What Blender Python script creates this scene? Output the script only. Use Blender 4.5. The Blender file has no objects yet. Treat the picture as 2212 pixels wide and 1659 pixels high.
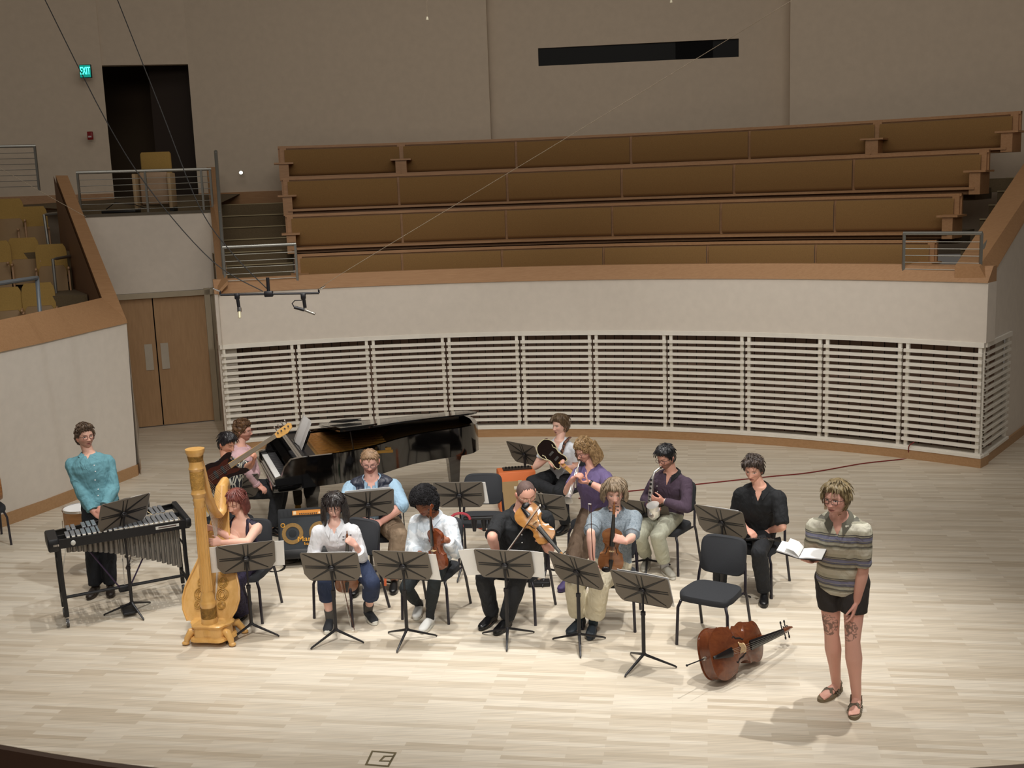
import bpy, math, random
import numpy as np
from mathutils import Vector, Matrix, Euler, noise
random.seed(7); RNG = np.random.RandomState(5)
PI = math.pi
COL = bpy.context.scene.collection

# ---------------------------------------------------------------- survey helpers
# sight lines of the surveyed camera: picture point -> place in the hall (metres)
F, TH, RO, HC = 2411.0, math.radians(9.93), math.radians(2.05), 3.94
CR, SR, CT, ST = math.cos(RO), math.sin(RO), math.cos(TH), math.sin(TH)
EYE = Vector((0, 0, HC))
def ray(u, v):
    x, y = u-1106.0, v-829.5
    xr, yr = CR*x-SR*y, SR*x+CR*y
    return Vector((xr/F, CT-yr/F*ST, -ST-yr/F*CT))
def at(u, v, z=0.0):
    d = ray(u, v); return EYE+d*((z-HC)/d.z)
def atY(u, v, Y):
    d = ray(u, v); return EYE+d*(Y/d.y)
CC = Vector((-1.33, 6.67)); RW = 11.02
def onR(u, v, R):
    d = ray(u, v); a = d.x**2+d.y**2; b = -2*(CC.x*d.x+CC.y*d.y); c = CC.x**2+CC.y**2-R*R
    return EYE+d*((-b+math.sqrt(b*b-4*a*c))/2/a)
def angC(p): return math.atan2(p.y-CC.y, p.x-CC.x)
def pol(R, a, z=0.0): return Vector((CC.x+R*math.cos(a), CC.y+R*math.sin(a), z))

# ---------------------------------------------------------------- mesh builder
class MB:
    def __init__(s): s.v = []; s.f = []; s.m = []; s.sm = []; s.c = None
    def add(s, vs, fs, mi=0, smooth=True, M=None):
        o = len(s.v)
        if M is not None: vs = [M @ Vector(p) for p in vs]
        s.v.extend([tuple(p) for p in vs])
        for f in fs:
            s.f.append([o+i for i in f]); s.m.append(mi); s.sm.append(smooth)
        return o
    def box(s, c, d, M=None, mi=0, bev=0.0, rz=0.0):
        x, y, z = d[0]/2, d[1]/2, d[2]/2
        R = Matrix.Translation(Vector(c)) @ Matrix.Rotation(rz, 4, 'Z')
        if M is not None: R = M @ R
        if bev <= 0:
            vs = [(sx*x, sy*y, sz*z) for sz in (-1, 1) for sy in (-1, 1) for sx in (-1, 1)]
            fs = [(0, 2, 3, 1), (4, 5, 7, 6), (0, 1, 5, 4), (2, 6, 7, 3), (0, 4, 6, 2), (1, 3, 7, 5)]
            s.add(vs, fs, mi, False, R)
        else:
            b = min(bev, x*.99, y*.99, z*.99)
            rings = []
            for (zz, k) in ((-z, b), (-z+b, 0), (z-b, 0), (z, b)):
                q = []
                for (sx, sy) in ((1, 1), (-1, 1), (-1, -1), (1, -1)):
                    ax, ay = sx*(x-b), sy*(y-b)
                    n0 = {(1, 1): 0, (-1, 1): 90, (-1, -1): 180, (1, -1): 270}[(sx, sy)]
                    for t in (0, 45, 90):
                        r = b-k if k else b
                        r = b if not k else b*.35
                        q.append((ax+r*math.cos(math.radians(n0+t)), ay+r*math.sin(math.radians(n0+t)), zz))
                rings.append(q)
            s.loft(rings, mi, True, R, capped=True)
        return s
    def loft(s, rings, mi=0, smooth=True, M=None, capped=True, closed=True):
        n = len(rings[0]); vs = [p for r in rings for p in r]; fs = []
        for i in range(len(rings)-1):
            for j in range(n if closed else n-1):
                a = i*n+j; b = i*n+(j+1) % n
                fs.append((a, b, b+n, a+n))
        if capped:
            fs.append(tuple(range(n-1, -1, -1))); k = (len(rings)-1)*n; fs.append(tuple(range(k, k+n)))
        s.add(vs, fs, mi, smooth, M); return s
    def tube(s, pts, rad, n=8, mi=0, M=None, cap=True, up=None, flat=None):
        """swept tube; rad: number, list of numbers or list of (a,b)"""
        P = [Vector(p) for p in pts]; k = len(P)
        if not isinstance(rad, (list, tuple)): rad = [rad]*k
        rad = [(r, r) if not isinstance(r, (list, tuple)) else r for r in rad]
        T = []
        for i in range(k):
            t = (P[min(i+1, k-1)]-P[max(i-1, 0)])
            T.append(t.normalized() if t.length > 1e-9 else Vector((0, 0, 1)))
        ref = Vector(up) if up is not None else (Vector((0, 0, 1)) if abs(T[0].z) < .9 else Vector((0, 1, 0)))
        a = T[0].cross(ref)
        if a.length < 1e-6: a = T[0].orthogonal()
        a.normalize(); rings = []
        for i in range(k):
            a = (a-T[i]*a.dot(T[i]))
            if a.length < 1e-6: a = T[i].orthogonal()
            a.normalize(); b = T[i].cross(a)
            ra, rb = rad[i]
            rings.append([P[i]+a*(ra*math.cos(2*PI*j/n))+b*(rb*math.sin(2*PI*j/n)) for j in range(n)])
        s.loft(rings, mi, True, M, capped=cap); return s
    def capsule(s, p, q, r0, r1, n=10, mi=0, M=None, e0=1.0, e1=1.0):
        p, q = Vector(p), Vector(q); d = q-p
        if d.length < 1e-6: d = Vector((0, 0, 1e-4)); q = p+d
        d.normalize(); pts = []; rr = []
        for t in (90, 60, 30): pts.append(p-d*r0*e0*math.sin(math.radians(t))); rr.append(max(r0*math.cos(math.radians(t)), r0*.05))
        pts.append(p); rr.append(r0)
        pts.append(q); rr.append(r1)
        for t in (30, 60, 90): pts.append(q+d*r1*e1*math.sin(math.radians(t))); rr.append(max(r1*math.cos(math.radians(t)), r1*.05))
        return s.tube(pts, rr, n, mi, M)
    def sphere(s, c, r, n=12, m=8, mi=0, M=None, R=None):
        if not isinstance(r, (list, tuple)): r = (r, r, r)
        c = Vector(c); rings = []
        for i in range(m+1):
            t = -PI/2+PI*i/m; cc = max(math.cos(t), .02)
            rings.append([Vector((r[0]*cc*math.cos(2*PI*j/n), r[1]*cc*math.sin(2*PI*j/n), r[2]*math.sin(t))) for j in range(n)])
        if R is not None: rings = [[R @ p for p in q] for q in rings]
        s.loft([[p+c for p in q] for q in rings], mi, True, M); return s
    def lathe(s, prof, n=24, mi=0, M=None, cap=True):
        s.loft([[(r*math.cos(2*PI*j/n), r*math.sin(2*PI*j/n), z) for j in range(n)] for r, z in prof], mi, True, M, capped=cap); return s
    def prism(s, outline, z0, z1, mi=0, M=None, smooth=False):
        """closed 2D outline (ccw) extruded in z"""
        n = len(outline)
        vs = [(x, y, z0) for x, y in outline]+[(x, y, z1) for x, y in outline]
        fs = [tuple(range(n-1, -1, -1)), tuple(range(n, 2*n))]
        s.add(vs, fs, mi, False, M)
        s.add(vs, [(i, (i+1) % n, n+(i+1) % n, n+i) for i in range(n)], mi, smooth, M); return s
    def quad(s, a, b, c, d, mi=0): s.add([a, b, c, d], [(0, 1, 2, 3)], mi, False); return s
    def arc(s, R0, R1, z0, z1, a0, a1, n=12, mi=0, zr=0.0):
        """ring sector around the stage centre"""
        rings = []
        for i in range(n+1):
            a = a0+(a1-a0)*i/n
            rings.append([pol(R0, a, z0), pol(R1, a, z0+zr), pol(R1, a, z1+zr), pol(R0, a, z1)])
        s.loft(rings, mi, False); return s
    def build(s, name, mats, parent=None, angle=40, keep_world=True):
        me = bpy.data.meshes.new(name)
        me.from_pydata(s.v, [], s.f); me.polygons.foreach_set('use_smooth', s.sm); me.polygons.foreach_set('material_index', s.m)
        if not isinstance(mats, (list, tuple)): mats = [mats]
        for m in mats: me.materials.append(m)
        me.update()
        try: me.set_sharp_from_angle(angle=math.radians(angle))
        except Exception: pass
        return link(name, me, parent)
def link(name, me, parent=None):
    o = bpy.data.objects.new(name, me); COL.objects.link(o)
    if parent is not None:
        o.parent = parent; o.matrix_parent_inverse = parent.matrix_world.inverted()
    return o
def tag(o, label=None, cat=None, group=None, kind=None):
    if label: o['label'] = label
    if cat: o['category'] = cat
    if group: o['group'] = group
    if kind: o['kind'] = kind
    return o
def thing(name, label, cat, loc=(0, 0, 0), group=None, rz=0.0):
    o = bpy.data.objects.new(name, None); COL.objects.link(o); o.empty_display_size = .1
    o.matrix_world = Matrix.Translation(Vector(loc)) @ Matrix.Rotation(rz, 4, 'Z')
    return tag(o, label, cat, group)
def struct(name, mb, m, **k):
    return tag(mb.build(name, m, **k), kind='structure')
def copy_tree(o, parent=None):
    c = o.copy(); COL.objects.link(c); c.parent = parent
    for ch in o.children: copy_tree(ch, c)
    return c
def text_obj(name, body, size, M, m, parent, align='CENTER', ext=.001):
    fc = bpy.data.curves.new('font', 'FONT'); fc.body = body; fc.size = size; fc.align_x = align; fc.align_y = 'CENTER'; fc.extrude = ext
    o = bpy.data.objects.new('font', fc); COL.objects.link(o); bpy.context.view_layer.update()
    me = bpy.data.meshes.new_from_object(o.evaluated_get(bpy.context.evaluated_depsgraph_get()))
    bpy.data.objects.remove(o); bpy.data.curves.remove(fc)
    me.transform(M); me.materials.clear(); me.materials.append(m); return link(name, me, parent)
def basis(o, x=None, y=None, z=None):
    """matrix from origin and two (or three) axes; the first two given are kept, in order x,y,z"""
    o = Vector(o)
    if x is not None and z is not None:
        x = Vector(x).normalized(); z = Vector(z); z = (z-x*z.dot(x)).normalized(); y = z.cross(x)
    elif y is not None and z is not None:
        y = Vector(y).normalized(); z = Vector(z); z = (z-y*z.dot(y)).normalized(); x = y.cross(z)
    else:
        x = Vector(x).normalized(); y = Vector(y); y = (y-x*y.dot(x)).normalized(); z = x.cross(y)
    M = Matrix((x, y, z)).transposed().to_4x4(); M.translation = o; return M

def curve2(pts, k=4, closed=True):
    # smooth outline through the points (Catmull-Rom)
    n = len(pts); out = []
    for i in range(n if closed else n-1):
        a, b, c, d = [pts[(i+j) % n] for j in (-1, 0, 1, 2)]
        for j in range(k):
            s = j/k; out.append(tuple(.5*((2*b[q])+(c[q]-a[q])*s+(2*a[q]-5*b[q]+4*c[q]-d[q])*s*s+(3*b[q]-a[q]-3*c[q]+d[q])*s**3) for q in range(len(b))))
    return out
# ---------------------------------------------------------------- materials
def lin(c):
    if isinstance(c, str):
        c = [int(c[i:i+2], 16)/255 for i in (0, 2, 4)]
    return tuple((x/12.92 if x <= .04045 else ((x+.055)/1.055)**2.4) for x in c)
MATS = {}
def mat(name, col, rough=.5, metal=0.0, bump=0.0, bscale=40.0, var=0.0, vscale=8.0, coat=0.0, spec=.5, emit=None, sheen=0.0, attr=None):
    if name in MATS: return MATS[name]
    m = bpy.data.materials.new(name); m.use_nodes = True; nt = m.node_tree; N = nt.nodes; L = nt.links
    b = N['Principled BSDF']; c = lin(col)
    b.inputs['Base Color'].default_value = (*c, 1); b.inputs['Roughness'].default_value = rough; b.inputs['Metallic'].default_value = metal
    b.inputs['Specular IOR Level'].default_value = spec
    if coat: b.inputs['Coat Weight'].default_value = coat; b.inputs['Coat Roughness'].default_value = .08
    if sheen: b.inputs['Sheen Weight'].default_value = sheen
    tc = N.new('ShaderNodeTexCoord')
    src = None
    if attr:
        a = N.new('ShaderNodeAttribute'); a.attribute_name = attr; src = a.outputs['Color']
        L.new(src, b.inputs['Base Color'])
    nz = N.new('ShaderNodeTexNoise'); nz.inputs['Scale'].default_value = vscale; nz.inputs['Detail'].default_value = 4
    L.new(tc.outputs['Object'], nz.inputs['Vector'])
    mr = N.new('ShaderNodeMapRange'); mr.inputs['To Min'].default_value = 1-max(var, .03); mr.inputs['To Max'].default_value = 1+max(var, .03)
    mr.inputs['From Min'].default_value = .3; mr.inputs['From Max'].default_value = .7
    L.new(nz.outputs['Fac'], mr.inputs['Value'])
    mx = N.new('ShaderNodeVectorMath'); mx.operation = 'SCALE'
    if src is not None: L.new(src, mx.inputs[0])
    else: mx.inputs[0].default_value = c
    L.new(mr.outputs['Result'], mx.inputs['Scale']); L.new(mx.outputs['Vector'], b.inputs['Base Color'])
    if bump:
        n2 = N.new('ShaderNodeTexNoise'); n2.inputs['Scale'].default_value = bscale; n2.inputs['Detail'].default_value = 3
        L.new(tc.outputs['Object'], n2.inputs['Vector'])
        bp = N.new('ShaderNodeBump'); bp.inputs['Strength'].default_value = bump; bp.inputs['Distance'].default_value = .01
        L.new(n2.outputs['Fac'], bp.inputs['Height']); L.new(bp.outputs['Normal'], b.inputs['Normal'])
    if emit:
        b.inputs['Emission Color'].default_value = (*lin(emit[0]), 1); b.inputs['Emission Strength'].default_value = emit[1]
    MATS[name] = m; return m
def wood(name, c1, c2, rough=.45, scale=(1.5, 14, 14), coat=0.0, rz=0.0):
    """streaked timber: noise stretched along local X (rotate with rz)"""
    if name in MATS: return MATS[name]
    m = mat(name, c1, rough, coat=coat); nt = m.node_tree; N = nt.nodes; L = nt.links; b = N['Principled BSDF']
    tc = N.new('ShaderNodeTexCoord'); mp = N.new('ShaderNodeMapping'); mp.inputs['Scale'].default_value = scale; mp.inputs['Rotation'].default_value = (0, 0, rz)
    nz = N.new('ShaderNodeTexNoise'); nz.inputs['Scale'].default_value = 3; nz.inputs['Detail'].default_value = 6; nz.inputs['Distortion'].default_value = .6
    cr = N.new('ShaderNodeValToRGB'); cr.color_ramp.elements[0].position = .3; cr.color_ramp.elements[1].position = .7
    cr.color_ramp.elements[0].color = (*lin(c1), 1); cr.color_ramp.elements[1].color = (*lin(c2), 1)
    L.new(tc.outputs['Object'], mp.inputs['Vector']); L.new(mp.outputs['Vector'], nz.inputs['Vector']); L.new(nz.outputs['Fac'], cr.inputs['Fac']); L.new(cr.outputs['Color'], b.inputs['Base Color'])
    return m
def nodes_of(name, rough=.5, **k):
    m = mat(name, '808080', rough, **k); return m, m.node_tree.nodes, m.node_tree.links, m.node_tree.nodes['Principled BSDF']
def floor_mat():
    m, N, L, b = nodes_of('maple_floor', .38)
    tc = N.new('ShaderNodeTexCoord'); mp = N.new('ShaderNodeMapping'); mp.inputs['Rotation'].default_value = (0, 0, math.radians(10))
    L.new(tc.outputs['Object'], mp.inputs['Vector'])
    br = N.new('ShaderNodeTexBrick'); br.offset = .37; br.offset_frequency = 2; br.squash = 1
    br.inputs['Scale'].default_value = 1; br.inputs['Brick Width'].default_value = .72; br.inputs['Row Height'].default_value = .057
    br.inputs['Mortar Size'].default_value = .0008; br.inputs['Mortar Smooth'].default_value = .1
    br.inputs['Color1'].default_value = (0, 0, 0, 1); br.inputs['Color2'].default_value = (1, 1, 1, 1); br.inputs['Mortar'].default_value = (.3, .3, .3, 1)
    L.new(mp.outputs['Vector'], br.inputs['Vector'])
    cr = N.new('ShaderNodeValToRGB'); e = cr.color_ramp.elements
    e[0].position = 0; e[0].color = (*lin('c6b8a2'), 1); e[1].position = 1; e[1].color = (*lin('e0d6c4'), 1)
    for p, c in ((.25, 'd0c4b0'), (.5, 'd6cab6'), (.75, 'dad0be')):
        q = e.new(p); q.color = (*lin(c), 1)
    L.new(br.outputs['Color'], cr.inputs['Fac'])
    mp2 = N.new('ShaderNodeMapping'); mp2.inputs['Rotation'].default_value = (0, 0, math.radians(10)); mp2.inputs['Scale'].default_value = (1.2, 22, 1)
    L.new(tc.outputs['Object'], mp2.inputs['Vector'])
    nz = N.new('ShaderNodeTexNoise'); nz.inputs['Scale'].default_value = 2.2; nz.inputs['Detail'].default_value = 6
    L.new(mp2.outputs['Vector'], nz.inputs['Vector'])
    mr = N.new('ShaderNodeMapRange'); mr.inputs['From Min'].default_value = .3; mr.inputs['From Max'].default_value = .7; mr.inputs['To Min'].default_value = .86; mr.inputs['To Max'].default_value = 1.08
    L.new(nz.outputs['Fac'], mr.inputs['Value'])
    mx = N.new('ShaderNodeVectorMath'); mx.operation = 'SCALE'; L.new(cr.outputs['Color'], mx.inputs[0]); L.new(mr.outputs['Result'], mx.inputs['Scale'])
    L.new(mx.outputs['Vector'], b.inputs['Base Color'])
    return m
def board_mat(name, c1, c2, w, l, rough=.6):
    """vertical boards on curved or flat walls: brick pattern over (angle or x, z)"""
    m, N, L, b = nodes_of(name, rough)
    tc = N.new('ShaderNodeTexCoord'); sp = N.new('ShaderNodeSeparateXYZ'); L.new(tc.outputs['Object'], sp.inputs[0])
    cb = N.new('ShaderNodeCombineXYZ'); L.new(sp.outputs['Z'], cb.inputs[0]); L.new(sp.outputs['X'], cb.inputs[1])
    br = N.new('ShaderNodeTexBrick'); br.offset = .5; br.inputs['Scale'].default_value = 1; br.inputs['Brick Width'].default_value = l; br.inputs['Row Height'].default_value = w
    br.inputs['Mortar Size'].default_value = .006
    br.inputs['Color1'].default_value = (*lin(c1), 1); br.inputs['Color2'].default_value = (*lin(c2), 1); br.inputs['Mortar'].default_value = (.02, .014, .01, 1)
    L.new(cb.outputs[0], br.inputs['Vector']); L.new(br.outputs['Color'], b.inputs['Base Color'])
    return m
M_white = mat('white_plaster', 'ded5c9', .85, bump=.08, bscale=150, spec=.2)
M_upper = mat('upper_plaster', 'd0c1ad', .9, bump=.08, bscale=150, spec=.2)
M_floor = floor_mat()
M_oak = wood('oak_trim', 'a9825a', 'b48e66', .45)
M_cope = wood('coping_wood', 'a67c55', 'b18860', .5)
M_door = wood('door_veneer', 'a8855f', 'b39069', .5, scale=(10, 10, 1.2))
M_slat = mat('slat_paint', 'ece7dc', .55, spec=.3)
M_boards = board_mat('dark_boards', '7d6253', '8f7362', .14, .62)
M_carpet = mat('stair_carpet', '6b5c44', .95, bump=.3, bscale=300, var=.12, vscale=60)
M_cush = mat('bench_fabric', '8f6d40', .95, bump=.25, bscale=400, var=.10, vscale=90, sheen=.1)
M_bench = wood('bench_wood', 'a87d55', 'b48a62', .45)
M_seatf = mat('seat_fabric', 'a8884a', .95, bump=.25, bscale=300, var=.08, vscale=60)
M_seatw = wood('seat_back_wood', 'b08a66', 'bd9671', .5)
M_steel = mat('rail_steel', '9a9a94', .38, metal=.8)
M_black = mat('black_metal', '17161a', .42, spec=.5)
M_blackp = mat('black_plastic', '141416', .5)
M_void = mat('dark_void', '0b0a08', .9, spec=.1)
M_dark = mat('dark_hall', '3a2c22', .9, spec=.1)
M_chrome = mat('chrome', 'd8d8d8', .12, metal=1)
M_paper = mat('paper', 'f0f0ee', .8)
# ================================================================ THE HALL
d2r = math.radians
# ---- stage floor with curved front edge
mb = MB()
edge = [(-9, 9.6), (-6.5, 8.95), (-5.0, 8.25), (-3.91, 7.75), (-3.42, 7.57), (-3.0, 7.43), (-2.58, 7.31), (-1.8, 7.12), (-.8, 6.95), (.5, 6.85), (2, 6.85), (4, 7.0), (6, 7.4), (8, 8.2), (11, 9.8)]
out = [(x, y) for x, y in edge]+[(11, 22), (-9, 22)]
mb.prism(out, -.12, 0)
struct('floor', mb, M_floor)
mb = MB()
for i in range(len(edge)-1):
    (x0, y0), (x1, y1) = edge[i], edge[i+1]
    mb.quad((x0, y0-.03, -.02), (x1, y1-.03, -.02), (x1, y1-.03, -1.0), (x0, y0-.03, -1.0))
    mb.quad((x0, y0, -.005), (x1, y1, -.005), (x1, y1-.03, -.02), (x0, y0-.03, -.02))
struct('trim_1', mb, mat('stage_edge', '4a382c', .6))
mb = MB(); mb.box((0, 4, -1.05), (30, 16, .1)); struct('floor_2', mb, mat('auditorium_floor', '9a7460', .8))

# ---- curved rear wall of the stage: white band, slatted louvres, boards behind
A_L, A_R = d2r(106.9), d2r(46.2)
mb = MB(); mb.arc(RW, RW+.3, 1.70, 2.5, A_R, A_L, 60); struct('wall_rear', mb, M_white)
mb = MB(); mb.arc(RW+.62, RW+.72, 0, 1.8, A_R+.012, A_L, 60); struct('wall_behind_louvres', mb, M_boards)
mb = MB(); mb.arc(RW-.03, RW+.25, 0, .13, A_R, A_L, 60); struct('baseboard_rear', mb, M_oak)
mb = MB(); mb.arc(RW-.04, RW+.26, .13, .165, A_R, A_L, 60); struct('trim_2', mb, M_slat)
mb = MB()
rings = []
for i in range(61):
    a = A_R+(A_L-A_R)*i/60
    rings.append([pol(RW-.02, a, 2.5), pol(RW+.28, a, 2.5), pol(RW+.28, a, 2.71), pol(RW+.16, a, 2.71)])
mb.loft(rings, 0, False); struct('trim_3', mb, M_cope)
us = [483, 645, 805, 968, 1127, 1283, 1443, 1610, 1778, 1950, 2123]
ags = [d2r(x) for x in (106.82, 100.83, 94.75, 88.46, 82.28, 76.24, 70.13, 63.9, 57.85, 51.93, 46.29)]
ordn = ['first', 'second', 'third', 'fourth', 'fifth', 'sixth', 'seventh', 'eighth', 'ninth', 'tenth']
def louvre(a0, a1, label):
    t = thing('louvre_panel', label, 'louvre panel', pol(RW, (a0+a1)/2, 0), 'white slatted panels of the rear wall')
    def arcp(R0, R1, z0, z1, name, n=5, b0=a0, b1=a1, parent=None):
        m = MB(); m.arc(R0, R1, z0, z1, b1, b0, n); return m.build(name, M_slat, parent or t)
    arcp(RW-.02, RW+.06, 1.635, 1.70, 'top_rail'); arcp(RW-.01, RW+.06, .165, .19, 'bottom_rail')
    e = .0028
    for (b0, b1) in ((a0-e, a0-e-.0042), (a1+e+.0042, a1+e)):
        arcp(RW-.005, RW+.05, .19, 1.635, 'post', 1, b0, b1)
    for k in range(14):
        z = .19+(k+1)*(1.635-.19)/15
        arcp(RW-.048, RW+.0, z-.022, z+.022, 'slat', 5, a0-.001, a1+.001)
for i in range(10):
    louvre(ags[i], ags[i+1], 'white slatted panel of the curved rear wall, '+ordn[i]+' from the left')
# white column glimpsed behind the leftmost louvre
mb = MB(); mb.arc(RW+.15, RW+.4, 0, 1.72, d2r(105.5), d2r(106.9), 2); struct('pillar_1', mb, M_white)

# right return wall with rising coping
pR0 = Vector((6.31, 14.69, 0)); dR = (Vector((7.77, 16.57, 0))-pR0).normalized(); nR = Vector((dR.y, -dR.x, 0))
def pr(t, z, o=0.0): p = pR0+dR*t+nR*o; return Vector((p.x, p.y, z))
mb = MB()
z1 = lambda t: 2.5+.40*t
mb.add([pr(0, 1.70), pr(7, 1.70), pr(7, z1(7)), pr(0, z1(0)), pr(0, 1.70, -.25), pr(7, 1.70, -.25), pr(7, z1(7), -.25), pr(0, z1(0), -.25)],
       [(0, 1, 2, 3), (7, 6, 5, 4), (3, 2, 6, 7), (0, 3, 7, 4)], 0, False)
mb.add([pr(1.30, 0), pr(7, 0), pr(7, 1.70), pr(1.30, 1.70)], [(0, 1, 2, 3)], 0, False)
mb.add([pr(.45, 0, -.08), pr(1.30, 0, -.08), pr(1.30, 1.70, -.08), pr(.45, 1.70, -.08)], [(0, 1, 2, 3)], 0, False)
struct('wall_right', mb, M_white)
mb = MB(); mb.add([pr(0, 0, .03), pr(7, 0, .03), pr(7, .13, .03), pr(0, .13, .03), pr(0, .13, -.1), pr(7, .13, -.1)], [(0, 1, 2, 3), (3, 2, 5, 4)], 0, False); struct('baseboard_right', mb, M_oak)
mb = MB()
mb.loft([[pr(-.02, 2.5, .02), pr(-.02, 2.71, -.10), pr(.0, 2.71, -.42), pr(0, 2.5, -.42)],
         [pr(7, z1(7), .02), pr(7, z1(7)+.12, -.02), pr(7, z1(7)+.12, -.42), pr(7, z1(7), -.42)]], 0, False); struct('trim_4', mb, M_cope)
t = thing('louvre_panel', 'short slatted panel round the corner at the right end of the rear wall', 'louvre panel', pr(.6, 0))
for k in range(14):
    z = .19+(k+1)*(1.635-.19)/15
    m = MB(); m.add([pr(0, z-.019, .03), pr(1.28, z-.019, .03), pr(1.28, z+.019, .03), pr(0, z+.019, .03), pr(0, z-.019, -.01), pr(1.28, z-.019, -.01), pr(1.28, z+.019, -.01), pr(0, z+.019, -.01)], [(0, 1, 2, 3), (3, 2, 6, 7), (0, 4, 5, 1), (1, 5, 6, 2)], 0, False); m.build('slat', M_slat, t)
for tt in (.01, 1.24):
    m = MB(); m.box(pr(tt+.02, .9, -.02), (.05, .05, 1.46), rz=math.atan2(dR.y, dR.x)); m.build('post', M_slat, t)
m = MB(); m.box(pr(.65, 1.665, .0), (1.3, .07, .065), rz=math.atan2(dR.y, dR.x)); m.build('top_rail', M_slat, t)
m = MB(); m.box(pr(.65, .15, -.01), (1.3, .10, .035), rz=math.atan2(dR.y, dR.x)); m.build('bottom_rail', M_slat, t)

# left return wall of the choir gallery with rising coping
o0, o1 = atY(471, 629, 17.16), atY(446, 361, 21.6); i0, i1 = atY(492, 606, 17.2), atY(466, 361, 21.6)
mb = MB(); up = Vector((0, 0, .06))
mb.loft([[o0-up, i0-up, i0, o0], [o1-up, i1-up, i1, o1]], 0, False); struct('trim_5', mb, M_cope)
mb = MB(); g = lambda p: Vector((p.x, p.y, 0))
mb.add([g(o0), g(o1), o1-up, o0-up, i1-up, i0-up, g(i1)], [(0, 3, 2, 1), (5, 4, 2, 3), (1, 6, 4, 2)], 0, False); struct('wall_gallery_left', mb, M_white)

# ---- choir gallery: platforms, stairs, benches
RK = {1: 12.3, 2: 13.2, 3: 14.1, 4: 15.0}; ZT = {1: 2.985, 2: 3.63, 3: 4.275, 4: 4.87}
GL, GR = d2r(106.4), d2r(47.4)
mb = MB()
zf = {0: 2.3, 1: 2.44, 2: 3.07, 3: 3.70, 4: 4.33}
mb.arc(RW+.2, 12.4, 2.2, 2.32, GR, GL, 40)
for k in (1, 2, 3):
    mb.arc(RK[k]+.06, RK[k+1]+.1, zf[k]-.2, zf[k]-.02+.0, d2r(51.9), d2r(100.3), 40)
mb.arc(15.06, 15.6, 3.6, 3.82, GR, GL, 40)
struct('floor_gallery', mb, M_carpet)
def stairs(nm, a0, a1):
    mb = MB(); nose = MB()
    for k in range(7):
        R = 15.2-.45*k; z = 3.82-.203*k
        mb.arc(R-.0, R+.48, z-.45, z, a0, a1, 6)
        nose.arc(R-.02, R+.03, z-.005, z+.012, a0, a1, 6)
    struct(nm, mb, M_carpet); nose.build('trim_nosing', mat('nosing', 'a89a78', .7)); 
stairs('stairs_left', d2r(100.6), d2r(106.4)); stairs('stairs_right', d2r(47.5), d2r(51.2))
for o in COL.objects:
    if o.name.startswith(('stairs_', 'trim_nosing')): tag(o, kind='structure')

rowang = {1: [100.1, 92.1, 84.2, 76.2, 68.2, 60.2, 52.2], 2: [100.6, 92.2, 84.2, 76.1, 68.0, 59.9, 51.9],
          3: [100.7, 92.5, 84.4, 75.9, 67.8, 59.6, 51.4], 4: [100.8, 92.4, 84.0, 75.7, 67.4, 59.0, 50.6]}
nth = {1: 'lowest', 2: 'second', 3: 'third', 4: 'top'}
def bench(k, ang, label):
    R, zt = RK[k], ZT[k]; a0, a1 = d2r(ang[0]), d2r(ang[-1])
    t = thing('choir_bench', label, 'bench', pol(R, (a0+a1)/2, zf[k]-.1), 'upholstered benches of the choir gallery')
    e = .006; n = 6*len(ang)
    m = MB(); m.arc(R, R+.06, zf[k]-.1, zt, a1-e, a0+e, n); m.arc(R-.03, R+.06, zt-.045, zt, a1-e, a0+e, n)
    for a in (a0, a1):
        m.arc(R-.035, R+.06, zt-.62, zt, a-e/2-.001, a+e/2+.001, 1)
    m.build('back_frame', M_bench, t)
    m = MB(); m.arc(R-.44, R-.02, zt-.60, zt-.565, a1, a0, n); m.arc(R-.30, R-.26, zf[k]-.1, zt-.6, a1, a0, n); m.build('seat', M_bench, t)
    for i in range(len(ang)-1):
        b0, b1 = d2r(ang[i])-.0016, d2r(ang[i+1])+.0016
        m = MB(); rings = []
        for j in range(9):
            a = b1+(b0-b1)*j/8; q = .012 if j in (0, 8) else 0
            rings.append([pol(R-.0, a, zt-.56), pol(R-.05+q, a, zt-.545), pol(R-.085+q, a, zt-.50), pol(R-.075+q, a, zt-.14), pol(R-.05+q, a, zt-.075), pol(R-.0, a, zt-.06)])
        m.loft(rings, 0, True); m.build('back_cushion', M_cush, t)
    if True:
        for a, s in ((a0, -1), (a1, 1)):
            m = MB(); m.arc(R-.42, R-.0, zf[k]-.1, zt-.33, a-e, a+e, 1); m.arc(R-.45, R, zt-.34, zt-.31, a-2*e, a+2*e, 1); m.build('armrest', M_bench, t)
    return t
for k in (1, 2, 3): bench(k, rowang[k], 'long mustard upholstered choir bench with wood top rail, '+nth[k]+' row of the gallery')
bench(4, rowang[4][:2], 'short mustard choir bench at the left end of the top gallery row')
bench(4, [x-(.12 if i == 0 else 0) for i, x in enumerate(rowang[4][1:6])], 'long mustard choir bench in the middle of the top gallery row')
bench(4, [x-(.12 if i == 0 else 0) for i, x in enumerate(rowang[4][5:])], 'short mustard choir bench at the right end of the top gallery row')

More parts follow.
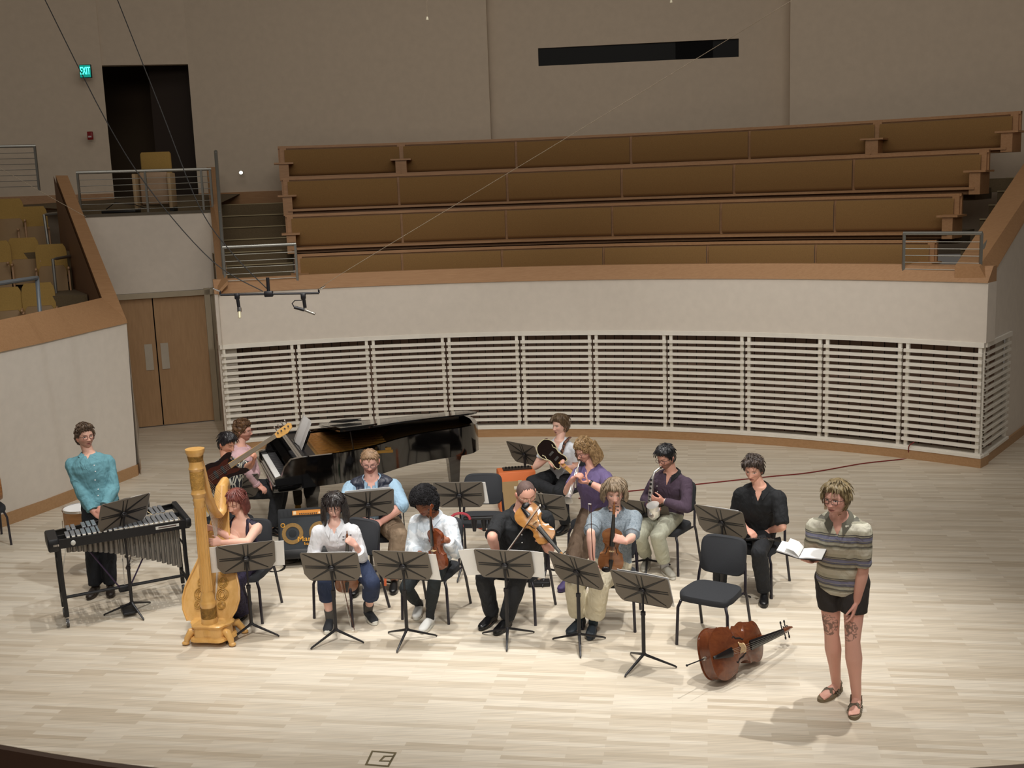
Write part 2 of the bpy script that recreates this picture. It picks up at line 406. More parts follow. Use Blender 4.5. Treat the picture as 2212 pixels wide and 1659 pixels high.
# ---- upper rear walls (three staggered planes) with the long dark window
def wallbox(x0, y0, x1, y1, z0, z1, th=.2):
    d = Vector((x1-x0, y1-y0, 0)).normalized(); n = Vector((-d.y, d.x, 0))*th
    m = MB(); a = [Vector((x0, y0, 0)), Vector((x1, y1, 0))]
    v = [Vector((p.x, p.y, z)) for z in (z0, z1) for p in (a[0], a[1], a[1]+n, a[0]+n)]
    m.add(v, [(0, 3, 2, 1), (4, 5, 6, 7), (0, 1, 5, 4), (1, 2, 6, 5), (2, 3, 7, 6), (3, 0, 4, 7)], 0, False); return m
A0 = atY(411, 200, 22.3); A1 = atY(1057, 200, 22.1)
struct('wall_upper_left', wallbox(A0.x, A0.y, A1.x, A1.y, 2.5, 11), M_upper)
B0 = atY(1050, 200, 22.35); B1 = atY(1706, 200, 21.75)
w0 = atY(1162, 106, 22.28); w1 = atY(1596, 82, 21.85); w2 = atY(1162, 144, 22.28); w3 = atY(1596, 122, 21.85)
zt_, zb_ = (w0.z+w1.z)/2, (w2.z+w3.z)/2
dB = (B1-B0); tt = lambda x: (x-B0.x)/dB.x
yy = lambda x: B0.y+dB.y*tt(x)
m1 = wallbox(B0.x, B0.y, w0.x, yy(w0.x), 2.5, 11); struct('wall_upper_middle', m1, M_upper)
for (x0, x1, z0, z9) in ((w0.x, w1.x, 2.5, zb_), (w0.x, w1.x, zt_, 11), (w1.x, B1.x, 2.5, 11)):
    q = wallbox(x0, yy(x0), x1, yy(x1), z0, z9); struct('wall_upper_middle', q, M_upper)
q = wallbox(w0.x-.1, yy(w0.x)+.05, w1.x+.1, yy(w1.x)+.05, zb_-.1, zt_+.1, .05)
struct('window_1', q, mat('window_glass_dark', '0a0c0b', .5, spec=.2))
q = MB(); q.box((0, 0, 0), (1, .02, zt_-zb_)); 
xm = w0.x+(w1.x-w0.x)*.69; q = wallbox(xm, yy(xm)+.04, xm+.7, yy(xm+.7)+.04, zb_, zt_, .005); struct('window_2', q, mat('window_glass_darker', '040404', .6, spec=.1))
C0 = atY(1706, 200, 21.2); C1 = Vector((16, 17.0, 0))
struct('wall_upper_right', wallbox(C0.x, C0.y, C1.x, C1.y, 2.5, 11), M_upper)
struct('wall_upper_right', wallbox(B1.x, B1.y+.05, C0.x, C0.y, 2.5, 11, .02), M_upper)
m = wallbox(A0.x, A0.y-.03, A1.x, A1.y-.03, 3.8, 4.06, .03); struct('baseboard_upper', m, M_cope)

# ---- left side: double doors, landing, dark doorway
D0, D1 = Vector((-6.75, 19.28, 0)), Vector((-5.15, 19.85, 0)); dd = (D1-D0).normalized()
def dwp(t, z, o=0): p = D0+dd*t+Vector((dd.y, -dd.x, 0))*o; return Vector((p.x, p.y, z))
mb = MB()
mb.add([dwp(-.5, 2.38), dwp(1.75, 2.38), dwp(1.75, 3.72), dwp(-.5, 3.72)], [(0, 1, 2, 3)], 0, False)
mb.add([dwp(-.5, 3.72), dwp(1.75, 3.72), dwp(1.75, 3.72, -.3), dwp(-.5, 3.72, -.3)], [(0, 1, 2, 3)], 0, False)
struct('wall_above_doors', mb, M_white)
mb = MB(); rzd = math.atan2(dd.y, dd.x)
mb.box(dwp(.55, 2.33, .03), (2.1, .1, .09), rz=rzd); mb.box(dwp(1.49, 1.2, .03), (.10, .1, 2.4), rz=rzd); mb.box(dwp(1.62, 1.2, -.02), (.14, .06, 2.4), rz=rzd)
struct('trim_6', mb, mat('frame_paint', 'b0a48e', .7))
for i, (t0, t1) in enumerate(((-.45, .555), (.575, 1.44))):
    mb = MB(); mb.box(dwp((t0+t1)/2, 1.15, -.02), (t1-t0, .05, 2.26), rz=rzd); o = struct('door_%d' % (i+1), mb, M_door)
    pl = MB(); tc_ = (.555-.13) if i == 0 else (.575+.12); pl.box(dwp(tc_, 1.25, .012), (.13, .01, .46), rz=rzd); pl.build('push_plate', mat('push_plate', 'c0b8aa', .35, metal=.5), o)
mb = MB(); mb.box(dwp(.566, 1.15, -.05), (.04, .02, 2.26), rz=rzd); struct('door_3', mb, M_void)  # black strip standing in for the shade between the two leaves
# landing behind the wall top, rising to the doorway
mb = MB()
mb.add([dwp(-.5, 3.715), dwp(1.8, 3.715), Vector((-5.2, 20.6, 3.74)), Vector((-7.7, 20.0, 3.74)), Vector((-5.2, 20.6, 3.86)), Vector((-7.8, 20.0, 3.86)), Vector((-5.2, 22.5, 4.05)), Vector((-11, 22.5, 4.05))],
       [(0, 1, 2, 3), (3, 2, 4, 5), (5, 4, 6, 7)], 0, False)
struct('floor_landing', mb, M_carpet)
mb = MB(); mb.box(dwp(0.62, 3.735, -.01), (2.25, .05, .045), rz=rzd); struct('trim_7', mb, mat('landing_edge', '5a5244', .6))
# wall with doorway
mb = wallbox(-12, 20.2, -7.58, 22.0, 1.0, 11); struct('wall_far_left', mb, M_upper)
L0 = atY(220, 141, 22.0); L1 = atY(411, 136, 22.25)
mb = wallbox(-7.62, 22.02, A0.x+.02, 22.3, L0.z, 11); struct('wall_over_doorway', mb, M_upper)
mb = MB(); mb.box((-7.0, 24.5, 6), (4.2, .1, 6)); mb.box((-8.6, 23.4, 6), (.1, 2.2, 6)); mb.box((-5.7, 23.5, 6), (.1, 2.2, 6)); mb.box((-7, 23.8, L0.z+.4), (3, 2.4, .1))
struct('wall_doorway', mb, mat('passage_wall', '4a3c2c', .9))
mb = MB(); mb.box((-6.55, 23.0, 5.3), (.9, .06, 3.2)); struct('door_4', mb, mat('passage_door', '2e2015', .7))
mb = wallbox(-12, 20.17, -7.58, 21.97, 3.85, 4.12, .03); struct('baseboard_left', mb, M_cope)
# exit sign, fire alarm
p = atY(185, 154, 21.6)
t = thing('exit_sign', 'glowing green EXIT sign left of the dark doorway', 'sign', p)
mb = MB(); mb.box(p, (.22, .04, .24), bev=.006); mb.build('housing', M_blackp, t)
mb = MB(); mb.box(p+Vector((0, -.022, 0)), (.2, .004, .22)); mb.build('lit_panel', mat('exit_glow', '0a3a34', .5, emit=('0c9a88', .8)), t)
text_obj('letters', 'EXIT', .17, Matrix.Translation(p+Vector((0, -.028, 0))) @ Matrix.Rotation(PI/2, 4, 'X') @ Matrix.Diagonal((.55, 1.15, 1, 1)), mat('exit_letters_mat', '40ffe8', .5, emit=('40ffe0', 5)), t)
p = atY(195, 293, 21.68)
t = thing('fire_alarm', 'small red fire alarm box on the dim left wall', 'fire alarm', p)
mb = MB(); mb.box(p, (.1, .05, .15), bev=.006); mb.build('case', mat('alarm_red', '8a1a1c', .4), t)
mb = MB(); mb.box(p+Vector((0, -.028, -.02)), (.06, .01, .03)); mb.build('pull_handle', mat('alarm_white', 'd0c0c0', .4), t)
p = atY(521, 373, 22.0)
t = thing('step_light', 'small round lit wall lamp low on the upper wall left of the benches', 'wall lamp', p)
mb = MB(); mb.lathe([(.001, -.01), (.045, -.01), (.045, .02), (.001, .02)], 16, M=basis(p, x=(1, 0, 0), z=(0, -1, 0))); mb.build('bezel', M_steel, t)
mb = MB(); mb.sphere(p+Vector((0, -.02, 0)), (.035, .012, .03)); mb.build('bulb', mat('lamp_glow', 'fff0d0', .5, emit=('fff0d0', 6)), t)

# ---- left seating block: curved wall, coping, rake
base = [(-7.3, 11.9), (-6.80, 12.75), (-6.45, 13.44), (-6.15, 14.13), (-5.85, 14.97), (-5.53, 15.90)]
top = [at(-190, 800, 2.27), at(-90, 773, 2.27), at(0, 751, 2.27), at(100, 730, 2.27), at(190, 709, 2.28), at(273, 690, 2.29)]
mb = MB(); vs = [Vector((x, y, 0)) for x, y in base]+top; n = len(base)
mb.add(vs, [(i, i+1, n+i+1, n+i) for i in range(n-1)], 0, True)
e1 = Vector((-6.6, 19.3, 0)); e2 = Vector((-6.75, 19.3, 2.3))
mb.add([Vector((-5.53, 15.90, 0)), e1, e2, top[-1]], [(0, 1, 2, 3)], 0, False)
struct('wall_left', mb, M_white)
mb = MB(); o = Vector((.02, -.012, 0)); b3 = [Vector((x, y, 0))+o for x, y in base]+[Vector((x, y, 0))+o+Vector((-.001, .002, .16)) for x, y in base]+[Vector((x-.03, y+.02, .16)) for x, y in base]
mb.add(b3, [(i, i+1, n+i+1, n+i) for i in range(n-1)]+[(n+i, n+i+1, 2*n+i+1, 2*n+i) for i in range(n-1)], 0, False)
mb.add([Vector((-5.51, 15.89, 0)), Vector((-5.6, 16.3, 0)), Vector((-5.6, 16.3, .16)), Vector((-5.51, 15.89, .16))], [(0, 1, 2, 3)], 0, False)
struct('baseboard_left_block', mb, M_oak)
inn = [at(-190, 735, 2.56), at(-90, 712, 2.56), at(0, 691, 2.57), at(100, 670, 2.58), at(165, 656, 2.58), at(220, 643, 2.58)]
mb = MB(); n = 6
vs = top+inn+[p+Vector((.015, -.01, -.05)) for p in top]
mb.add(vs, [(i, i+1, n+i+1, n+i) for i in range(n-1)]+[(2*n+i, 2*n+i+1, i+1, i) for i in range(n-1)], 0, False)
q1o, q1i = atY(146, 379, 19.1), atY(120, 379, 19.1)
mb.add([top[-1], q1o, q1i, inn[-1], top[-1]-Vector((0, 0, .06)), q1o-Vector((0, 0, .06)), q1i-Vector((0, 0, .3)), inn[-1]-Vector((0, 0, .3))], [(0, 1, 2, 3), (4, 5, 1, 0), (3, 2, 6, 7)], 0, False)
struct('trim_8', mb, M_cope)
# side parapet below the rising coping (towards the doors) and towards the seats
mb = MB(); mb.add([top[-1]-Vector((0, 0, .06)), Vector((top[-1].x, top[-1].y, 0)), Vector((q1o.x+.02, q1o.y, 0)), q1o-Vector((0, 0, .06))], [(0, 1, 2, 3)], 0, False)
struct('wall_left_side', mb, M_white)
mb = MB(); di = Vector((-.04, .01, 0))
mb.add([inn[-1]+di, q1i+di, Vector((q1i.x, q1i.y, 2.8))+di, Vector((inn[-1].x, inn[-1].y, 1.3))+di], [(0, 1, 2, 3)], 0, False)
struct('wall_left_inner', mb, mat('panel_wood_dark', '7d5a40', .6))
# inner rim step with flat panel seen under the near railing
mb = MB(); a, b_ = at(-190, 735, 2.33), at(84, 686, 2.33)
mb.add([a, b_, at(84, 679, 2.36), at(-190, 727, 2.36)], [(0, 1, 2, 3)], 0, False); struct('trim_9', mb, M_cope)
# raked floor under the seats
mb = MB()
sid = Vector((.93, .36, 0))
xr = lambda y: -5.98-.52*(y-16.2)
for k in range(4):
    y0 = 14.6+1.25*k if k else 13.2; y1 = 15.85+1.25*k; zz = 1.95+.62*max(k-1, 0)
    mb.prism([(-12, y0), (xr(y0) if y0 > 16 else -6.9+(y0-14)*.2, y0), (xr(y1), y1), (-12, y1)], zz-1.2, zz)
struct('floor_left_block', mb, M_carpet)
def theatre_seat(p, label, rz, pan=True):
    t = thing('theatre_seat', label, 'theatre seat', p, 'mustard theatre seats of the left block')
    M = Matrix.Translation(p) @ Matrix.Rotation(rz, 4, 'Z')   # local -y faces the stage
    def rr(w, z0, z1, y0, y1, rt, th, bow):
        m = MB(); rings = []
        for i in range(9):
            s = i/8; z = z0+(z1-z0)*s; y = y0+(y1-y0)*s; ww = w/2*(1-.0*s)
            if i == 8: ww *= .80
            if i == 7: ww *= .95
            ring = []
            for j in range(9):
                x = -ww+2*ww*j/8; ring.append((x, y-th/2-bow*(1-(2*j/8-1)**2), z-(0 if i < 8 else .0)))
            for j in range(9):
                x = ww-2*ww*j/8; ring.append((x, y+th/2, z))
            rings.append(ring)
        m.loft(rings, 0, True, M); return m
    rr(.47, .50, 1.0, .0, .12, .05, .06, .03).build('backrest', M_seatf, t)
    rr(.47, .38, .97, .05, .165, .05, .02, .0).build('back_shell', M_seatw, t)
    rr(.42, .26, .66, -.17, -.05, .05, .07, .02).build('folded_seat', mat('seat_pan', '93764f', .6), t)
    for s in (-1, 1):
        m = MB(); m.box((s*.243, -.1, .30), (.03, .22, .6), M, bev=.01); m.box((s*.243, -.14, .62), (.035, .34, .035), M, bev=.012); m.build('armrest', M_seatw, t)
rzS = math.atan2(sid.y, sid.x)
for (u, v, Y, lab) in ((80, 612, 17.0, 'mustard theatre seat in the front row of the left block, beside the wooden parapet'),
                       (8, 622, 16.85, 'mustard theatre seat in the front row of the left block at the picture edge'),
                       (108, 528, 18.2, 'mustard theatre seat in the second row of the left block, nearest the wooden parapet'),
                       (48, 514, 18.35, 'mustard theatre seat in the second row of the left block, second from the parapet'),
                       (-14, 521, 18.1, 'mustard theatre seat in the second row of the left block at the picture edge'),
                       (68, 446, 19.6, 'mustard theatre seat in the third row of the left block, nearest the parapet'),
                       (16, 429, 19.5, 'mustard theatre seat in the third row of the left block at the picture edge')):
    p = atY(u, v, Y); theatre_seat(Vector((p.x, p.y, p.z-1.0)), lab, rzS)

# ---- railings
def railing(name, label, a, b, zb, zt, nbar, cat='railing', posts=(0, 1), r=.018, rt=.022, rake=None):
    a, b = Vector(a), Vector(b); t = thing(name, label, cat, (a.x, a.y, zb))
    P = lambda s, z: Vector((a.x+(b.x-a.x)*s, a.y+(b.y-a.y)*s, z+(b.z-a.z)*s))
    m = MB(); m.tube([P(-.01, zt), P(1.01, zt)], [(rt, rt*1.2)]*2, 8); m.build('handrail', M_steel, t)
    for s in posts:
        m = MB(); m.box((P(s, (zb+zt)/2)), (.035, .035, zt-zb)); m.build('post', M_steel, t)
    for k in range(nbar):
        z = zb+.08+(zt-zb-.1)*(k)/(nbar); m = MB(); m.tube([P(0, z), P(1, z)], .006, 6); m.build('bar', M_steel, t)
    return t
a, b = onR(488, 612, 11.13), onR(643, 604, 11.13); a.z = b.z = 0
railing('gallery_railing', 'steel barred railing at the foot of the left gallery stairs', a, b, 2.60, 3.20, 5)
a, b = onR(1951, 590, 11.13), onR(2117, 597, 11.13); a.z = b.z = 0
railing('gallery_railing', 'steel barred railing at the foot of the right gallery stairs', a, b, 2.57, 3.14, 5)
a, b = dwp(-.45, 0, -.05), dwp(1.72, 0, -.05)
railing('landing_railing', 'steel railing with thin bars along the edge of the upper left landing', a, b, 3.74, 4.46, 6, posts=(0, .5, .93, 1), r=.015)
m = MB(); pa, pb = atY(466, 326, 19.8), atY(486, 606, 17.4)
t = thing('stair_handrail', 'grey steel handrail climbing beside the left gallery stairs', 'handrail', (pb.x, pb.y, 2.6))
m.tube([pa, pa.lerp(pb, .5), pb], [(.03, .02)]*3, 8); m.build('handrail', M_steel, t)
for s in (.02, .5, .97):
    q = pa.lerp(pb, s); m = MB(); m.box((q.x, q.y, q.z-.28), (.03, .03, .6)); m.build('post', M_steel, t)
pa, pb = atY(2122, 540, 15.2), atY(2213, 372, 17.6)
t = thing('stair_handrail', 'grey steel handrail climbing beside the right gallery stairs', 'handrail', (pa.x, pa.y, 2.6))
m = MB(); m.tube([pa, pb], [(.03, .02)]*2, 8); m.build('handrail', M_steel, t)
for (u, v, Y) in ((2122, 545, 15.2), (2178, 440, 16.6)):
    q = atY(u, v, Y); m = MB(); m.box((q.x, q.y, q.z-.2), (.06, .02, .42)); m.build('bracket', M_steel, t)
a, b = Vector((-9.9, 19.6, 0)), Vector((-8.30, 20.25, 0))
railing('seating_railing', 'dark railing with thin bars behind the left seating block', a, b, 4.2, 4.98, 7, posts=(1,))
# thick bent handrail on the near coping of the left block
t = thing('seating_handrail', 'thick grey bent handrail on the wooden coping of the left seating block', 'handrail', at(88, 695, 2.3))
h0 = at(88, 697, 2.33); h1 = atY(80, 600, h0.y+.1); h2 = atY(0, 612, h0.y-1.1); h3 = atY(-80, 624, h0.y-2.2)
m = MB(); m.tube([h0, h0.lerp(h1, .9), h1, h1.lerp(h2, .12), h2, h3], [(.03, .03)]*6, 8); m.build('handrail', mat('rail_grey', '8b939a', .45, metal=.4), t)
t = thing('aisle_handrail', 'grey handrail loop beside the lower aisle steps of the left seating block', 'handrail', at(120, 640, 2.3))
g0 = atY(122, 640, 17.6); g1 = atY(114, 560, 17.6); g2 = atY(167, 551, 18.6); m = MB(); m.tube([g0, g1, g1.lerp(g2, .15), g2], .025, 8); m.build('handrail', M_steel, t)
t = thing('aisle_handrail', 'grey handrail loop beside the upper aisle steps of the left seating block', 'handrail', at(105, 560, 2.3))
g0 = atY(106, 540, 18.9); g1 = atY(95, 464, 18.9); g2 = atY(128, 460, 19.9); m = MB(); m.tube([g0, g1, g1.lerp(g2, .15), g2], .025, 8); m.build('handrail', M_steel, t)

# landing chair
p = atY(338, 452, 20.3); 
t = thing('landing_chair', 'single upholstered chair with tan seat shell on the upper left landing', 'chair', (p.x, p.y, 3.75))
M = Matrix.Translation((p.x, p.y, 3.76))
m = MB(); m.box((0, .22, .74), (.55, .08, .62), M, bev=.035); m.build('backrest', M_seatf, t)
m = MB(); m.box((0, .0, .42), (.50, .07, .58), M, bev=.03); m.build('folded_seat', mat('seat_shell', 'b09478', .6), t)
for s in (-1, 1):
    m = MB(); m.box((s*.31, .0, .36), (.06, .32, .62), M, bev=.012); m.build('armrest', mat('arm_tan', 'b59b77', .6), t)
    m = MB(); m.box((s*.31, .08, .035), (.07, .4, .07), M); m.build('foot', M_blackp, t)
# cables and small box on the landing
t = tag(MB().box(atY(262, 457, 19.9)+Vector((0, 0, .0)), (.6, .3, .045), bev=.01).build('equipment_case', M_blackp), 'flat black case lying on the upper left landing', 'case')
m = MB(); q = atY(262, 455, 19.9); m.tube([q+Vector((-.3, .1, .03)), q+Vector((-.1, .0, .14)), q+Vector((.2, .1, .1)), q+Vector((.5, 0, .0))], .008, 6)
tag(m.build('landing_cable', M_blackp), 'thin black cable arching over the flat case on the landing', 'cable')

# floor pocket cover
b4 = [at(803, 1622), at(857, 1626), at(840, 1657), at(788, 1653)]
t = thing('floor_box', 'square brass-edged floor pocket inlaid near the front of the stage', 'floor box', (b4[0]+b4[2])/2)
M_brass = mat('floor_brass', '6f6448', .5, metal=.3)
def strip(pts, w, nm, mtl, par, z=.003):
    m = MB(); c = sum(pts, Vector())/len(pts); k = len(pts)
    inn_ = [p+(c-p).normalized()*w for p in pts]
    m.add([p+Vector((0, 0, z)) for p in pts]+[p+Vector((0, 0, z)) for p in inn_], [(i, (i+1) % k, k+(i+1) % k, k+i) for i in range(k)], 0, False); return m.build(nm, mtl, par)
strip(b4, .022, 'outer_frame', M_brass, t)
cin = [b4[0].lerp(b4[2], .45), at(853, 1633), at(846, 1646), at(818, 1645)]
cin[0] = at(829, 1633); strip(cin, .02, 'inner_frame', M_brass, t)
# ================================================================ STAGE FURNITURE AND INSTRUMENTS
def yaw_dir(deg): a = math.radians(deg); return Vector((math.sin(a), -math.cos(a), 0))   # 0 = towards the audience, + = to the picture's right
M_pad = mat('chair_fabric', '26282c', .85, bump=.2, bscale=300)
M_leg = mat('chair_tube', '201c26', .35, spec=.6)
def xf(t, M):
    t.matrix_world = M; return t
def make_chair():
    t = thing('music_chair', 'x', 'chair')
    m = MB(); rings = []
    for (z, k) in ((.415, .93), (.42, 1.0), (.455, 1.0), (.47, .97), (.474, .88)):
        r = []
        for i in range(32):
            a = 2*PI*i/32; c, s_ = math.cos(a), math.sin(a)
            x = .235*k*math.copysign(abs(c)**.45, c); y = .215*k*math.copysign(abs(s_)**.45, s_)
            r.append((x*(1+.05*y/.2), y, z-(.018 if y > .17 else 0)))
        rings.append(r)
    m.loft(rings); m.build('seat', M_pad, t)
    m = MB(); rings = []
    for (o, k) in ((-.022, .95), (-.012, 1), (.014, 1), (.024, .96)):
        r = []
        for i in range(36):
            a = 2*PI*i/36; c, s_ = math.cos(a), math.sin(a)
            x = .210*k*math.copysign(abs(c)**.4, c); z = .165*k*math.copysign(abs(s_)**.4, s_)
            zz = .70+z; r.append((x, -.235-(zz-.5)*.22-o-.35*x*x*-1, zz))
        rings.append(r)
    m.loft(rings); m.build('backrest', M_pad, t)
    for s in (-1, 1):
        m = MB(); m.tube([(s*.20, .16, .41), (s*.205, .19, .395), (s*.225, .205, .34), (s*.235, .215, .012)], .0135, 8); m.tube([(s*.235, .215, .0), (s*.235, .215, .018)], .014, 8); m.build('leg', M_leg, t)
        m = MB(); m.tube([(s*.20, -.27, .66), (s*.215, -.235, .52), (s*.222, -.215, .42), (s*.228, -.235, .36), (s*.235, -.33, .012)], .0135, 8); m.tube([(s*.235, -.333, .0), (s*.235, -.33, .018)], .014, 8); m.build('leg', M_leg, t)
    m = MB(); m.tube([(-.2, .15, .405), (-.21, -.2, .405)], .010, 6); m.tube([(.2, .15, .405), (.21, -.2, .405)], .010, 6); m.tube([(-.21, -.19, .40), (.21, -.19, .40)], .010, 6); m.tube([(-.2, .13, .40), (.2, .13, .40)], .010, 6); m.build('seat_frame', M_leg, t)
    return t
CH0 = None
def chair(x, y, yaw, label):
    global CH0
    if CH0 is None: CH0 = make_chair(); t = CH0
    else: t = copy_tree(CH0)
    d = yaw_dir(yaw)
    t.matrix_world = basis((x, y, 0), y=d, z=(0, 0, 1)); t['label'] = label; t['group'] = 'black padded music chairs'; return t

# ---- music stands
M_desk = mat('desk_back_lit', '6c655c', .5, spec=.4)  # black desk's back greyed: glancing light put into its colour
M_desk2 = mat('desk_front', '26252a', .5)
M_rib = mat('desk_rib', '0d0c10', .5)
def make_desk(t, lip=True):
    o = [(-.255, .16), (.255, .16), (.255, -.10), (.215, -.16), (-.215, -.16), (-.255, -.10)]
    o = [(-.245, .165), (.245, .165), (.257, .152), (.257, -.085), (.222, -.152), (.205, -.163), (-.205, -.163), (-.222, -.152), (-.257, -.085), (-.257, .152)]
    m = MB(); m.prism([(x, y) for x, y in reversed(o)], 0, .004)
    d = m.build('desk', M_desk, t)
    m = MB(); m.prism([(x*.995, y*.995) for x, y in reversed(o)], -.0015, .0); m.build('desk_face', M_desk2, d)
    m = MB(); m.box((0, -.165, -.02), (.40, .004, .05)); m.build('ledge', M_desk2, d)
    # pressed ribs on the back
    m = MB()
    def rib(x0, y0, x1, y1, w0, w1):
        a, b = Vector((x0, y0)), Vector((x1, y1)); n = (b-a).normalized(); n = Vector((-n.y, n.x))
        w0 *= 1.5; w1 *= 1.3; p = [a+n*w0, b+n*w1, b-n*w1, a-n*w0]; m.add([(q.x, q.y, .0055) for q in p]+[(q.x, q.y, .003) for q in p], [(0, 3, 2, 1), (0, 1, 5, 4), (1, 2, 6, 5), (2, 3, 7, 6), (3, 0, 4, 7)], 0, False)
        m.add([(q.x, q.y, .0062) for q in (a+n*w0*.6, b+n*w1*.6, b-n*w1*.6, a-n*w0*.6)], [(0, 3, 2, 1)], 0, False)
    for sx in (-1, 1):
        rib(sx*.012, -.0, sx*.235, .012, .007, .003); rib(sx*.012, -.018, sx*.235, -.010, .007, .003)
        rib(sx*.022, .018, sx*.235, .155, .009, .003); rib(sx*.022, -.03, sx*.19, -.145, .008, .003)
        rib(sx*.014, .0, sx*.022, .15, .006, .003); rib(sx*.014, -.02, sx*.020, -.15, .006, .003)
    m.build('rib', M_rib, d)
    m = MB(); m.sphere((0, -.01, .012), (.032, .028, .014)); m.box((0, -.015, .018), (.05, .035, .02), bev=.006); m.build('hub', M_black, t)
    return d
def stand(base_uv, desk_uv, e0, e1, label, feet_yaw=20.0, tilt=24, base=None, half=.14):
    """base point, desk centre and the two ends of the desk's top edge as seen in the survey"""
    g = at(*base_uv) if base is None else Vector(base)
    c = atY(desk_uv[0], desk_uv[1], g.y-.03); zt = c.z+half
    a, b = at(e0[0], e0[1], zt), at(e1[0], e1[1], zt); d = b-a; yaw = math.atan2(d.y, d.x)
    yaw = max(min(yaw, 1.1), -1.1)
    t = thing('music_stand', label, 'music stand', (g.x, g.y, 0), 'black music stands')
    tl = math.radians(tilt); X = Vector((math.cos(yaw), math.sin(yaw), 0)); B = Vector((X.y, -X.x, 0))  # B: back of the desk, to the audience
    n = (B*math.cos(tl)-Vector((0, 0, 1))*math.sin(tl)); up = Vector((0, 0, 1))*math.cos(tl)+B*math.sin(tl)
    c0 = Vector((g.x, g.y, c.z))-B*.0
    M = Matrix((X, up, n)).transposed().to_4x4()
    if M.to_3x3().determinant() < 0: M = Matrix((-X, up, n)).transposed().to_4x4()
    M.translation = c0+n*.012
    d = make_desk_copy(t, M)
    m = MB(); m.tube([(g.x, g.y, .10), (g.x, g.y, .47)], .0165, 10); m.tube([(g.x, g.y, .45), (g.x, g.y, .48)], .021, 10); m.build('outer_tube', M_black, t)
    m = MB(); m.tube([(g.x, g.y, .47), (c0.x, c0.y, c0.z-.05), c0-n*0.0+Vector((0, 0, -.012))], .0095, 8); m.build('inner_tube', M_black, t)
    for k in range(3):
        a = math.radians(feet_yaw+120*k); q = Vector((g.x+.27*math.cos(a), g.y+.27*math.sin(a), .008))
        m = MB(); m.tube([(g.x, g.y, .125), Vector((g.x, g.y, .11)).lerp(q, .08), q.lerp(Vector((g.x, g.y, .11)), .05)+Vector((0, 0, .006)), q], [(.014, .010), (.014, .012), (.009, .008), (.004, .008)], 8); m.build('foot', M_black, t)
    return t, M, c0
DK = []
def make_desk_copy(t, M):
    if not DK:
        tmp = bpy.data.objects.new('proto', None); COL.objects.link(tmp); DK.append(make_desk(tmp)); DK.append([o for o in tmp.children if o.name.startswith('hub')][0])
        for o in DK: o.parent = None
        bpy.data.objects.remove(tmp)
        src = DK
        for o in src: o.parent = t; o.matrix_parent_inverse = t.matrix_world.inverted(); o.matrix_basis = M
        return src[0]
    out = []
    for o in DK:
        c = o.copy(); COL.objects.link(c); c.parent = t; c.matrix_parent_inverse = t.matrix_world.inverted(); c.matrix_basis = M
        for ch in o.children:
            q = ch.copy(); COL.objects.link(q); q.parent = c
        out.append(c)
    return out[0]
def sheet(M, w, h, dx, dy, label, rot=0.0, name='sheet_music', off=-.008):
    """pages resting on a desk (desk frame M; -z is the player's side)"""
    m = MB(); c, s = math.cos(rot), math.sin(rot); rings = []
    for i in range(5):
        x = -w/2+w*i/4; bow = .006*(1-(2*i/4-1)**2)
        col = []
        for (y, z) in ((-h/2, off-bow), (h/2, off-bow-.004), (h/2, off-bow-.0065), (-h/2, off-bow-.0025)):
            col.append((dx+x*c-y*s, dy+x*s+y*c, z))
        rings.append(col)
    m.loft(rings, 0, False, M); return tag(m.build(name, M_paper), label, 'sheet music', 'sheet music on the stands')

STN = {}
def S(key, *a, **k): STN[key] = stand(*a, **k)
S('vib', (287, 1325), (272, 1108), (225, 1097), (327, 1071), 'black music stand in front of the vibraphone', feet_yaw=-50)
S('harp', (545, 1372), (530, 1204), (483, 1190), (588, 1178), 'black music stand right of the gilded harp', feet_yaw=-15)
S('woman', (727, 1385), (719, 1224), (660, 1187), (770, 1186), 'black music stand in front of the woman in the white shirt', feet_yaw=-18)
S('afro', (880, 1385), (875, 1221), (814, 1183), (922, 1187), 'black music stand in front of the violinist with the curly black afro', feet_yaw=15)
S('viola', (1097, 1382), (1087, 1219), (1027, 1190), (1130, 1194), 'black music stand in front of the violist in black', feet_yaw=28)
S('gray', (1252, 1395), (1252, 1233), (1191, 1199), (1292, 1222), 'black music stand in front of the violinist in the grey-blue shirt', feet_yaw=28)
S('cello', (1391, 1440), (1390, 1273), (1327, 1229), (1428, 1246), 'black music stand nearest the camera beside the empty front chair', feet_yaw=-12)
S('vest', (806, 1275), (809, 1088), (757, 1066), (855, 1057), 'black music stand in front of the man in the dark quilted vest', feet_yaw=30)
S('mute', (1000, 1240), (998, 1068), (945, 1037), (1036, 1036), 'black music stand with the green pouch, before the empty rear chair', feet_yaw=20)
S('trp', (1180, 1250), (1178, 1093), (1146, 1058), (1197, 1063), 'black music stand behind the violist, leaning over his shoulder', feet_yaw=20)
S('sax', (1398, 1230), (1388, 1110), (1352, 1086), (1392, 1090), 'black music stand in front of the saxophonist, half hidden', feet_yaw=20)
S('clar', (1560, 1290), (1560, 1127), (1502, 1087), (1592, 1102), 'black music stand in front of the seated man in the black shirt', feet_yaw=-12)
S('gtr', (1136, 1062), (1134, 980), (1088, 949), (1148, 960), 'black music stand left of the guitarist at the back', feet_yaw=20)
S('bass', (519, 1170), (519, 1053), (478, 1035), (563, 1024), 'black music stand behind the harpist, below the bass guitar', feet_yaw=20)
sheet(STN['woman'][1], .46, .30, .02, .005, 'white pages on the stand of the woman in white, edges peeping out', rot=.02)
sheet(STN['harp'][1], .44, .30, -.10, .0, 'large white sheet sticking out both sides of the harpist stand', rot=.0)
sheet(STN['harp'][1], .30, .29, .19, -.01, 'white sheet reaching past the right edge of the harpist stand')
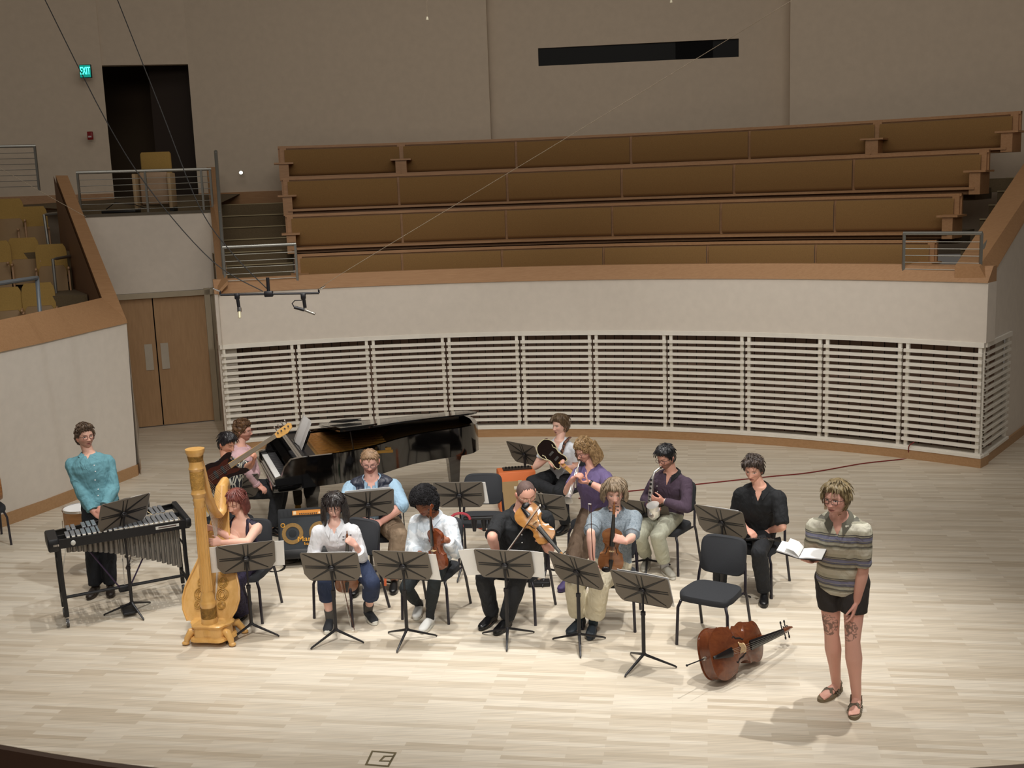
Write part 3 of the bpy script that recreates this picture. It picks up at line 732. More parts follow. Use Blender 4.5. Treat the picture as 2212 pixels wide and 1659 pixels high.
sheet(STN['afro'][1], .42, .30, .11, -.02, 'white pages jutting from the right of the curly haired violinist stand')
sheet(STN['viola'][1], .30, .30, .20, .0, 'white pages jutting from the right side of the violist stand', rot=-.05)
sheet(STN['viola'][1], .30, .30, -.24, -.0, 'white sheet jutting from the left side of the violist stand', rot=.12)
sheet(STN['cello'][1], .46, .31, .03, .01, 'white pages on the stand nearest the camera', rot=-.02)
sheet(STN['clar'][1], .46, .31, -.02, .0, 'white pages on the stand of the seated man in black', rot=.03)
sheet(STN['vest'][1], .45, .30, .0, .025, 'white pages topping the stand of the man in the vest')
sheet(STN['mute'][1], .34, .28, .12, .0, 'white pages jutting right of the stand with the green pouch', rot=.06)
sheet(STN['vib'][1], .3, .26, .12, .02, 'cream pages on the stand before the vibraphone')

# ---- violin family
VOUT = [(0, .0), (.004, .08), (.02, .155), (.06, .225), (.12, .268), (.19, .287), (.27, .285), (.34, .268), (.385, .255), (.412, .262), (.425, .235), (.46, .19), (.51, .163), (.56, .155), (.61, .160), (.655, .180), (.685, .215), (.70, .212), (.74, .205), (.79, .222), (.84, .232), (.89, .222), (.935, .185), (.97, .125), (.99, .07), (1, .03)]
def fiddle(name, label, cat, M, L, c1, c2, group=None, endpin=0.0, rib=.085, chin=True, arch=.045, gloss=.25):
    t = thing(name, label, cat, M.translation, group)
    mw = wood(name+'_varnish_'+c1, c1, c2, gloss, scale=(2, 9, 9), coat=.5); mr = wood(name+'_rib_'+c1, c1, c2, gloss, scale=(18, 2, 2), coat=.4)
    eb = mat('ebony', '141112', .3)
    out = []
    for a_, b_ in ((0, 9), (9, 16), (16, 25)):
        sg = curve2(VOUT[a_:b_+1], 3, False) if True else None; fix = VOUT[a_:b_+1]
        n_ = len(fix); sg = []
        for i in range(n_-1):
            p0, p1, p2, p3 = fix[max(i-1, 0)], fix[i], fix[i+1], fix[min(i+2, n_-1)]
            for j in range(3): s_ = j/3; sg.append(tuple(.5*((2*p1[q])+(p2[q]-p0[q])*s_+(2*p0[q]-5*p1[q]+4*p2[q]-p3[q])*s_*s_+(3*p1[q]-p0[q]-3*p2[q]+p3[q])*s_**3) for q in (0, 1)))
        out += sg
    out = [(x*L, max(y, 0)*L) for x, y in out+[VOUT[-1]]]; out = out+[(x, -y) for x, y in reversed(out[1:])]
    out = [(x, -y) for x, y in out]
    h = rib*L; n = len(out)
    def sc(k, z, e=1.0): return [((x-.5*L)*(1-(1-k)*.55)*e+.5*L, y*k*e, z) for x, y in out]
    m = MB(); m.loft([sc(1, 0), sc(1, h)], 0, True, M); m.build('ribs', mr, t, angle=30)
    m = MB(); m.loft([sc(1, h-.001, 1.025), sc(1, h+.010*L, 1.025), sc(.9, h+.018*L), sc(.7, h+.035*L), sc(.4, h+arch*L), sc(.05, h+arch*L*1.05)], 0, True, M); b = m.build('soundboard', mw, t, angle=60)
    m = MB(); m.loft([sc(.05, -arch*L*.9), sc(.4, -arch*L*.85), sc(.7, -.028*L), sc(.9, -.014*L), sc(1, -.008*L, 1.025), sc(1, .001, 1.025)], 0, True, M); m.build('back_plate', mw, t, angle=60)
    zt = h+arch*L
    for s in (-1, 1):
        m = MB(); pts = [(.40, .135), (.425, .15), (.44, .135), (.46, .118), (.50, .112), (.54, .105), (.565, .09), (.585, .075), (.60, .085)]
        m.tube([(x*L, s*y*L, h+.034*L+.006*L*(1-abs(y-.1)*8)) for x, y in pts], [(.009*L, .004*L)]*9, 6, M=M, up=(0, 0, 1)); m.build('f_hole', mat('f_hole_dark', '0a0605', .8), b)
    # neck, fingerboard, tailpiece, bridge, scroll
    m = MB(); m.tube([(.97*L, 0, h+.0*L), (1.05*L, 0, h+.052*L), (1.2*L, 0, h+.065*L), (1.36*L, 0, h+.058*L)], [(.04*L, .05*L), (.036*L, .028*L), (.033*L, .026*L), (.033*L, .026*L)], 8, M=M, up=(0, 0, 1)); m.build('neck', mw, t)
    m = MB(); rings = []
    for (x, w, z) in ((.62, .058, .118), (1.0, .048, .098), (1.37, .035, .079)):
        rings.append([(x*L, -w*L, h+(z-.008)*L), (x*L, -w*L*.6, h+(z+.004)*L), (x*L, 0, h+(z+.009)*L), (x*L, w*L*.6, h+(z+.004)*L), (x*L, w*L, h+(z-.008)*L), (x*L, w*.7*L, h+(z-.022)*L), (x*L, -w*.7*L, h+(z-.022)*L)])
    m.loft(rings, 0, True, M); m.build('fingerboard', eb, t)
    m = MB(); m.loft([[(x*L, -w*L, h+z*L), (x*L, 0, h+(z+.014)*L), (x*L, w*L, h+z*L), (x*L, 0, h+(z-.012)*L)] for x, w, z in ((.01, .018, .03), (.05, .024, .055), (.28, .055, .088), (.30, .05, .088))], 0, True, M); m.build('tailpiece', eb, t)
    m = MB(); o = [(-.07, 0), (-.055, .008), (-.05, .05), (-.058, .058), (-.045, .078), (0, .092), (.045, .078), (.058, .058), (.05, .05), (.055, .008), (.07, 0), (.03, .01), (0, .03), (-.03, .01)]
    Mb = M @ Matrix.Translation((.495*L, 0, h+.042*L)) @ Matrix.Rotation(PI/2, 4, 'Z') @ Matrix.Rotation(PI/2, 4, 'X')
    m.prism([(x*L, y*L) for x, y in o], -.008*L, .008*L, M=Mb); m.build('bridge', mat('bridge_maple', 'd9bb8c', .5), t)
    m = MB(); m.tube([(1.36*L, 0, h+.056*L), (1.45*L, 0, h+.045*L), (1.58*L, 0, h+.015*L)], [(.033*L, .035*L), (.033*L, .04*L), (.026*L, .025*L)], 8, M=M, up=(0, 0, 1))
    sp = []
    for i in range(15):
        a = -.6+i*.62; r = (.045-.0028*i)*L; sp.append(((1.605+.0)*L+r*math.cos(-a-PI/2-.3)*1, 0, h-.01*L+r*math.sin(-a-PI/2-.3)))
    m.tube(sp, [(.030*L, .014*L)]*15, 8, M=M, up=(0, 1, 0)); m.build('scroll', mw, t)
    for i, (x, s) in enumerate(((1.42, 1), (1.46, -1), (1.50, 1), (1.54, -1))):
        m = MB(); m.tube([(x*L, -s*.045*L, h+.02*L), (x*L, s*.075*L, h+.02*L)], .007*L, 6, M=M); m.sphere((x*L, s*.095*L, h+.02*L), (.017*L, .022*L, .008*L), M=M); m.build('peg', eb, t)
    for i in range(4):
        y = (i-1.5)*.010*L
        m = MB(); m.tube([(.28*L, y*1.6, h+.094*L), (.495*L, y*2.2, h+.138*L), (1.37*L, y*1.1, h+.088*L)], max(.0011, .0016*L), 4, M=M); m.build('string', M_steel, t)
    if chin:
        m = MB(); m.sphere((.05*L, .10*L, h+.05*L), (.07*L, .11*L, .025*L), M=M); m.build('chin_rest', eb, t)
    if endpin:
        m = MB(); m.tube([(0, 0, h*.5), (-.03*L, 0, h*.5)], .022*L, 10, M=M); m.build('endpin_plug', mat('plug_steel', 'b0aca4', .3, metal=.8), t)
        m = MB(); m.tube([(-.02*L, 0, h*.5), (-endpin, 0, h*.5)], .005, 8, M=M); m.sphere((-endpin, 0, h*.5), .010, M=M); m.build('endpin', M_black, t)
    return t
def bow(label, p, q, up, group='bows held by the string players'):
    """frog end p, tip end q"""
    p, q = Vector(p), Vector(q); d = (q-p).normalized(); M = basis(p, x=d, z=up); L = (q-p).length
    t = thing('bow', label, 'bow', p, group)
    m = MB(); m.tube([(0, 0, .012), (L*.3, 0, .008), (L*.6, 0, .006), (L*.97, 0, .014), (L, 0, .012)], [.005, .0045, .004, .0035, .003], 6, M=M); m.build('stick', mat('bow_stick', '4a2a1c', .35), t)
    m = MB(); m.tube([(L*.985, 0, .016), (L*.99, 0, -.010)], [.005, .004], 6, M=M); m.build('tip', mat('bow_tip', 'e8e2d4', .4), t)
    m = MB(); m.box((.055, 0, -.001), (.045, .012, .022), M, bev=.003); m.build('frog', M_black, t)
    m = MB(); m.box((L*.52, 0, -.009), (L*.92, .008, .0015), M); m.build('hair', mat('bow_hair', 'dcd7cc', .6), t)
    return t

# ---- cello lying on its side
cb = at(1532, 1466); sc_ = at(1672, 1400)
ax = (Vector((sc_.x, sc_.y, 0))-Vector((cb.x, cb.y, 0))).normalized()
b0 = at(1500, 1426, .21)
M = basis(Vector((1.41, 8.32, .225)), x=Vector((.72, .69, -.085)), z=Vector((.62, -.70, .30)))
fiddle('cello', 'reddish brown cello lying on its side on the floor in front of the empty chair', 'cello', M, .70, '5a2c18', '6c3a1e', endpin=.24, rib=.155, chin=False, arch=.04)

# ---- chairs that nobody (or somebody) sits on
fe0, fe1 = at(1453, 1299, .45), at(1537, 1320, .45)
chair(1.66, 9.18, -33, 'empty black padded chair at the front right, behind the lying cello')
chair(-.38, 11.62, -5, 'empty black padded chair behind the stand with the green pouch, left of the orange amplifier')
chair(-6.3, 12.75, 35, 'black padded chair at the left picture edge with a wooden drum on it')

# ---- piano
fb = Vector((-3.24, 13.80, 0)); kd = Vector((.325, -.946, 0)).normalized(); td = Vector((.935, .354, 0)); td = (td-kd*td.dot(kd)).normalized()
MP = basis(fb, x=kd, y=td)
M_lac = mat('piano_lacquer', '070606', .06, spec=.6, coat=1.0); M_gold = mat('piano_gold', '9a7434', .4, metal=.6)
t = thing('grand_piano', 'black concert grand piano with slightly raised lid and gold interior', 'piano', fb+Vector((1, .2, 0)))
PO = [(0, 0), (1.56, 0), (1.56, .62), (1.54, .85), (1.47, 1.05), (1.33, 1.30), (1.17, 1.52), (1.04, 1.75), (.96, 2.0), (.92, 2.25), (.90, 2.42), (.84, 2.58), (.70, 2.70), (.45, 2.74), (.16, 2.73), (.04, 2.68), (0, 2.58)]
case = [p for p in PO]
m = MB()
k = len(case); ins = [(x+(.045 if x < .4 else -.045 if True else 0), y-(.045 if y > 1.5 else 0)) for x, y in case]
cb_ = [(0, .30), (1.56, .30)]+case[2:]
cin_ = [(.05, .33), (1.51, .33)]+[((x-.05) if x > .3 else x+.05, y-(.05 if y > 2.4 else .01)) for x, y in case[2:]]
n = len(cb_)
vs_ = [(x, y, z) for z in (.64, 1.0) for x, y in cb_]+[(x, y, z) for z in (1.0, .86) for x, y in cin_]
m.add(vs_, [(i, (i+1) % n, n+(i+1) % n, n+i) for i in range(n)]+[(n+i, n+(i+1) % n, 2*n+(i+1) % n, 2*n+i) for i in range(n)]+[(2*n+i, 2*n+(i+1) % n, 3*n+(i+1) % n, 3*n+i) for i in range(n)]+[tuple(range(n-1, -1, -1))], 0, False, MP)
m.build('case', M_lac, t)
m = MB(); m.prism([(x, y) for x, y in cin_], .84, .90, M=MP); sb = m.build('soundboard_plate', M_gold, t)
m = MB()
for i in range(9): m.box((.25+i*.14, .95+.02*i, .925), (.03, 1.1-.06*i, .03), MP, rz=-.18)
m.box((.78, .52, .93), (1.3, .12, .04), MP); m.box((.78, .8, .93), (1.3, .05, .06), MP, rz=.1); m.build('plate_ribs', M_gold, sb)
m = MB()
for i in range(34): x = .15+i*.037; m.tube([(x, .55, .965), (max(.12, x-.28), 1.9-.02*i, .965)], .0022, 4, M=MP)
m.build('strings', mat('string_copper', 'a87848', .35, metal=.8), sb)
m = MB(); m.box((.78, .42, .955), (1.44, .16, .05), MP); m.build('pin_block', M_black, t)
m = MB(); m.box((.78, .14, .665), (1.56, .34, .09), MP, bev=.01); m.box((.78, .01, .70), (1.40, .03, .05), MP); m.build('key_bed', M_lac, t)
for x in (.035, 1.525):
    m = MB(); m.prism([(-.0, .66), (.32, .66), (.32, 1.0), (.20, .985), (.12, .90), (.08, .80), (.0, .775)], -.035, .035, M=MP @ Matrix.Translation((x, 0, 0)) @ Matrix.Rotation(PI/2, 4, 'Z') @ Matrix.Rotation(PI/2, 4, 'X')); m.build('cheek', M_lac, t)
m = MB(); m.box((.78, .29, .86), (1.44, .03, .27), MP); m.box((.78, .25, .765), (1.42, .05, .03), MP); m.build('fallboard', M_lac, t)
m = MB()
for i in range(52): m.box((.10+1.36*(i+.5)/52, .105, .742), (1.36/52-.0015, .15, .022), MP, bev=.0012)
m.build('white_keys', mat('ivory', 'f2f2ee', .3), t)
m = MB()
for i in range(51):
    if i % 7 not in (1, 4): m.box((.10+1.36*(i+1)/52, .145, .758), (.012, .095, .026), MP, bev=.0012)
m.build('black_keys', M_black, t)
for x in (.07, 1.49): m = MB(); m.box((x, .12, .75), (.05, .2, .05), MP); m.build('key_block', M_lac, t)
for (x, y) in ((.18, .42), (1.38, .42), (.46, 2.42)):
    m = MB(); m.loft([[(x+sx*w, y+sy*w, z) for sx, sy in ((-1, -1), (1, -1), (1, 1), (-1, 1))] for w, z in ((.035, .07), (.05, .10), (.075, .48), (.095, .56), (.095, .66))], 0, False, MP); lg = m.build('leg', M_lac, t)
    m = MB(); m.tube([(x-.02, y, .04), (x+.02, y, .04)], .038, 12, M=MP); m.build('caster', mat('brass', 'b08a48', .3, metal=.9), lg)
m = MB(); m.box((.78, .5, .36), (.05, .03, .50), MP); m.box((.70, .5, .36), (.03, .03, .50), MP); m.box((.86, .5, .36), (.03, .03, .50), MP); m.box((.78, .5, .12), (.34, .12, .07), MP, bev=.02)
for i in (-1, 0, 1): m.tube([(.78+i*.08, .46, .11), (.78+i*.08, .36, .07)], .012, 8, M=MP)
m.build('pedal_lyre', M_lac, t)
la = math.radians(8.5)
ML = MP @ Matrix.Translation((-.01, 0, 1.012)) @ Matrix.Rotation(-la, 4, 'Y')
lo = [(0, .78), (1.57, .78)]+[(x+.01, y) for x, y in PO[3:]]
m = MB(); m.prism(lo, 0, .022, M=ML); m.build('lid', M_lac, t)
m = MB(); m.prism([(.01, .79), (1.56, .79), (1.51, 1.02), (1.38, 1.26), (.01, 1.26)], .026, .046, M=ML); m.build('front_lid_flap', M_lac, t)
m = MB(); m.tube([(1.42, .95, .95), (1.36, .93, 1.20)], .010, 8, M=MP); m.build('prop_stick', M_lac, t)
Md = MP @ Matrix.Translation((.76, .40, .96)) @ Matrix.Rotation(math.radians(66), 4, 'X')
m = MB(); m.box((0, .13, 0), (.72, .26, .015), Md); m.box((0, .0, .02), (.72, .015, .05), Md); m.build('music_desk', M_lac, t)
m = MB()
for (x0, r0, r1) in ((-.22, -.03, .06), (.02, .06, -.05), (.24, -.02, .02)):
    m.loft([[(x0-.12, .015, .016+r0*.3), (x0+.12, .015, .016+r1*.3), (x0+.12, .02, .019+r1*.3), (x0-.12, .02, .019+r0*.3)], [(x0-.12, .36, .018+r0*.4), (x0+.12, .36, .018+r1*.4), (x0+.12, .362, .021+r1*.4), (x0-.12, .362, .021+r0*.4)]], 0, False, Md)
tag(m.build('sheet_music', M_paper), 'white printed pages standing open on the grand piano desk', 'sheet music')
m = MB(); m.box((.62, 1.02, .068), (.36, .26, .012), ML, rz=.3); m.box((.60, 1.03, .082), (.32, .24, .010), ML, rz=.45); tag(m.build('black_folder', M_blackp), 'black folders lying on top of the closed piano lid', 'folder')
# piano bench
bc = MP @ Vector((.95, -.55, 0))
t = thing('piano_bench', 'black padded piano bench with chrome side knobs, under the pianist', 'bench', (bc.x, bc.y, 0)); Mb = basis((bc.x, bc.y, 0), x=kd, y=td)
m = MB(); m.box((0, 0, .455), (.72, .36, .07), Mb, bev=.02); m.build('cushion', mat('bench_leather', '17161a', .4), t)
m = MB(); m.box((0, 0, .385), (.66, .32, .07), Mb); m.build('frame', M_lac, t)
for sx in (-1, 1):
    for sy in (-1, 1):
        m = MB(); m.box((sx*.30, sy*.13, .18), (.045, .045, .36), Mb); m.build('leg', M_lac, t)
    m = MB(); m.tube([(sx*.33, 0, .385), (sx*.39, 0, .385)], .022, 10, M=Mb); m.build('knob', M_chrome, t)

# ---- bass amplifier, tilted back
ca = at(645, 1218); ay = Vector((.985, .17, 0)); MA = basis(Vector((-2.29, 11.72, .12)), x=Vector((.995, .10, 0)), z=Vector((0, .34, 1)))
t = thing('bass_amplifier', 'black bass combo amplifier with two yellow ringed speakers behind the woman in white', 'amplifier', (-2.29, 11.7, 0))
M_tolex = mat('amp_tolex', '1b1e22', .75, bump=.3, bscale=250); M_grille = mat('amp_grille', '2c3238', .6, bump=.4, bscale=500)
M_ring = mat('amp_ring', '8a6a34', .6, var=.15, vscale=60); M_yel = mat('amp_yellow', 'e8a52c', .5)
W_, H_ = .60, .46
m = MB(); m.box((0, .0, H_/2), (W_, .34, H_), MA, bev=.015); m.build('cabinet', M_tolex, t)
m = MB(); m.box((0, -.172, .19), (W_-.05, .01, .34), MA); g = m.build('grille', M_grille, t)
for x in (-.145, .145):
    m = MB(); m.lathe([(.072, 0), (.075, .004), (.112, .004), (.115, 0), (.072, 0)], 28, M=MA @ Matrix.Translation((x, -.178, .19)) @ Matrix.Rotation(PI/2, 4, 'X'), cap=False); m.build('speaker_ring', M_ring, g)
    m = MB(); m.lathe([(.001, -.0), (.03, .0), (.07, -.012)], 24, M=MA @ Matrix.Translation((x, -.181, .19)) @ Matrix.Rotation(PI/2, 4, 'X'), cap=False); m.build('speaker_cone', mat('cone', '1e2226', .8), g)
text_obj('badge', 'Mark', .075, MA @ Matrix.Translation((.0, -.186, .125)) @ Matrix.Rotation(PI/2, 4, 'X') @ Matrix.Diagonal((1.25, 1, 1, 1)), M_yel, g, ext=.003)
text_obj('badge', 'bass', .045, MA @ Matrix.Translation((.02, -.186, .075)) @ Matrix.Rotation(PI/2, 4, 'X') @ Matrix.Diagonal((1.2, 1, 1, 1)), M_yel, g, ext=.003)
m = MB(); m.lathe([(.001, .003), (.024, .003), (.024, 0)], 20, M=MA @ Matrix.Translation((-.245, -.178, .285)) @ Matrix.Rotation(PI/2, 4, 'X')); em = m.build('emblem', M_yel, g)
m = MB(); m.lathe([(.001, .001), (.015, .001), (.017, 0)], 20, M=MA @ Matrix.Translation((-.245, -.1825, .285)) @ Matrix.Rotation(PI/2, 4, 'X')); m.build('emblem_centre', mat('emblem_dark', '3a3418', .5), em)
m = MB(); m.box((0.01, -.165, .41), (.30, .02, .05), MA); pn = m.build('control_panel', mat('amp_panel', 'd88a28', .45), t)
for i in range(9):
    m = MB(); m.tube([(-.06+i*.022, -.174, .398), (-.06+i*.022, -.188, .398)], .007, 8, M=MA); m.build('knob', M_blackp, pn)
m = MB(); m.box((-.115, -.176, .41), (.03, .004, .035), MA); m.box((.148, -.176, .40), (.018, .004, .02), MA); m.build('jack_plate', mat('panel_cream', 'f0d8b0', .5), pn)
m = MB(); m.box((0, -.13, -.03), (.54, .12, .10), MA, bev=.01); m.box((0, .1, -.045), (.54, .14, .06), MA, bev=.01); m.build('tilt_stand', M_blackp, t)
# ---- orange guitar amplifier
MO = basis(at(1120, 1104), x=Vector((.99, .12, 0)), z=(0, 0, 1))
t = thing('guitar_amplifier', 'orange guitar amplifier with tan woven front behind the violist', 'amplifier', MO.translation)
M_or = mat('amp_orange', 'd9733c', .6, bump=.1, bscale=200)
m = MB(); m.box((0, .13, .25), (.46, .26, .50), MO, bev=.012); m.build('cabinet', M_or, t)
m = MB(); m.box((0, -.002, .205), (.41, .008, .36), MO); g = m.build('grille_cloth', mat('grille_cloth', 'b0946a', .9, bump=.5, bscale=350), t)
m = MB(); m.box((.02, .15, .505), (.36, .14, .018), MO); tp = m.build('control_panel', mat('panel_dark', '2a2018', .5), t)
for i in range(8):
    m = MB(); m.tube([(-.12+i*.04, .15, .512), (-.12+i*.04, .15, .535)], .011, 8, M=MO); m.build('knob', M_blackp, tp)
text_obj('name_plate', 'orange', .030, MO @ Matrix.Translation((.03, -.010, .30)) @ Matrix.Rotation(PI/2, 4, 'X'), mat('plate_dark', '4a3c2c', .5), g, ext=.001)
m = MB(); m.box((.03, -.007, .365), (.045, .003, .06), MO); m.build('crest', mat('crest_cream', 'c8b89a', .5), g)
m = MB(); m.box((.03, -.007, .30), (.15, .003, .040), MO, bev=.001); m.build('badge_plate', mat('badge_cream', 'd9d2c0', .5), g)

# ---- vibraphone
VL0, VL1 = at(74, 1154, .86), at(110, 1170, .86); VR0, VR1 = at(343, 1085, .88), at(408, 1118, .88)
axd = Vector((VR1.x-VL1.x, VR1.y-VL1.y, 0)); Lv = axd.length; axd.normalize(); pd = Vector((-axd.y, axd.x, 0))
MV = basis(Vector((VL1.x, VL1.y, 0)), x=axd, y=pd)
t = thing('vibraphone', 'black framed vibraphone with silver bars and hanging resonator tubes on wheels', 'vibraphone', (VL1+VR1)/2-Vector((0, 0, .87)))
M_alu = mat('bar_silver', '8c8f93', .35, metal=.55); M_res = mat('resonator', '84817c', .38, metal=.6); M_vb = mat('vib_black', '16171a', .45)
Lv = max(1.25, min(Lv, 1.5)); wL, wR = .36, .72; zt = .86
def vq(x, w0, w1, y): return w0
half = lambda x: (wL+(wR-wL)*x/Lv)
m = MB()
m.prism([(0, 0), (Lv, 0), (Lv, .03), (0, .03)], zt-.085, zt, M=MV)
m.add([MV @ Vector(p) for p in [(0, wL, zt-.06), (Lv, wR, zt-.06), (Lv, wR, zt), (0, wL, zt), (0, wL-.03, zt), (Lv, wR-.03, zt)]], [(1, 0, 3, 2), (3, 4, 5, 2)], 0, False)
m.prism([(.04, .16), (Lv-.04, .34), (Lv-.04, .37), (.04, .19)], zt-.05, zt-.005, M=MV)
m.build('frame_rail', M_vb, t)
m = MB(); m.box((.02, wL/2, zt-.045), (.10, wL+.02, .12), MV, bev=.015); m.build('end_block', M_vb, t)
m = MB(); m.box((Lv-.01, wR/2, zt-.03), (.06, wR+.02, .09), MV, bev=.015); m.build('end_block', M_vb, t)
m = MB(); m.box((.04, -.004, zt-.045), (.05, .012, .02), MV); m.build('clamp', M_chrome, t)
nb = 22
for i in range(nb):
    x = .13+(Lv-.22)*(i+.5)/nb; h0 = .03+.005; L1 = (half(x)*.43)
    m = MB(); m.box((x, h0+L1/2, zt+.012), ((Lv-.22)/nb-.008, L1, .012), MV, bev=.003); m.build('bar', M_alu, t)
for i in range(nb-1):
    if i % 7 in (2, 6): continue
    x = .13+(Lv-.22)*(i+1)/nb; L1 = half(x)*.40; y0 = half(x)*.50
    m = MB(); m.box((x, y0+L1/2, zt+.026), ((Lv-.22)/nb-.010, L1, .012), MV, bev=.003); m.build('bar', M_alu, t)
m = MB()
for i in range(nb):
    x = .13+(Lv-.22)*(i+.5)/nb
    m.box((x, .028, zt+.006), (.03, .014, .012), MV, bev=.003)
m.build('bar_cushions', mat('cushion_cream', 'ded9cc', .6), t)
for i in range(nb):
    x = .13+(Lv-.22)*(i+.5)/nb; ln = .07+.36*(i/nb)**1.5
    m = MB(); m.tube([(x, .10, zt-.045), (x, .10, zt-.085-ln)], .023, 12, M=MV); m.build('resonator', M_res, t)
for (x, w) in ((.06, wL), (Lv-.06, .40)):
    for y in (.02, w-.02):
        m = MB(); m.tube([(x, y, zt-.08), (x+.0, y*.98, .5), (x+.01, y, .10)], [(.020, .014)]*3, 8, M=MV); lg = m.build('leg', M_vb, t)
        m = MB(); m.tube([(x+.01-.012, y, .042), (x+.01+.012, y, .042)], .040, 16, M=MV); m.build('caster', mat('wheel', '4a4a4a', .5), lg)
        m = MB(); m.tube([(x+.01-.016, y, .042), (x+.01+.016, y, .042)], .020, 12, M=MV); m.build('hub', M_chrome, lg)
    m = MB(); m.tube([(x, .02, .25), (x, w-.02, .25)], .016, 8, M=MV); m.tube([(x, .02, .6), (x, w-.02, .6)], .010, 8, M=MV); m.build('cross_bar', M_vb, t)
m = MB(); m.tube([(.06, .18, .24), (Lv-.06, .2, .24)], .016, 8, M=MV); m.build('lower_rail', M_vb, t)
for s in (0, 1):
    m = MB(); m.tube([(Lv*.5+(s-.5)*.1, .18, .24), (.28 if s == 0 else Lv-.30, .16, zt-.1)], .008, 6, M=MV); m.build('brace', mat('brace_violet', '3a2c48', .4), t)
m = MB(); m.tube([(Lv*.5, .19, .22), (Lv*.5, .19, zt-.08)], .006, 6, M=MV); m.build('pedal_rod', M_chrome, t)
m = MB(); m.box((Lv*.5, .08, .04), (.13, .26, .02), MV, bev=.006); m.box((Lv*.5, .2, .22), (.12, .06, .06), MV, bev=.01); m.build('damper_pedal', M_vb, t)
m = MB(); m.box((Lv-.21, -.002, zt-.035), (.22, .004, .028), MV); bdg = m.build('badge', mat('badge_silver', 'cfcfc8', .4), t)
m = MB(); m.box((Lv-.21, -.0045, zt-.034), (.17, .002, .012), MV); m.build('badge_inlay', mat('badge_inlay', '5a4a48', .5), bdg)
m = MB(); m.sphere((.19, -.005, zt-.045), (.022, .008, .026), M=MV); m.build('emblem', mat('badge_silver', 'cfcfc8', .4), t)
for k, (x, y, lab) in enumerate(((Lv-.36, .52, 'dark headed mallet lying on the vibraphone bars, right one'), (Lv-.44, .50, 'dark headed mallet lying on the vibraphone bars, left one'))):
    mt = thing('mallet', lab, 'mallet', MV @ Vector((x, y, zt+.05)), 'vibraphone mallets')
    m = MB(); m.tube([(x, y, zt+.05), (x+.05, y-.30, zt+.045)], .004, 6, M=MV); m.build('shaft', mat('rattan', 'd8c49a', .6), mt)
    m = MB(); m.sphere((x, y, zt+.052), .022, M=MV); m.build('head', mat('mallet_yarn', '2a1420', .9), mt)
m = MB(); m.box((Lv-.52, .55, zt+.062), (.2, .14, .004), MV, rz=.3); tag(m.build('sheet_music', M_paper), 'small cream sheet lying on the vibraphone bars beside the mallets', 'sheet music')
# floor tom and low stand behind the vibraphone
p = at(190, 1234); t = thing('floor_tom', 'wooden floor tom with white head and thin legs behind the vibraphone', 'drum', p)
m = MB(); m.lathe([(.001, .42), (.19, .42), (.19, .72), (.001, .72)], 28, M=Matrix.Translation(p)); m.build('shell', wood('tom_shell', '9a6a3c', 'ad7c4a', .35, coat=.3), t)
m = MB(); m.lathe([(.001, .722), (.185, .722), (.001, .7225)], 28, M=Matrix.Translation(p)); m.build('drum_head', mat('drumhead', 'ececea', .6), t)
for z in (.43, .715): m = MB(); m.lathe([(.19, z-.012), (.198, z-.012), (.198, z+.012), (.19, z+.012), (.19, z-.012)], 28, M=Matrix.Translation(p), cap=False); m.build('hoop', M_chrome, t)
for k in range(3):
    a = math.radians(200+120*k); c, s = math.cos(a), math.sin(a)
    m = MB(); m.tube([p+Vector((c*.205, s*.205, .6)), p+Vector((c*.205, s*.205, .25)), p+Vector((c*.26, s*.26, .02))], .006, 6); m.sphere(p+Vector((c*.26, s*.26, .018)), .018); m.build('leg', M_chrome, t)
p = at(300, 1213); t = thing('percussion_stand', 'small folding chrome tripod stand behind the vibraphone', 'stand', p)
for k in range(3):
    a = math.radians(20+120*k); c, s = math.cos(a), math.sin(a)
    m = MB(); m.tube([p+Vector((c*.02, s*.02, .30)), p+Vector((c*.24, s*.24, .02))], .010, 6); m.tube([p+Vector((0, 0, .12)), p+Vector((c*.14, s*.14, .13))], .006, 6); lg = m.build('leg', M_chrome, t)
    m = MB(); m.tube([p+Vector((c*.21, s*.21, .05)), p+Vector((c*.26, s*.26, .012))], .018, 8); m.build('rubber_foot', M_blackp, lg)
m = MB(); m.tube([p+Vector((0, 0, .08)), p+Vector((0, 0, .60))], .012, 8); m.build('pole', M_chrome, t)
m = MB(); m.lathe([(.001, .6), (.16, .6), (.17, .615), (.17, .70), (.001, .71)], 24, M=Matrix.Translation(p)); m.build('seat', M_blackp, t)
# wooden drum on the chair at the left edge
p = Vector((-6.30, 12.72, .475)); t = thing('wooden_drum', 'striped wooden hand drum resting on the chair at the left edge', 'drum', p)
m = MB(); m.lathe([(.001, -.26), (.15, -.26), (.19, -.12), (.2, .02), (.17, .18), (.14, .24), (.001, .24)], 26, M=Matrix.Translation(p+Vector((0, 0, .198))) @ Matrix.Rotation(math.radians(30), 4, 'Z') @ Matrix.Rotation(PI/2, 4, 'Y')); m.build('shell', wood('drum_stripes', '7a4a26', 'b07a48', .3, scale=(1, 1, 16), coat=.4), t)
m = MB(); m.lathe([(.001, .0), (.138, .0), (.001, .006)], 26, M=Matrix.Translation(p+Vector((0, 0, .198))) @ Matrix.Rotation(math.radians(30), 4, 'Z') @ Matrix.Rotation(PI/2, 4, 'Y') @ Matrix.Translation((0, 0, .242))); m.build('drum_head', mat('skin_head', 'd8c8a8', .7), t)

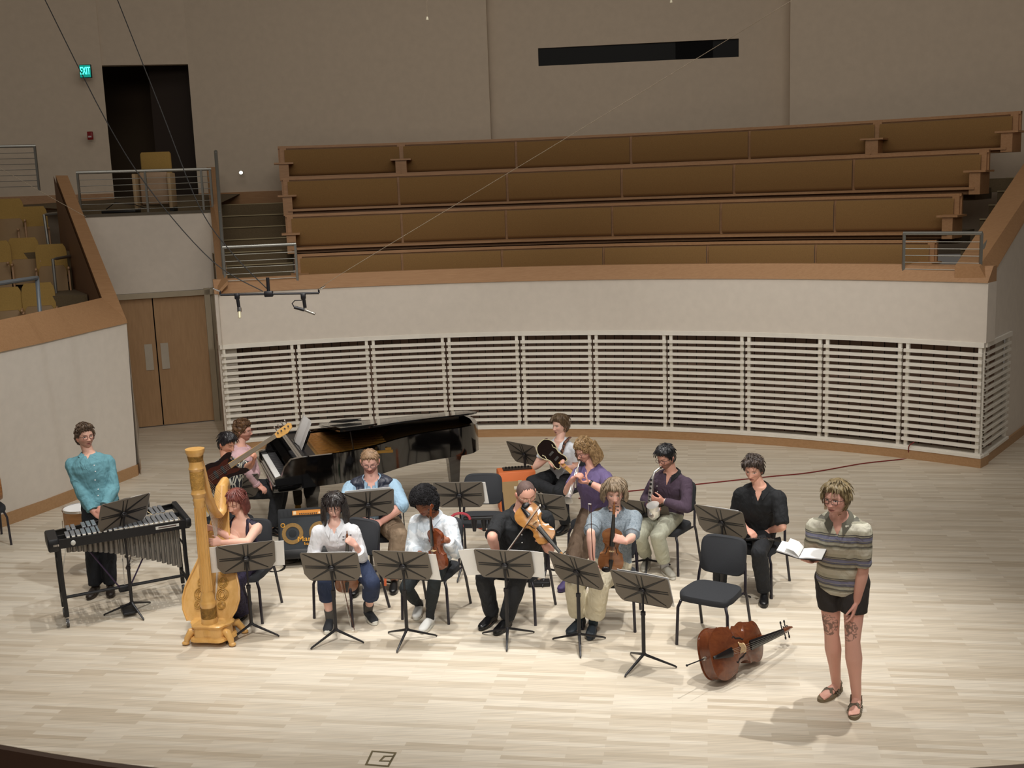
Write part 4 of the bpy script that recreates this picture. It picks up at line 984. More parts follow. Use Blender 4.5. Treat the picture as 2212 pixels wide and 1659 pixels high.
# ---- harp
hb = Vector((-2.79, 9.52, 0)); hd = Vector((.15, .99, 0)).normalized(); hl = Vector((hd.y, -hd.x, 0))
MH = basis(hb, x=hl, y=hd)      # y: from the column towards the harpist
t = thing('harp', 'gilded concert harp with carved column and flared soundboard', 'harp', hb)
M_hg = wood('harp_gold', 'd09d55', 'dfb06a', .3, scale=(6, 6, 1.5), coat=.4); M_hs = wood('harp_board', 'cf9f58', 'deb271', .35, scale=(8, 8, 1), coat=.4); M_hc = mat('harp_carving', 'b58a44', .5, bump=.9, bscale=60, var=.25, vscale=40)
prof = [(.001, .10), (.085, .10), (.085, .14), (.075, .16), (.078, .19), (.070, .21), (.068, .36), (.074, .38), (.070, .40), (.060, .42), (.064, .45), (.050, .48), (.047, .9), (.045, 1.28), (.052, 1.30), (.048, 1.32), (.055, 1.34), (.049, 1.36), (.060, 1.385), (.066, 1.40), (.060, 1.415), (.056, 1.44), (.060, 1.52), (.058, 1.60), (.070, 1.625), (.062, 1.64), (.060, 1.68), (.068, 1.74), (.080, 1.765), (.084, 1.78), (.084, 1.80), (.001, 1.80)]
m = MB(); m.lathe(prof, 28, M=MH); co_ = m.build('column', M_hg, t)
m = MB()
for i in range(14):
    a = 2*PI*i/14; m.tube([(.049*math.cos(a), .049*math.sin(a), .5), (.046*math.cos(a), .046*math.sin(a), 1.27)], .005, 5, M=MH)
m.build('fluting', M_hg, co_)
for pf in ([(.058, 1.44), (.063, 1.52), (.061, 1.60), (.058, 1.44)], [(.062, 1.69), (.070, 1.74), (.062, 1.69)], [(.069, .22), (.071, .35), (.069, .22)]):
    m = MB(); m.lathe(pf, 28, M=MH, cap=False); m.build('carved_band', M_hc, co_)
# pedestal with scalloped edge and claw feet
def sil(k, z): 
    o = []
    for i in range(40):
        a = 2*PI*i/40; r = 1+.06*math.cos(6*a); o.append((k*.20*math.copysign(abs(math.cos(a))**.75, math.cos(a))*r, .06+k*.17*math.copysign(abs(math.sin(a))**.75, math.sin(a))*r, z))
    return o
m = MB(); m.loft([sil(.98, .045), sil(1.04, .055), sil(1.0, .075), sil(.86, .085), sil(.84, .16), sil(.92, .175), sil(.95, .19), sil(.88, .20)], 0, True, MH); m.build('pedestal', M_hg, t)
for sx, sy in ((-1, -.6), (1, -.6), (-1, 1), (1, 1)):
    m = MB(); m.tube([(sx*.12, .06+sy*.10, .13), (sx*.17, .06+sy*.15, .12), (sx*.205, .06+sy*.17, .06), (sx*.215, .06+sy*.18, .022)], [.03, .036, .030, .022], 10, M=MH)
    m.sphere((sx*.22, .06+sy*.185, .02), (.035, .028, .02), M=MH); m.build('claw_foot', M_hg, t)
# soundboard: tapered, slanting back to the shoulder
zb, zs = .17, 1.27; yb, ys = .10, .60; hw_ = 1.06
def sbp(s, x, o=0.0): return (x-.03-.03*(1-s)**1.5, yb+(ys-yb)*s+o*.92, zb+(zs-zb)*s-o*.35)
def hw(s): return [.20, .245, .262, .258, .235, .20, .165, .135, .11, .09, .075, .065, .06][min(12, int(s*12))]
ss = [i/24 for i in range(25)]
def hwi(s):
    v = [.19, .245, .265, .255, .222, .185, .152, .125, .104, .087, .074, .064, .058]; q = s*12; i = min(11, int(q)); return (v[i]+(v[i+1]-v[i])*(q-i))*(1.06-.1*s)
m = MB(); m.loft([[sbp(s, -hwi(s)), sbp(s, hwi(s)), sbp(s, hwi(s), .012), sbp(s, -hwi(s), .012)] for s in ss], 0, False, MH); sbd = m.build('soundboard', M_hs, t)
m = MB(); m.loft([[sbp(s, -.018, -.006), sbp(s, .018, -.006), sbp(s, .018, 0), sbp(s, -.018, 0)] for s in ss], 0, False, MH); m.build('centre_strip', M_hg, sbd)
m = MB()
for sx in (-1, 1): m.tube([sbp(s, sx*hwi(s)*.985, -.004) for s in ss], .009, 6, M=MH)
m.build('edge_moulding', M_hg, sbd)
for sx in (-1, 1):
    m = MB()
    for (s0, r) in ((.20, .062), (.12, .04), (.29, .05), (.37, .032), (.44, .02)):
        for kk in range(3):
            pts = [sbp(s0+.045*r/.06*math.sin(a)*(1-.25*kk), sx*(.12*(1-.6*s0)+r*(.9-.28*kk)*math.cos(a)), -.005) for a in [2*PI*j/16 for j in range(17)]]
            m.tube(pts, .0055, 5, M=MH)
    m.build('carved_ornament', M_hc, sbd)
m = MB(); rings = []
for s in ss:
    w = hwi(s)*.92; r = []
    for j in range(13):
        a = PI*j/12; r.append(sbp(s, w*math.cos(a), .012+w*.72*math.sin(a)*(1 if s < .9 else .8)))
    rings.append(r)
m.loft(rings, 0, True, MH, closed=True); m.build('sound_box', M_hg, t)
nk = [(0, .02, 1.74), (0, .07, 1.64), (0, .12, 1.48), (0, .18, 1.32), (0, .26, 1.17), (0, .35, 1.09), (-0.01, .43, 1.11), (-0.016, .49, 1.19), (-0.022, .55, 1.29), (-0.028000000000000004, .62, 1.32), (-0.034, .67, 1.25)]
m = MB(); m.tube(nk, [(.026, .05), (.024, .05), (.022, .05), (.022, .05), (.022, .055), (.024, .06), (.03, .065), (.045, .07), (.06, .06), (.065, .05), (.05, .04)], 12, M=MH, up=(1, 0, 0)); nko = m.build('neck', M_hg, t)
m = MB(); m.tube([(p[0]-.027, p[1]-.005, p[2]-.01) for p in nk[:8]], [(.004, .034)]*8, 6, M=MH, up=(1, 0, 0)); m.build('neck_plate', mat('brass_plate', 'c8a860', .3, metal=.8), nko)
def nkp(s):
    q = s*7; i = min(6, int(q)); a, b = Vector(nk[i]), Vector(nk[i+1]); return a.lerp(b, q-i)
for i in range(36):
    s = i/35; top_ = nkp(.06+.90*(1-s)); bt = Vector(sbp(.06+.86*s, 0, -.004)) if False else Vector(sbp(.92-.84*(1-s), 0, -.004))
    m = MB(); m.tube([(top_.x-.028, top_.y, top_.z-.03), (0, bt.y, bt.z)], .0011, 4, M=MH); m.build('string', mat('harp_string', 'd8d0c4', .5), t)
    m = MB(); m.tube([(top_.x-.045, top_.y, top_.z+.005), (top_.x+.035, top_.y, top_.z+.005)], .004, 5, M=MH); m.build('tuning_pin', M_chrome, t)

# ---- hanging microphone bar with cables
YB = 11.5
b0_, b1_ = atY(476, 637, YB), atY(689, 633, YB+.02); c_ = b0_.lerp(b1_, .49)
t = thing('microphone_bar', 'black horizontal bar hung above the piano carrying microphones', 'microphone bar', c_)
m = MB(); m.tube([b0_, b1_], .012, 8); m.build('bar', M_black, t)
m = MB(); m.tube([c_, c_+Vector((0, 0, .17))], .018, 8); m.box(c_, (.09, .05, .06), bev=.01); m.build('hanger', M_black, t)
for (u, lab) in ((487, 0), (655, 1)):
    p = atY(u, 640, YB); mt = thing('microphone', ['white tipped microphone pointing down from the left of the hanging bar', 'grey tilted microphone with looped cable at the right of the hanging bar'][lab], 'microphone', p)
    p = atY(512 if lab == 0 else 655, 638, YB)
    m = MB(); m.box(p+Vector((0, 0, -.01)), (.05, .04, .06), bev=.008); m.tube([p, p+Vector((.01, 0, -.13))], .018, 8); m.build('clamp', M_black, mt)
    if lab == 0:
        a = p+Vector((.012, 0, -.13)); m = MB(); m.tube([a, a+Vector((.005, -.02, -.04))], .022, 8); m.build('shock_mount', M_chrome, mt)
        m = MB(); m.tube([a+Vector((.005, -.02, -.03)), a+Vector((.008, -.04, -.10))], .016, 10); m.build('capsule', mat('mic_pale', 'e6dcb8', .35, metal=.4), mt)
    else:
        a = p+Vector((.0, 0, -.15)); m = MB(); m.tube([a+Vector((-.10, 0, .03)), a+Vector((.0, -.01, 0))], .017, 10); m.build('grip', M_black, mt)
        m = MB(); m.tube([a, a+Vector((.11, -.02, -.045))], .014, 10); m.build('capsule', mat('mic_grey', '9a968e', .3, metal=.7), mt)
        m = MB(); m.tube([a+Vector((-.10, 0, .03)), a+Vector((-.12, 0, .07)), a+Vector((-.09, 0, .10)), a+Vector((-.02, 0, .10)), p], .006, 6); m.build('lead', M_black, mt)
    tag(mt, group=None)
for (e, s, lab) in ((b0_, -1, 'small silver clip microphone at the left tip of the hanging bar'), (b1_, 1, 'small silver clip microphone at the right tip of the hanging bar')):
    mt = thing('microphone', lab, 'microphone', e)
    m = MB(); m.tube([e, e+Vector((0, 0, .04))], .010, 8); m.build('mount', M_black, mt)
    m = MB(); m.tube([e+Vector((0, 0, .035)), e+Vector((s*.07, -.01, .07))], [.010, .006], 8); m.build('capsule', M_chrome, mt)
M_wire = mat('cable_black', '171310', .6); M_wirew = mat('cable_pale', '968873', .7)
def cable(pts, r, label, m_, name='suspension_cable'):
    q = []
    for i in range(len(pts)-1):
        a = pts[max(i-1, 0)]; b = pts[i]; c = pts[i+1]; d = pts[min(i+2, len(pts)-1)]
        for j in range(6):
            s = j/6; q.append(.5*((2*b)+(c-a)*s+(2*a-5*b+4*c-d)*s*s+(3*b-a-3*c+d)*s**3))
    q.append(pts[-1]); m = MB(); m.tube(q, r, 6); return tag(m.build(name, m_), label, 'cable')
cable([atY(90, -15, 12.5), atY(230, 262, 12.2), atY(330, 418, 11.9), atY(460, 565, 11.6), c_+Vector((-.06, 0, .03))], .0055, 'black cable sagging from the top left corner to the microphone bar', M_wire)
cable([atY(248, -15, 12.5), atY(345, 230, 12.2), atY(430, 445, 11.9), atY(500, 545, 11.7), c_+Vector((-.02, 0, .06))], .0055, 'black cable descending past the dark doorway to the microphone bar', M_wire)
cable([b1_+Vector((.02, 0, .03)), atY(740, 590, 11.3), atY(1240, 288, 10.3), atY(1725, -8, 9.6)], .0025, 'long thin pale cable stretched diagonally up to the top right', M_wirew)
cable([atY(-10, 357, 14), atY(90, 415, 14.3), atY(185, 468, 14.5)], .003, 'thin pale cable crossing the left seating block', M_wirew)
for (u, v, lab) in ((923, 40, 'thin hanging pendant microphone at the top, left of the dark window'), (1450, 3, 'tiny hanging pendant microphone at the top above the dark window')):
    p = atY(u, v, 14); t = thing('hanging_microphone', lab, 'microphone', p)
    m = MB(); m.tube([p, p+Vector((0, 0, 1.5))], .003, 5); m.build('wire', M_wirew, t)
    m = MB(); m.tube([p+Vector((0, 0, -.015)), p+Vector((0, 0, .02))], [.016, .010], 8); m.build('capsule', mat('mic_white', 'efe9d0', .4), t)
# ---- floor cables, small things
gl = [at(1961, 990), at(1940, 994), at(1860, 1003), at(1750, 1022), at(1650, 1032), at(1500, 1048), at(1400, 1058), at(1330, 1066), at(1250, 1078)]
cable([onR(1975, 955, RW-.05), onR(1963, 965, RW-.06)]+[p+Vector((0, 0, .008)) for p in gl], .008, 'dark red cable running across the stage floor from the slatted wall', mat('cable_red', '7a2420', .5), 'floor_cable')
cable([at(950, 1150)+Vector((0, 0, .008)), at(985, 1135)+Vector((0, 0, .008)), at(1020, 1138)+Vector((0, 0, .008)), at(1060, 1150)+Vector((0, 0, .008))], .008, 'orange cable on the floor near the empty rear chair', mat('cable_orange', 'c8502c', .5), 'floor_cable')
pts = []
for i in range(40):
    a = i*.55; pts.append(at(597, 1228)+Vector((.09*math.cos(a)+.01*math.sin(i), .12*math.sin(a), .006+.002*(i % 3))))
pts.append(at(640, 1216)+Vector((0, .0, .01))); pts.append(Vector((-2.36, 11.5, .12)))
cable(pts, .004, 'thin black cable coiled on the floor by the harpist chair, leading to the bass amplifier', M_wire, 'coiled_cable')
# green pouch, lanyards, mutes
g = STN['mute'][2]
p = Vector((g.x-.045, g.y-.03, .38)); t = thing('green_pouch', 'green cloth pouch hanging by a cord from the stand with the mutes', 'pouch', p)
m = MB(); m.sphere(p+Vector((0, 0, -.09)), (.045, .025, .11), 14, 10); m.build('bag', mat('green_cloth', '1f7a55', .8, bump=.3, bscale=60), t)
m = MB(); m.tube([p+Vector((0, 0, .0)), p+Vector((0, 0, .16))], .004, 6); m.build('cord', mat('cord_yellow', 'a8a838', .7), t)
m = MB(); rg = [Vector((g.x+.10*math.cos(a), g.y-.04, .60+.07*math.sin(a))) for a in [2*PI*i/16*.8 for i in range(17)]]
m.tube(rg, .014, 8); tag(m.build('red_strap', mat('strap_red', 'b8404c', .7)), 'looped red strap hanging on the stand with the green pouch', 'strap')
mtm = thing('mute_holder', 'black tray of brass mutes clipped under the stand with the green pouch', 'mute holder', (g.x+.2, g.y, .6))
m = MB(); m.box((g.x+.20, g.y+.0, .60), (.34, .06, .03), bev=.01); m.build('tray', M_blackp, mtm)
for dx in (.14, .24, .31):
    m = MB(); m.lathe([(.001, -.13), (.018, -.13), (.030, -.02), (.030, .0), (.001, .0)], 14, M=Matrix.Translation((g.x+dx, g.y, .59))); m.build('mute', M_black, mtm)
m = MB(); p = at(812, 1262, .02); q = Vector((-1.30, 10.0, .62))
m.tube([Vector((-1.27, 10.05, .60)), Vector((-1.255, 10.04, .44)), Vector((-1.26, 10.03, .30))], [(.012, .003)]*3, 6, up=(0, 1, 0)); tag(m.build('rainbow_lanyard', mat('lanyard', 'd0683c', .8)), 'thin red and yellow lanyard hanging from the chair of the woman in white', 'lanyard')
m = MB(); a, b = at(886, 1190, .05), at(874, 1072, .9)
tp = at(880, 1215); t = thing('instrument_stand', 'thin dark pole on a small base right of the man in the vest', 'stand', tp)
m.tube([tp+Vector((0, 0, .0)), tp+Vector((-.02, 0, .72))], .006, 6); m.build('pole', M_black, t)
m = MB(); m.lathe([(.001, 0), (.09, 0), (.09, .012), (.001, .016)], 18, M=Matrix.Translation(tp)); m.build('base', M_black, t)
p = at(1165, 1268); t = thing('pedal_board', 'flat black effects pedal on the floor behind the violist chair', 'pedal', p)
m = MB(); m.box(p+Vector((0, .05, .025)), (.22, .12, .05), bev=.01); m.build('case', M_blackp, t)
m = MB(); m.tube([p+Vector((0, .05, .05)), p+Vector((0, .05, .065))], .018, 10); m.build('footswitch', M_chrome, t)
# ================================================================ PEOPLE
V = Vector
def sm(a, b, x):
    t = np.clip((x-a)/(b-a), 0, 1); return t*t*(3-2*t)
def remesh(mb, voxel, smooth=4, tex=None, strength=0.0, tsize=.08, factor=.5):
    me = bpy.data.meshes.new('tmp'); me.from_pydata(mb.v, [], mb.f); me.update()
    o = bpy.data.objects.new('tmp', me); COL.objects.link(o)
    r = o.modifiers.new('r', 'REMESH'); r.mode = 'VOXEL'; r.voxel_size = voxel; r.use_smooth_shade = True
    if smooth: s = o.modifiers.new('s', 'SMOOTH'); s.iterations = smooth; s.factor = factor
    if tex:
        for (st, sz) in ((strength, tsize), (strength*.45, tsize*.4)):
            tx = bpy.data.textures.new('wr', 'CLOUDS'); tx.noise_scale = sz; tx.noise_depth = 1
            d = o.modifiers.new('d', 'DISPLACE'); d.texture = tx; d.strength = st; d.mid_level = .5
    bpy.context.view_layer.update()
    dg = bpy.context.evaluated_depsgraph_get(); out = bpy.data.meshes.new_from_object(o.evaluated_get(dg))
    bpy.data.objects.remove(o); bpy.data.meshes.remove(me)
    return out
def mesh_np(me):
    v = np.empty(len(me.vertices)*3, np.float32); me.vertices.foreach_get('co', v); return v.reshape(-1, 3)
def setcol(me, cols, name='Col'):
    a = me.color_attributes.new(name, 'FLOAT_COLOR', 'POINT'); c = np.ones((len(me.vertices), 4), np.float32); c[:, :3] = cols; a.data.foreach_set('color', c.ravel())
def cut(me, keep):
    """drop the faces whose vertices are not all kept"""
    import bmesh
    bm = bmesh.new(); bm.from_mesh(me); bm.verts.ensure_lookup_table()
    bmesh.ops.delete(bm, geom=[bm.verts[i] for i in np.nonzero(~keep)[0]], context='VERTS'); bm.to_mesh(me); bm.free(); return me
def finish(me, name, m, parent, smooth=True):
    me.name = name; me.materials.clear(); me.materials.append(m)
    if smooth: me.polygons.foreach_set('use_smooth', [True]*len(me.polygons))
    return link(name, me, parent)
M_skin = mat('skin', 'c99a84', .5, attr='Col', spec=.35, bump=.05, bscale=200); M_skin.node_tree.nodes['Principled BSDF'].inputs['Subsurface Weight'].default_value = .08
M_skin.node_tree.nodes['Principled BSDF'].inputs['Subsurface Radius'].default_value = (.02, .008, .005)
def folds(m, amt=.6, scale=11.0):
    """soft drapery: stretched, distorted noise as a coarse bump"""
    nt = m.node_tree; N = nt.nodes; L = nt.links; b = N['Principled BSDF']; tc = N.new('ShaderNodeTexCoord'); mp = N.new('ShaderNodeMapping')
    mp.inputs['Scale'].default_value = (1, 1, .55); mp.inputs['Rotation'].default_value = (.3, .5, 0); nz = N.new('ShaderNodeTexNoise'); nz.inputs['Scale'].default_value = scale; nz.inputs['Detail'].default_value = 2; nz.inputs['Distortion'].default_value = 1.6
    L.new(tc.outputs['Object'], mp.inputs['Vector']); L.new(mp.outputs['Vector'], nz.inputs['Vector'])
    bp = N.new('ShaderNodeBump'); bp.inputs['Strength'].default_value = amt; bp.inputs['Distance'].default_value = .03; L.new(nz.outputs['Fac'], bp.inputs['Height'])
    if b.inputs['Normal'].links: L.new(b.inputs['Normal'].links[0].from_socket, bp.inputs['Normal'])
    L.new(bp.outputs['Normal'], b.inputs['Normal']); return m
def cloth(name, col, rough=.85, bump=.12, bscale=350, var=.06, vscale=15, **k):
    if name in MATS: return MATS[name]
    return folds(mat(name, col, rough, bump=bump, bscale=bscale, var=var, vscale=vscale, **k))

def on_ray(u, v, c, r, hint):
    """point of the sight line at distance r from c, the one nearer to hint"""
    d = ray(u, v).normalized(); oc = EYE-c; b = d.dot(oc); q = b*b-(oc.length_squared-r*r)
    if q < 0: p = EYE+d*(-b); return c+(p-c).normalized()*r
    q = math.sqrt(q); p1, p2 = EYE+d*(-b-q), EYE+d*(-b+q)
    return p1 if (p1-hint).length < (p2-hint).length else p2
def ik(a, c, l1, l2, uv, hint=None, knee=False):
    """middle joint between a and c, on the circle allowed by the bone lengths, closest to the sight line uv"""
    d = c-a; L = d.length
    if L > (l1+l2)*.995: k = L/((l1+l2)*.995); l1 *= k; l2 *= k
    if L < abs(l1-l2)*1.02: L = abs(l1-l2)*1.02
    x = (L*L+l1*l1-l2*l2)/2/L; h = math.sqrt(max(l1*l1-x*x, 0)); d.normalize(); m_ = a+d*x
    e = d.orthogonal().normalized(); f = d.cross(e); rd = ray(*uv).normalized(); best = None
    for i in range(144):
        t = 2*PI*i/144; p = m_+e*(h*math.cos(t))+f*(h*math.sin(t)); w = p-EYE; dist = (w-rd*w.dot(rd)).length
        if hint is not None: dist += .25*max(0, -(p-m_).normalized().dot(hint))*.1+.07*(1-(p-m_).normalized().dot(hint)) if h > 1e-4 else 0
        if knee: dist = dist*.8+1.2*max(0, .49-p.z)+1.0*max(0, p.z-.56)
        if best is None or dist < best[0]: best = (dist, p)
    return best[1]

# ---------------------------------------------------------------- head
def face_grid(n=104, m=92):
    u = np.arange(n)/n; az = 2*PI*u-.60*np.sin(2*PI*u)          # 0 = front, denser there
    v = (np.arange(m)+.5)/m; el = -PI/2+PI*v; el = el-.30*np.sin(2*(el+.12))*.5
    el = np.clip(el, -PI/2+.02, PI/2-.02)
    A, Eg = np.meshgrid(az, el); return A, Eg
def head_shape(A, Eg, f):
    x = .0755*f['w']*np.cos(Eg)*np.sin(A); y = .096*np.cos(Eg)*np.cos(A); z = .118*np.sin(Eg)
    sq = np.where(np.abs(np.sin(Eg)) < 1, 1+.05*np.sin(2*Eg)**2, 1); x = x*sq; y = y*sq
    low = sm(0, 1, -z/.118); x = x*(1-f['jaw']*low**1.2); fr = sm(-.02, .05, y)
    y = np.where(y < 0, y*(1-.30*sm(-.02, -.11, z)), y*(1-.10*sm(.04, .12, z)))
    y = y+fr*.012*sm(-.05, -.11, z)                                # chin
    g = lambda cx, cz, sx, sz: np.exp(-((x-cx)/sx)**2-((z-cz)/sz)**2)
    front = sm(.02, .06, y); d = np.zeros_like(y)
    ridge = np.clip((.020-z)/.050, 0, 1)*(z > -.036)+0*z; tip = sm(-.042, -.030, z)
    d += .023*f['nose']*np.exp(-(x/(.0085+.006*ridge))**2)*ridge**1.2*tip
    d += .007*(g(.013, -.030, .007, .007)+g(-.013, -.030, .007, .007))
    for s in (-1, 1):
        d -= .0105*g(s*.032, .008, .019, .012); d += .0055*g(s*.032, .007, .012, .0075)
        d += .0045*g(s*.028, .027, .020, .007); d += .005*g(s*.045, -.022, .020, .018); d -= .004*g(s*.04, -.055, .018, .02)
    d += .0055*np.exp(-(x/.020)**2)*(np.exp(-((z+.0565)/.0045)**2)+1.1*np.exp(-((z+.0685)/.0055)**2)); d -= .0045*np.exp(-(x/.024)**2)*np.exp(-((z+.0625)/.0026)**2)
    d -= .004*np.exp(-(x/.02)**2)*np.exp(-((z+.081)/.006)**2); d += .004*g(0, -.10, .02, .012)
    y = y+d*front; return np.stack([x, y, z], -1), front
def head_part(mb_v, mb_f, cols, C, Rm, f):
    A, Eg = face_grid(); P, front = head_shape(A, Eg, f); m, n = A.shape
    x, y, z = P[..., 0], P[..., 1], P[..., 2]
    sk = np.array(lin(f['skin'])); c = np.ones(P.shape)*sk
    def mixc(mask, col, a=1.0):
        k = (mask*a)[..., None]; c[:] = c*(1-k)+np.array(lin(col))*k
    blush = f.get('blush', 'c4766a')
    for s in (-1, 1): mixc(np.exp(-((x-s*.042)/.022)**2-((z+.024)/.02)**2)*front, blush, f.get('blusha', .35))
    mixc(np.exp(-(x/.014)**2-((z+.030)/.014)**2)*front, blush, f.get('blusha', .35))
    if f.get('beard'):
        b = sm(-.030, -.045, z-.25*np.maximum(np.abs(x)-.03, 0))*sm(-.03, .01, y)*(1-.75*np.exp(-(x/.024)**2-((z+.062)/.010)**2))*sm(-.112, -.10, z+.0)*1.0
        mo = np.exp(-((np.abs(x)-.010)/.020)**2-((z+.047)/.006)**2)*front
        mixc(np.clip(b+mo, 0, 1), f['beard'], f.get('bearda', .7))
    lip = np.clip(np.exp(-(x/.024)**6)*(np.abs(z+.0625) < .0105-.008*(x/.026)**2), 0, 1)*front
    mixc(lip, f.get('lips', 'a8605a'), .8); mixc((np.abs(z+.0625) < (.0032 if f.get('open') else .0016)*(1-(x/.022)**2))*(np.abs(x) < .022)*front*1.0, '4a1f1c', .9)
    for s in (-1, 1):
        ex = (x-s*.032)
        mixc(np.exp(-((z-.0265-.05*(np.abs(ex)-.0)+0*ex)/.0042)**2)*np.exp(-(ex/.017)**4)*front, f['brow'], f.get('browa', .85))
        if f.get('closed'):
            mixc((np.abs(z-.0035+ex*ex*12*-1) < .0026)*(np.abs(ex) < .0145)*front*1.0, '3a2420', .8)
        else:
            e = ((ex/.0145)**2+((z-.0065)/.0058)**2 < 1)*front*1.0; mixc(e, 'd8d0c8', .85)
            mixc((((ex-f.get('gaze', 0)*.005)/.0058)**2+((z-.0062)/.0058)**2 < 1)*front*1.0, f.get('iris', '2e2420'), .95)
            mixc((np.abs(z-.0125+ex*ex*14) < .0020)*(np.abs(ex) < .0165)*front*1.0, '35221e', .8)
    for (mx, mz) in ((0, 0),): pass
    W = (P.reshape(-1, 3) @ np.array(Rm).T)+np.array(C); o = len(mb_v)
    mb_v.extend(map(tuple, W)); cols.extend(map(tuple, c.reshape(-1, 3)))
    for i in range(m-1):
        for j in range(n):
            a = o+i*n+j; b = o+i*n+(j+1) % n; mb_f.append((a, b, b+n, a+n))
    mb_f.append(tuple(o+j for j in range(n-1, -1, -1))); mb_f.append(tuple(o+(m-1)*n+j for j in range(n)))
    # ears
    for s in (-1, 1):
        e = MB(); Re = Matrix.Rotation(s*.35, 3, 'Z') @ Matrix.Rotation(.15, 3, 'X')
        e.sphere((s*.0775*f['w'], -.004, -.006), (.009, .017, .031), 12, 10, R=Re); e.sphere((s*.083*f['w'], -.001, .002), (.007, .019, .026), 12, 8, R=Re); e.sphere((s*.074*f['w'], .0, -.032), (.008, .010, .010), 8, 6)
        o = len(mb_v)
        for p in e.v:
            q = Rm @ V(p)+C; mb_v.append(tuple(q)); cols.append(tuple(np.array(lin(f['skin']))*np.array((1.04, .88, .86))))
        mb_f.extend([[o+i for i in fc] for fc in e.f])
def hair_obj(C, Rm, h, f, parent, hs):
    """hair cap shaped from the skull plus separate locks"""
    if h is None: return
    n, m = 110, 80; az = 2*PI*np.arange(n)/n; el = -PI/2+PI*(np.arange(m)+.5)/m; A, Eg = np.meshgrid(az, el)
    P, _ = head_shape(A, Eg, dict(f, nose=0)); x, y, z = P[..., 0], P[..., 1], P[..., 2]
    a = np.abs(np.where(A > PI, A-2*PI, A))
    hl = np.interp(a, np.radians([0, 25, 45, 62, 80, 92, 105, 125, 180]), h.get('line', [.066, .064, .055, .025, -.012, -.03, -.045, -.075, -.085]))
    hl = hl+.004*np.sin(A*17+h.get('seed', 1))+.003*np.sin(A*31)
    mk = sm(-.006, .012, z-hl)
    nrm = P/np.linalg.norm(P, axis=-1, keepdims=True)
    seed = h.get('seed', 1)*3.7; fr = h.get('freq', 22); nv = np.zeros(mk.shape)
    for i in range(m):
        for j in range(n):
            if mk[i, j] > .01:
                q = V((x[i, j]*fr+seed, y[i, j]*fr*.8, z[i, j]*fr*.8)); nv[i, j] = noise.noise(q)+.5*noise.noise(q*2.3)
    top = sm(-.02, .09, z); T = h['thick']*(h.get('side', .45)+(1-h.get('side', .45))*top)
    T = T*(1+h.get('rough', .5)*nv)
    if h.get('quiff'): T = T+h['quiff']*sm(.02, .07, y)*sm(.03, .07, z)
    off = mk*T-(1-mk)*.010
    W = P+nrm*off[..., None]; v = W.reshape(-1, 3); v = (v @ np.array(Rm).T)+np.array(C)
    mb = MB(); mb.v = [tuple(p) for p in v]
    for i in range(m-1):
        for j in range(n): mb.f.append((i*n+j, i*n+(j+1) % n, (i+1)*n+(j+1) % n, (i+1)*n+j))
    mb.f.append(tuple(range(n-1, -1, -1))); mb.f.append(tuple((m-1)*n+j for j in range(n)))
    mb.m = [0]*len(mb.f); mb.sm = [True]*len(mb.f)
    rs = np.random.RandomState(int(seed*10) % 9999); M = Matrix.Translation(C) @ Rm.to_4x4()
    part = V(h.get('crown', (0.01, -.03, .11)))
    for k in range(int(h.get('locks', 120)*1.7)):
        i = rs.randint(m); j = rs.randint(n)
        if mk[i, j] < .6: continue
        p0 = V(W[i, j]); nn = V(nrm[i, j]); dr = (p0-part); dr = (dr-nn*dr.dot(nn))
        if dr.length < 1e-3: continue
        dr.normalize(); side = nn.cross(dr)
        if h.get('curl'):
            r = h['curl']*(.7+.6*rs.rand()); pts = []
            for q in range(9):
                t = q/8*2*PI*1.1; pts.append(p0+dr*(r*math.cos(t))+side*(r*.8*math.sin(t))+nn*(r*.35*math.sin(t*.5)))
            mb.tube(pts, [h.get('lw', .0045)*(1-.5*abs(q/4-1)) for q in range(9)], 5, M=M)
        else:
            L = h.get('ll', .05)*(.6+.6*rs.rand()); pts = []; w = (rs.rand()-.5)*h.get('wild', .35); p = p0-nn*.004
            for q in range(5):
                pts.append(p.copy()); d2 = (dr+side*w*(q/4)+nn*h.get('lift', .0)*(1-q/2.2)); p = p+d2.normalized()*(L/4); q_ = V((p.x/.0755, p.y/.096, p.z/.118)); tgt = V(nrm[i, j]); sc_ = (p0.length+.001)/max(p.length, 1e-4); p = p*(1+(sc_-1)*.75)
            mb.tube(pts, [(h.get('lw', .0042)*k2, .0024*k2) for k2 in (.5, 1, 1, .8, .15)], 5, M=M, up=M.to_3x3() @ nn)
    if h.get('long'):                                    # hair hanging beyond the skull
        Ls = h['long']
        for k in range(int(h.get('nl', 90)*2)):
            ang = math.radians(h.get('a0', 62)+rs.rand()**1.35*(180-h.get('a0', 62))); s = 1 if k % 2 else -1
            z0 = .07-.05*rs.rand(); r0 = .072+h['thick']; cx, cy = s*math.sin(ang), math.cos(ang)
            pts = []; zz = z0
            for q in range(7):
                t = q/6; z_ = z0+(Ls-z0)*t; rad = r0+(.010+h.get('flare', .012)*t)*(1+.15*rs.randn()*.5)
                ry = rad*1.18; wv = h.get('wave', .004)*math.sin(t*h.get('wf', 7)+k)
                pts.append((cx*(rad+wv)*1.0, cy*ry-.004+wv*.5, z_))
            mb.tube(pts, [(.0125*k2, .0045*k2) for k2 in (.5, 1, 1.1, 1.1, 1, .85, .4)], 6, M=M, up=M.to_3x3() @ V((cx, cy, 0)))
    c1, c2 = h['col'], h.get('col2', h['col'])
    hm = wood('hair_'+c1+c2, c1, c2, h.get('gloss', .45), scale=(9, 9, 9)); hm.node_tree.nodes['Principled BSDF'].inputs['Specular IOR Level'].default_value = .35
    mb.build('hair', hm, parent, angle=70)
    if h.get('afro'):
        pass
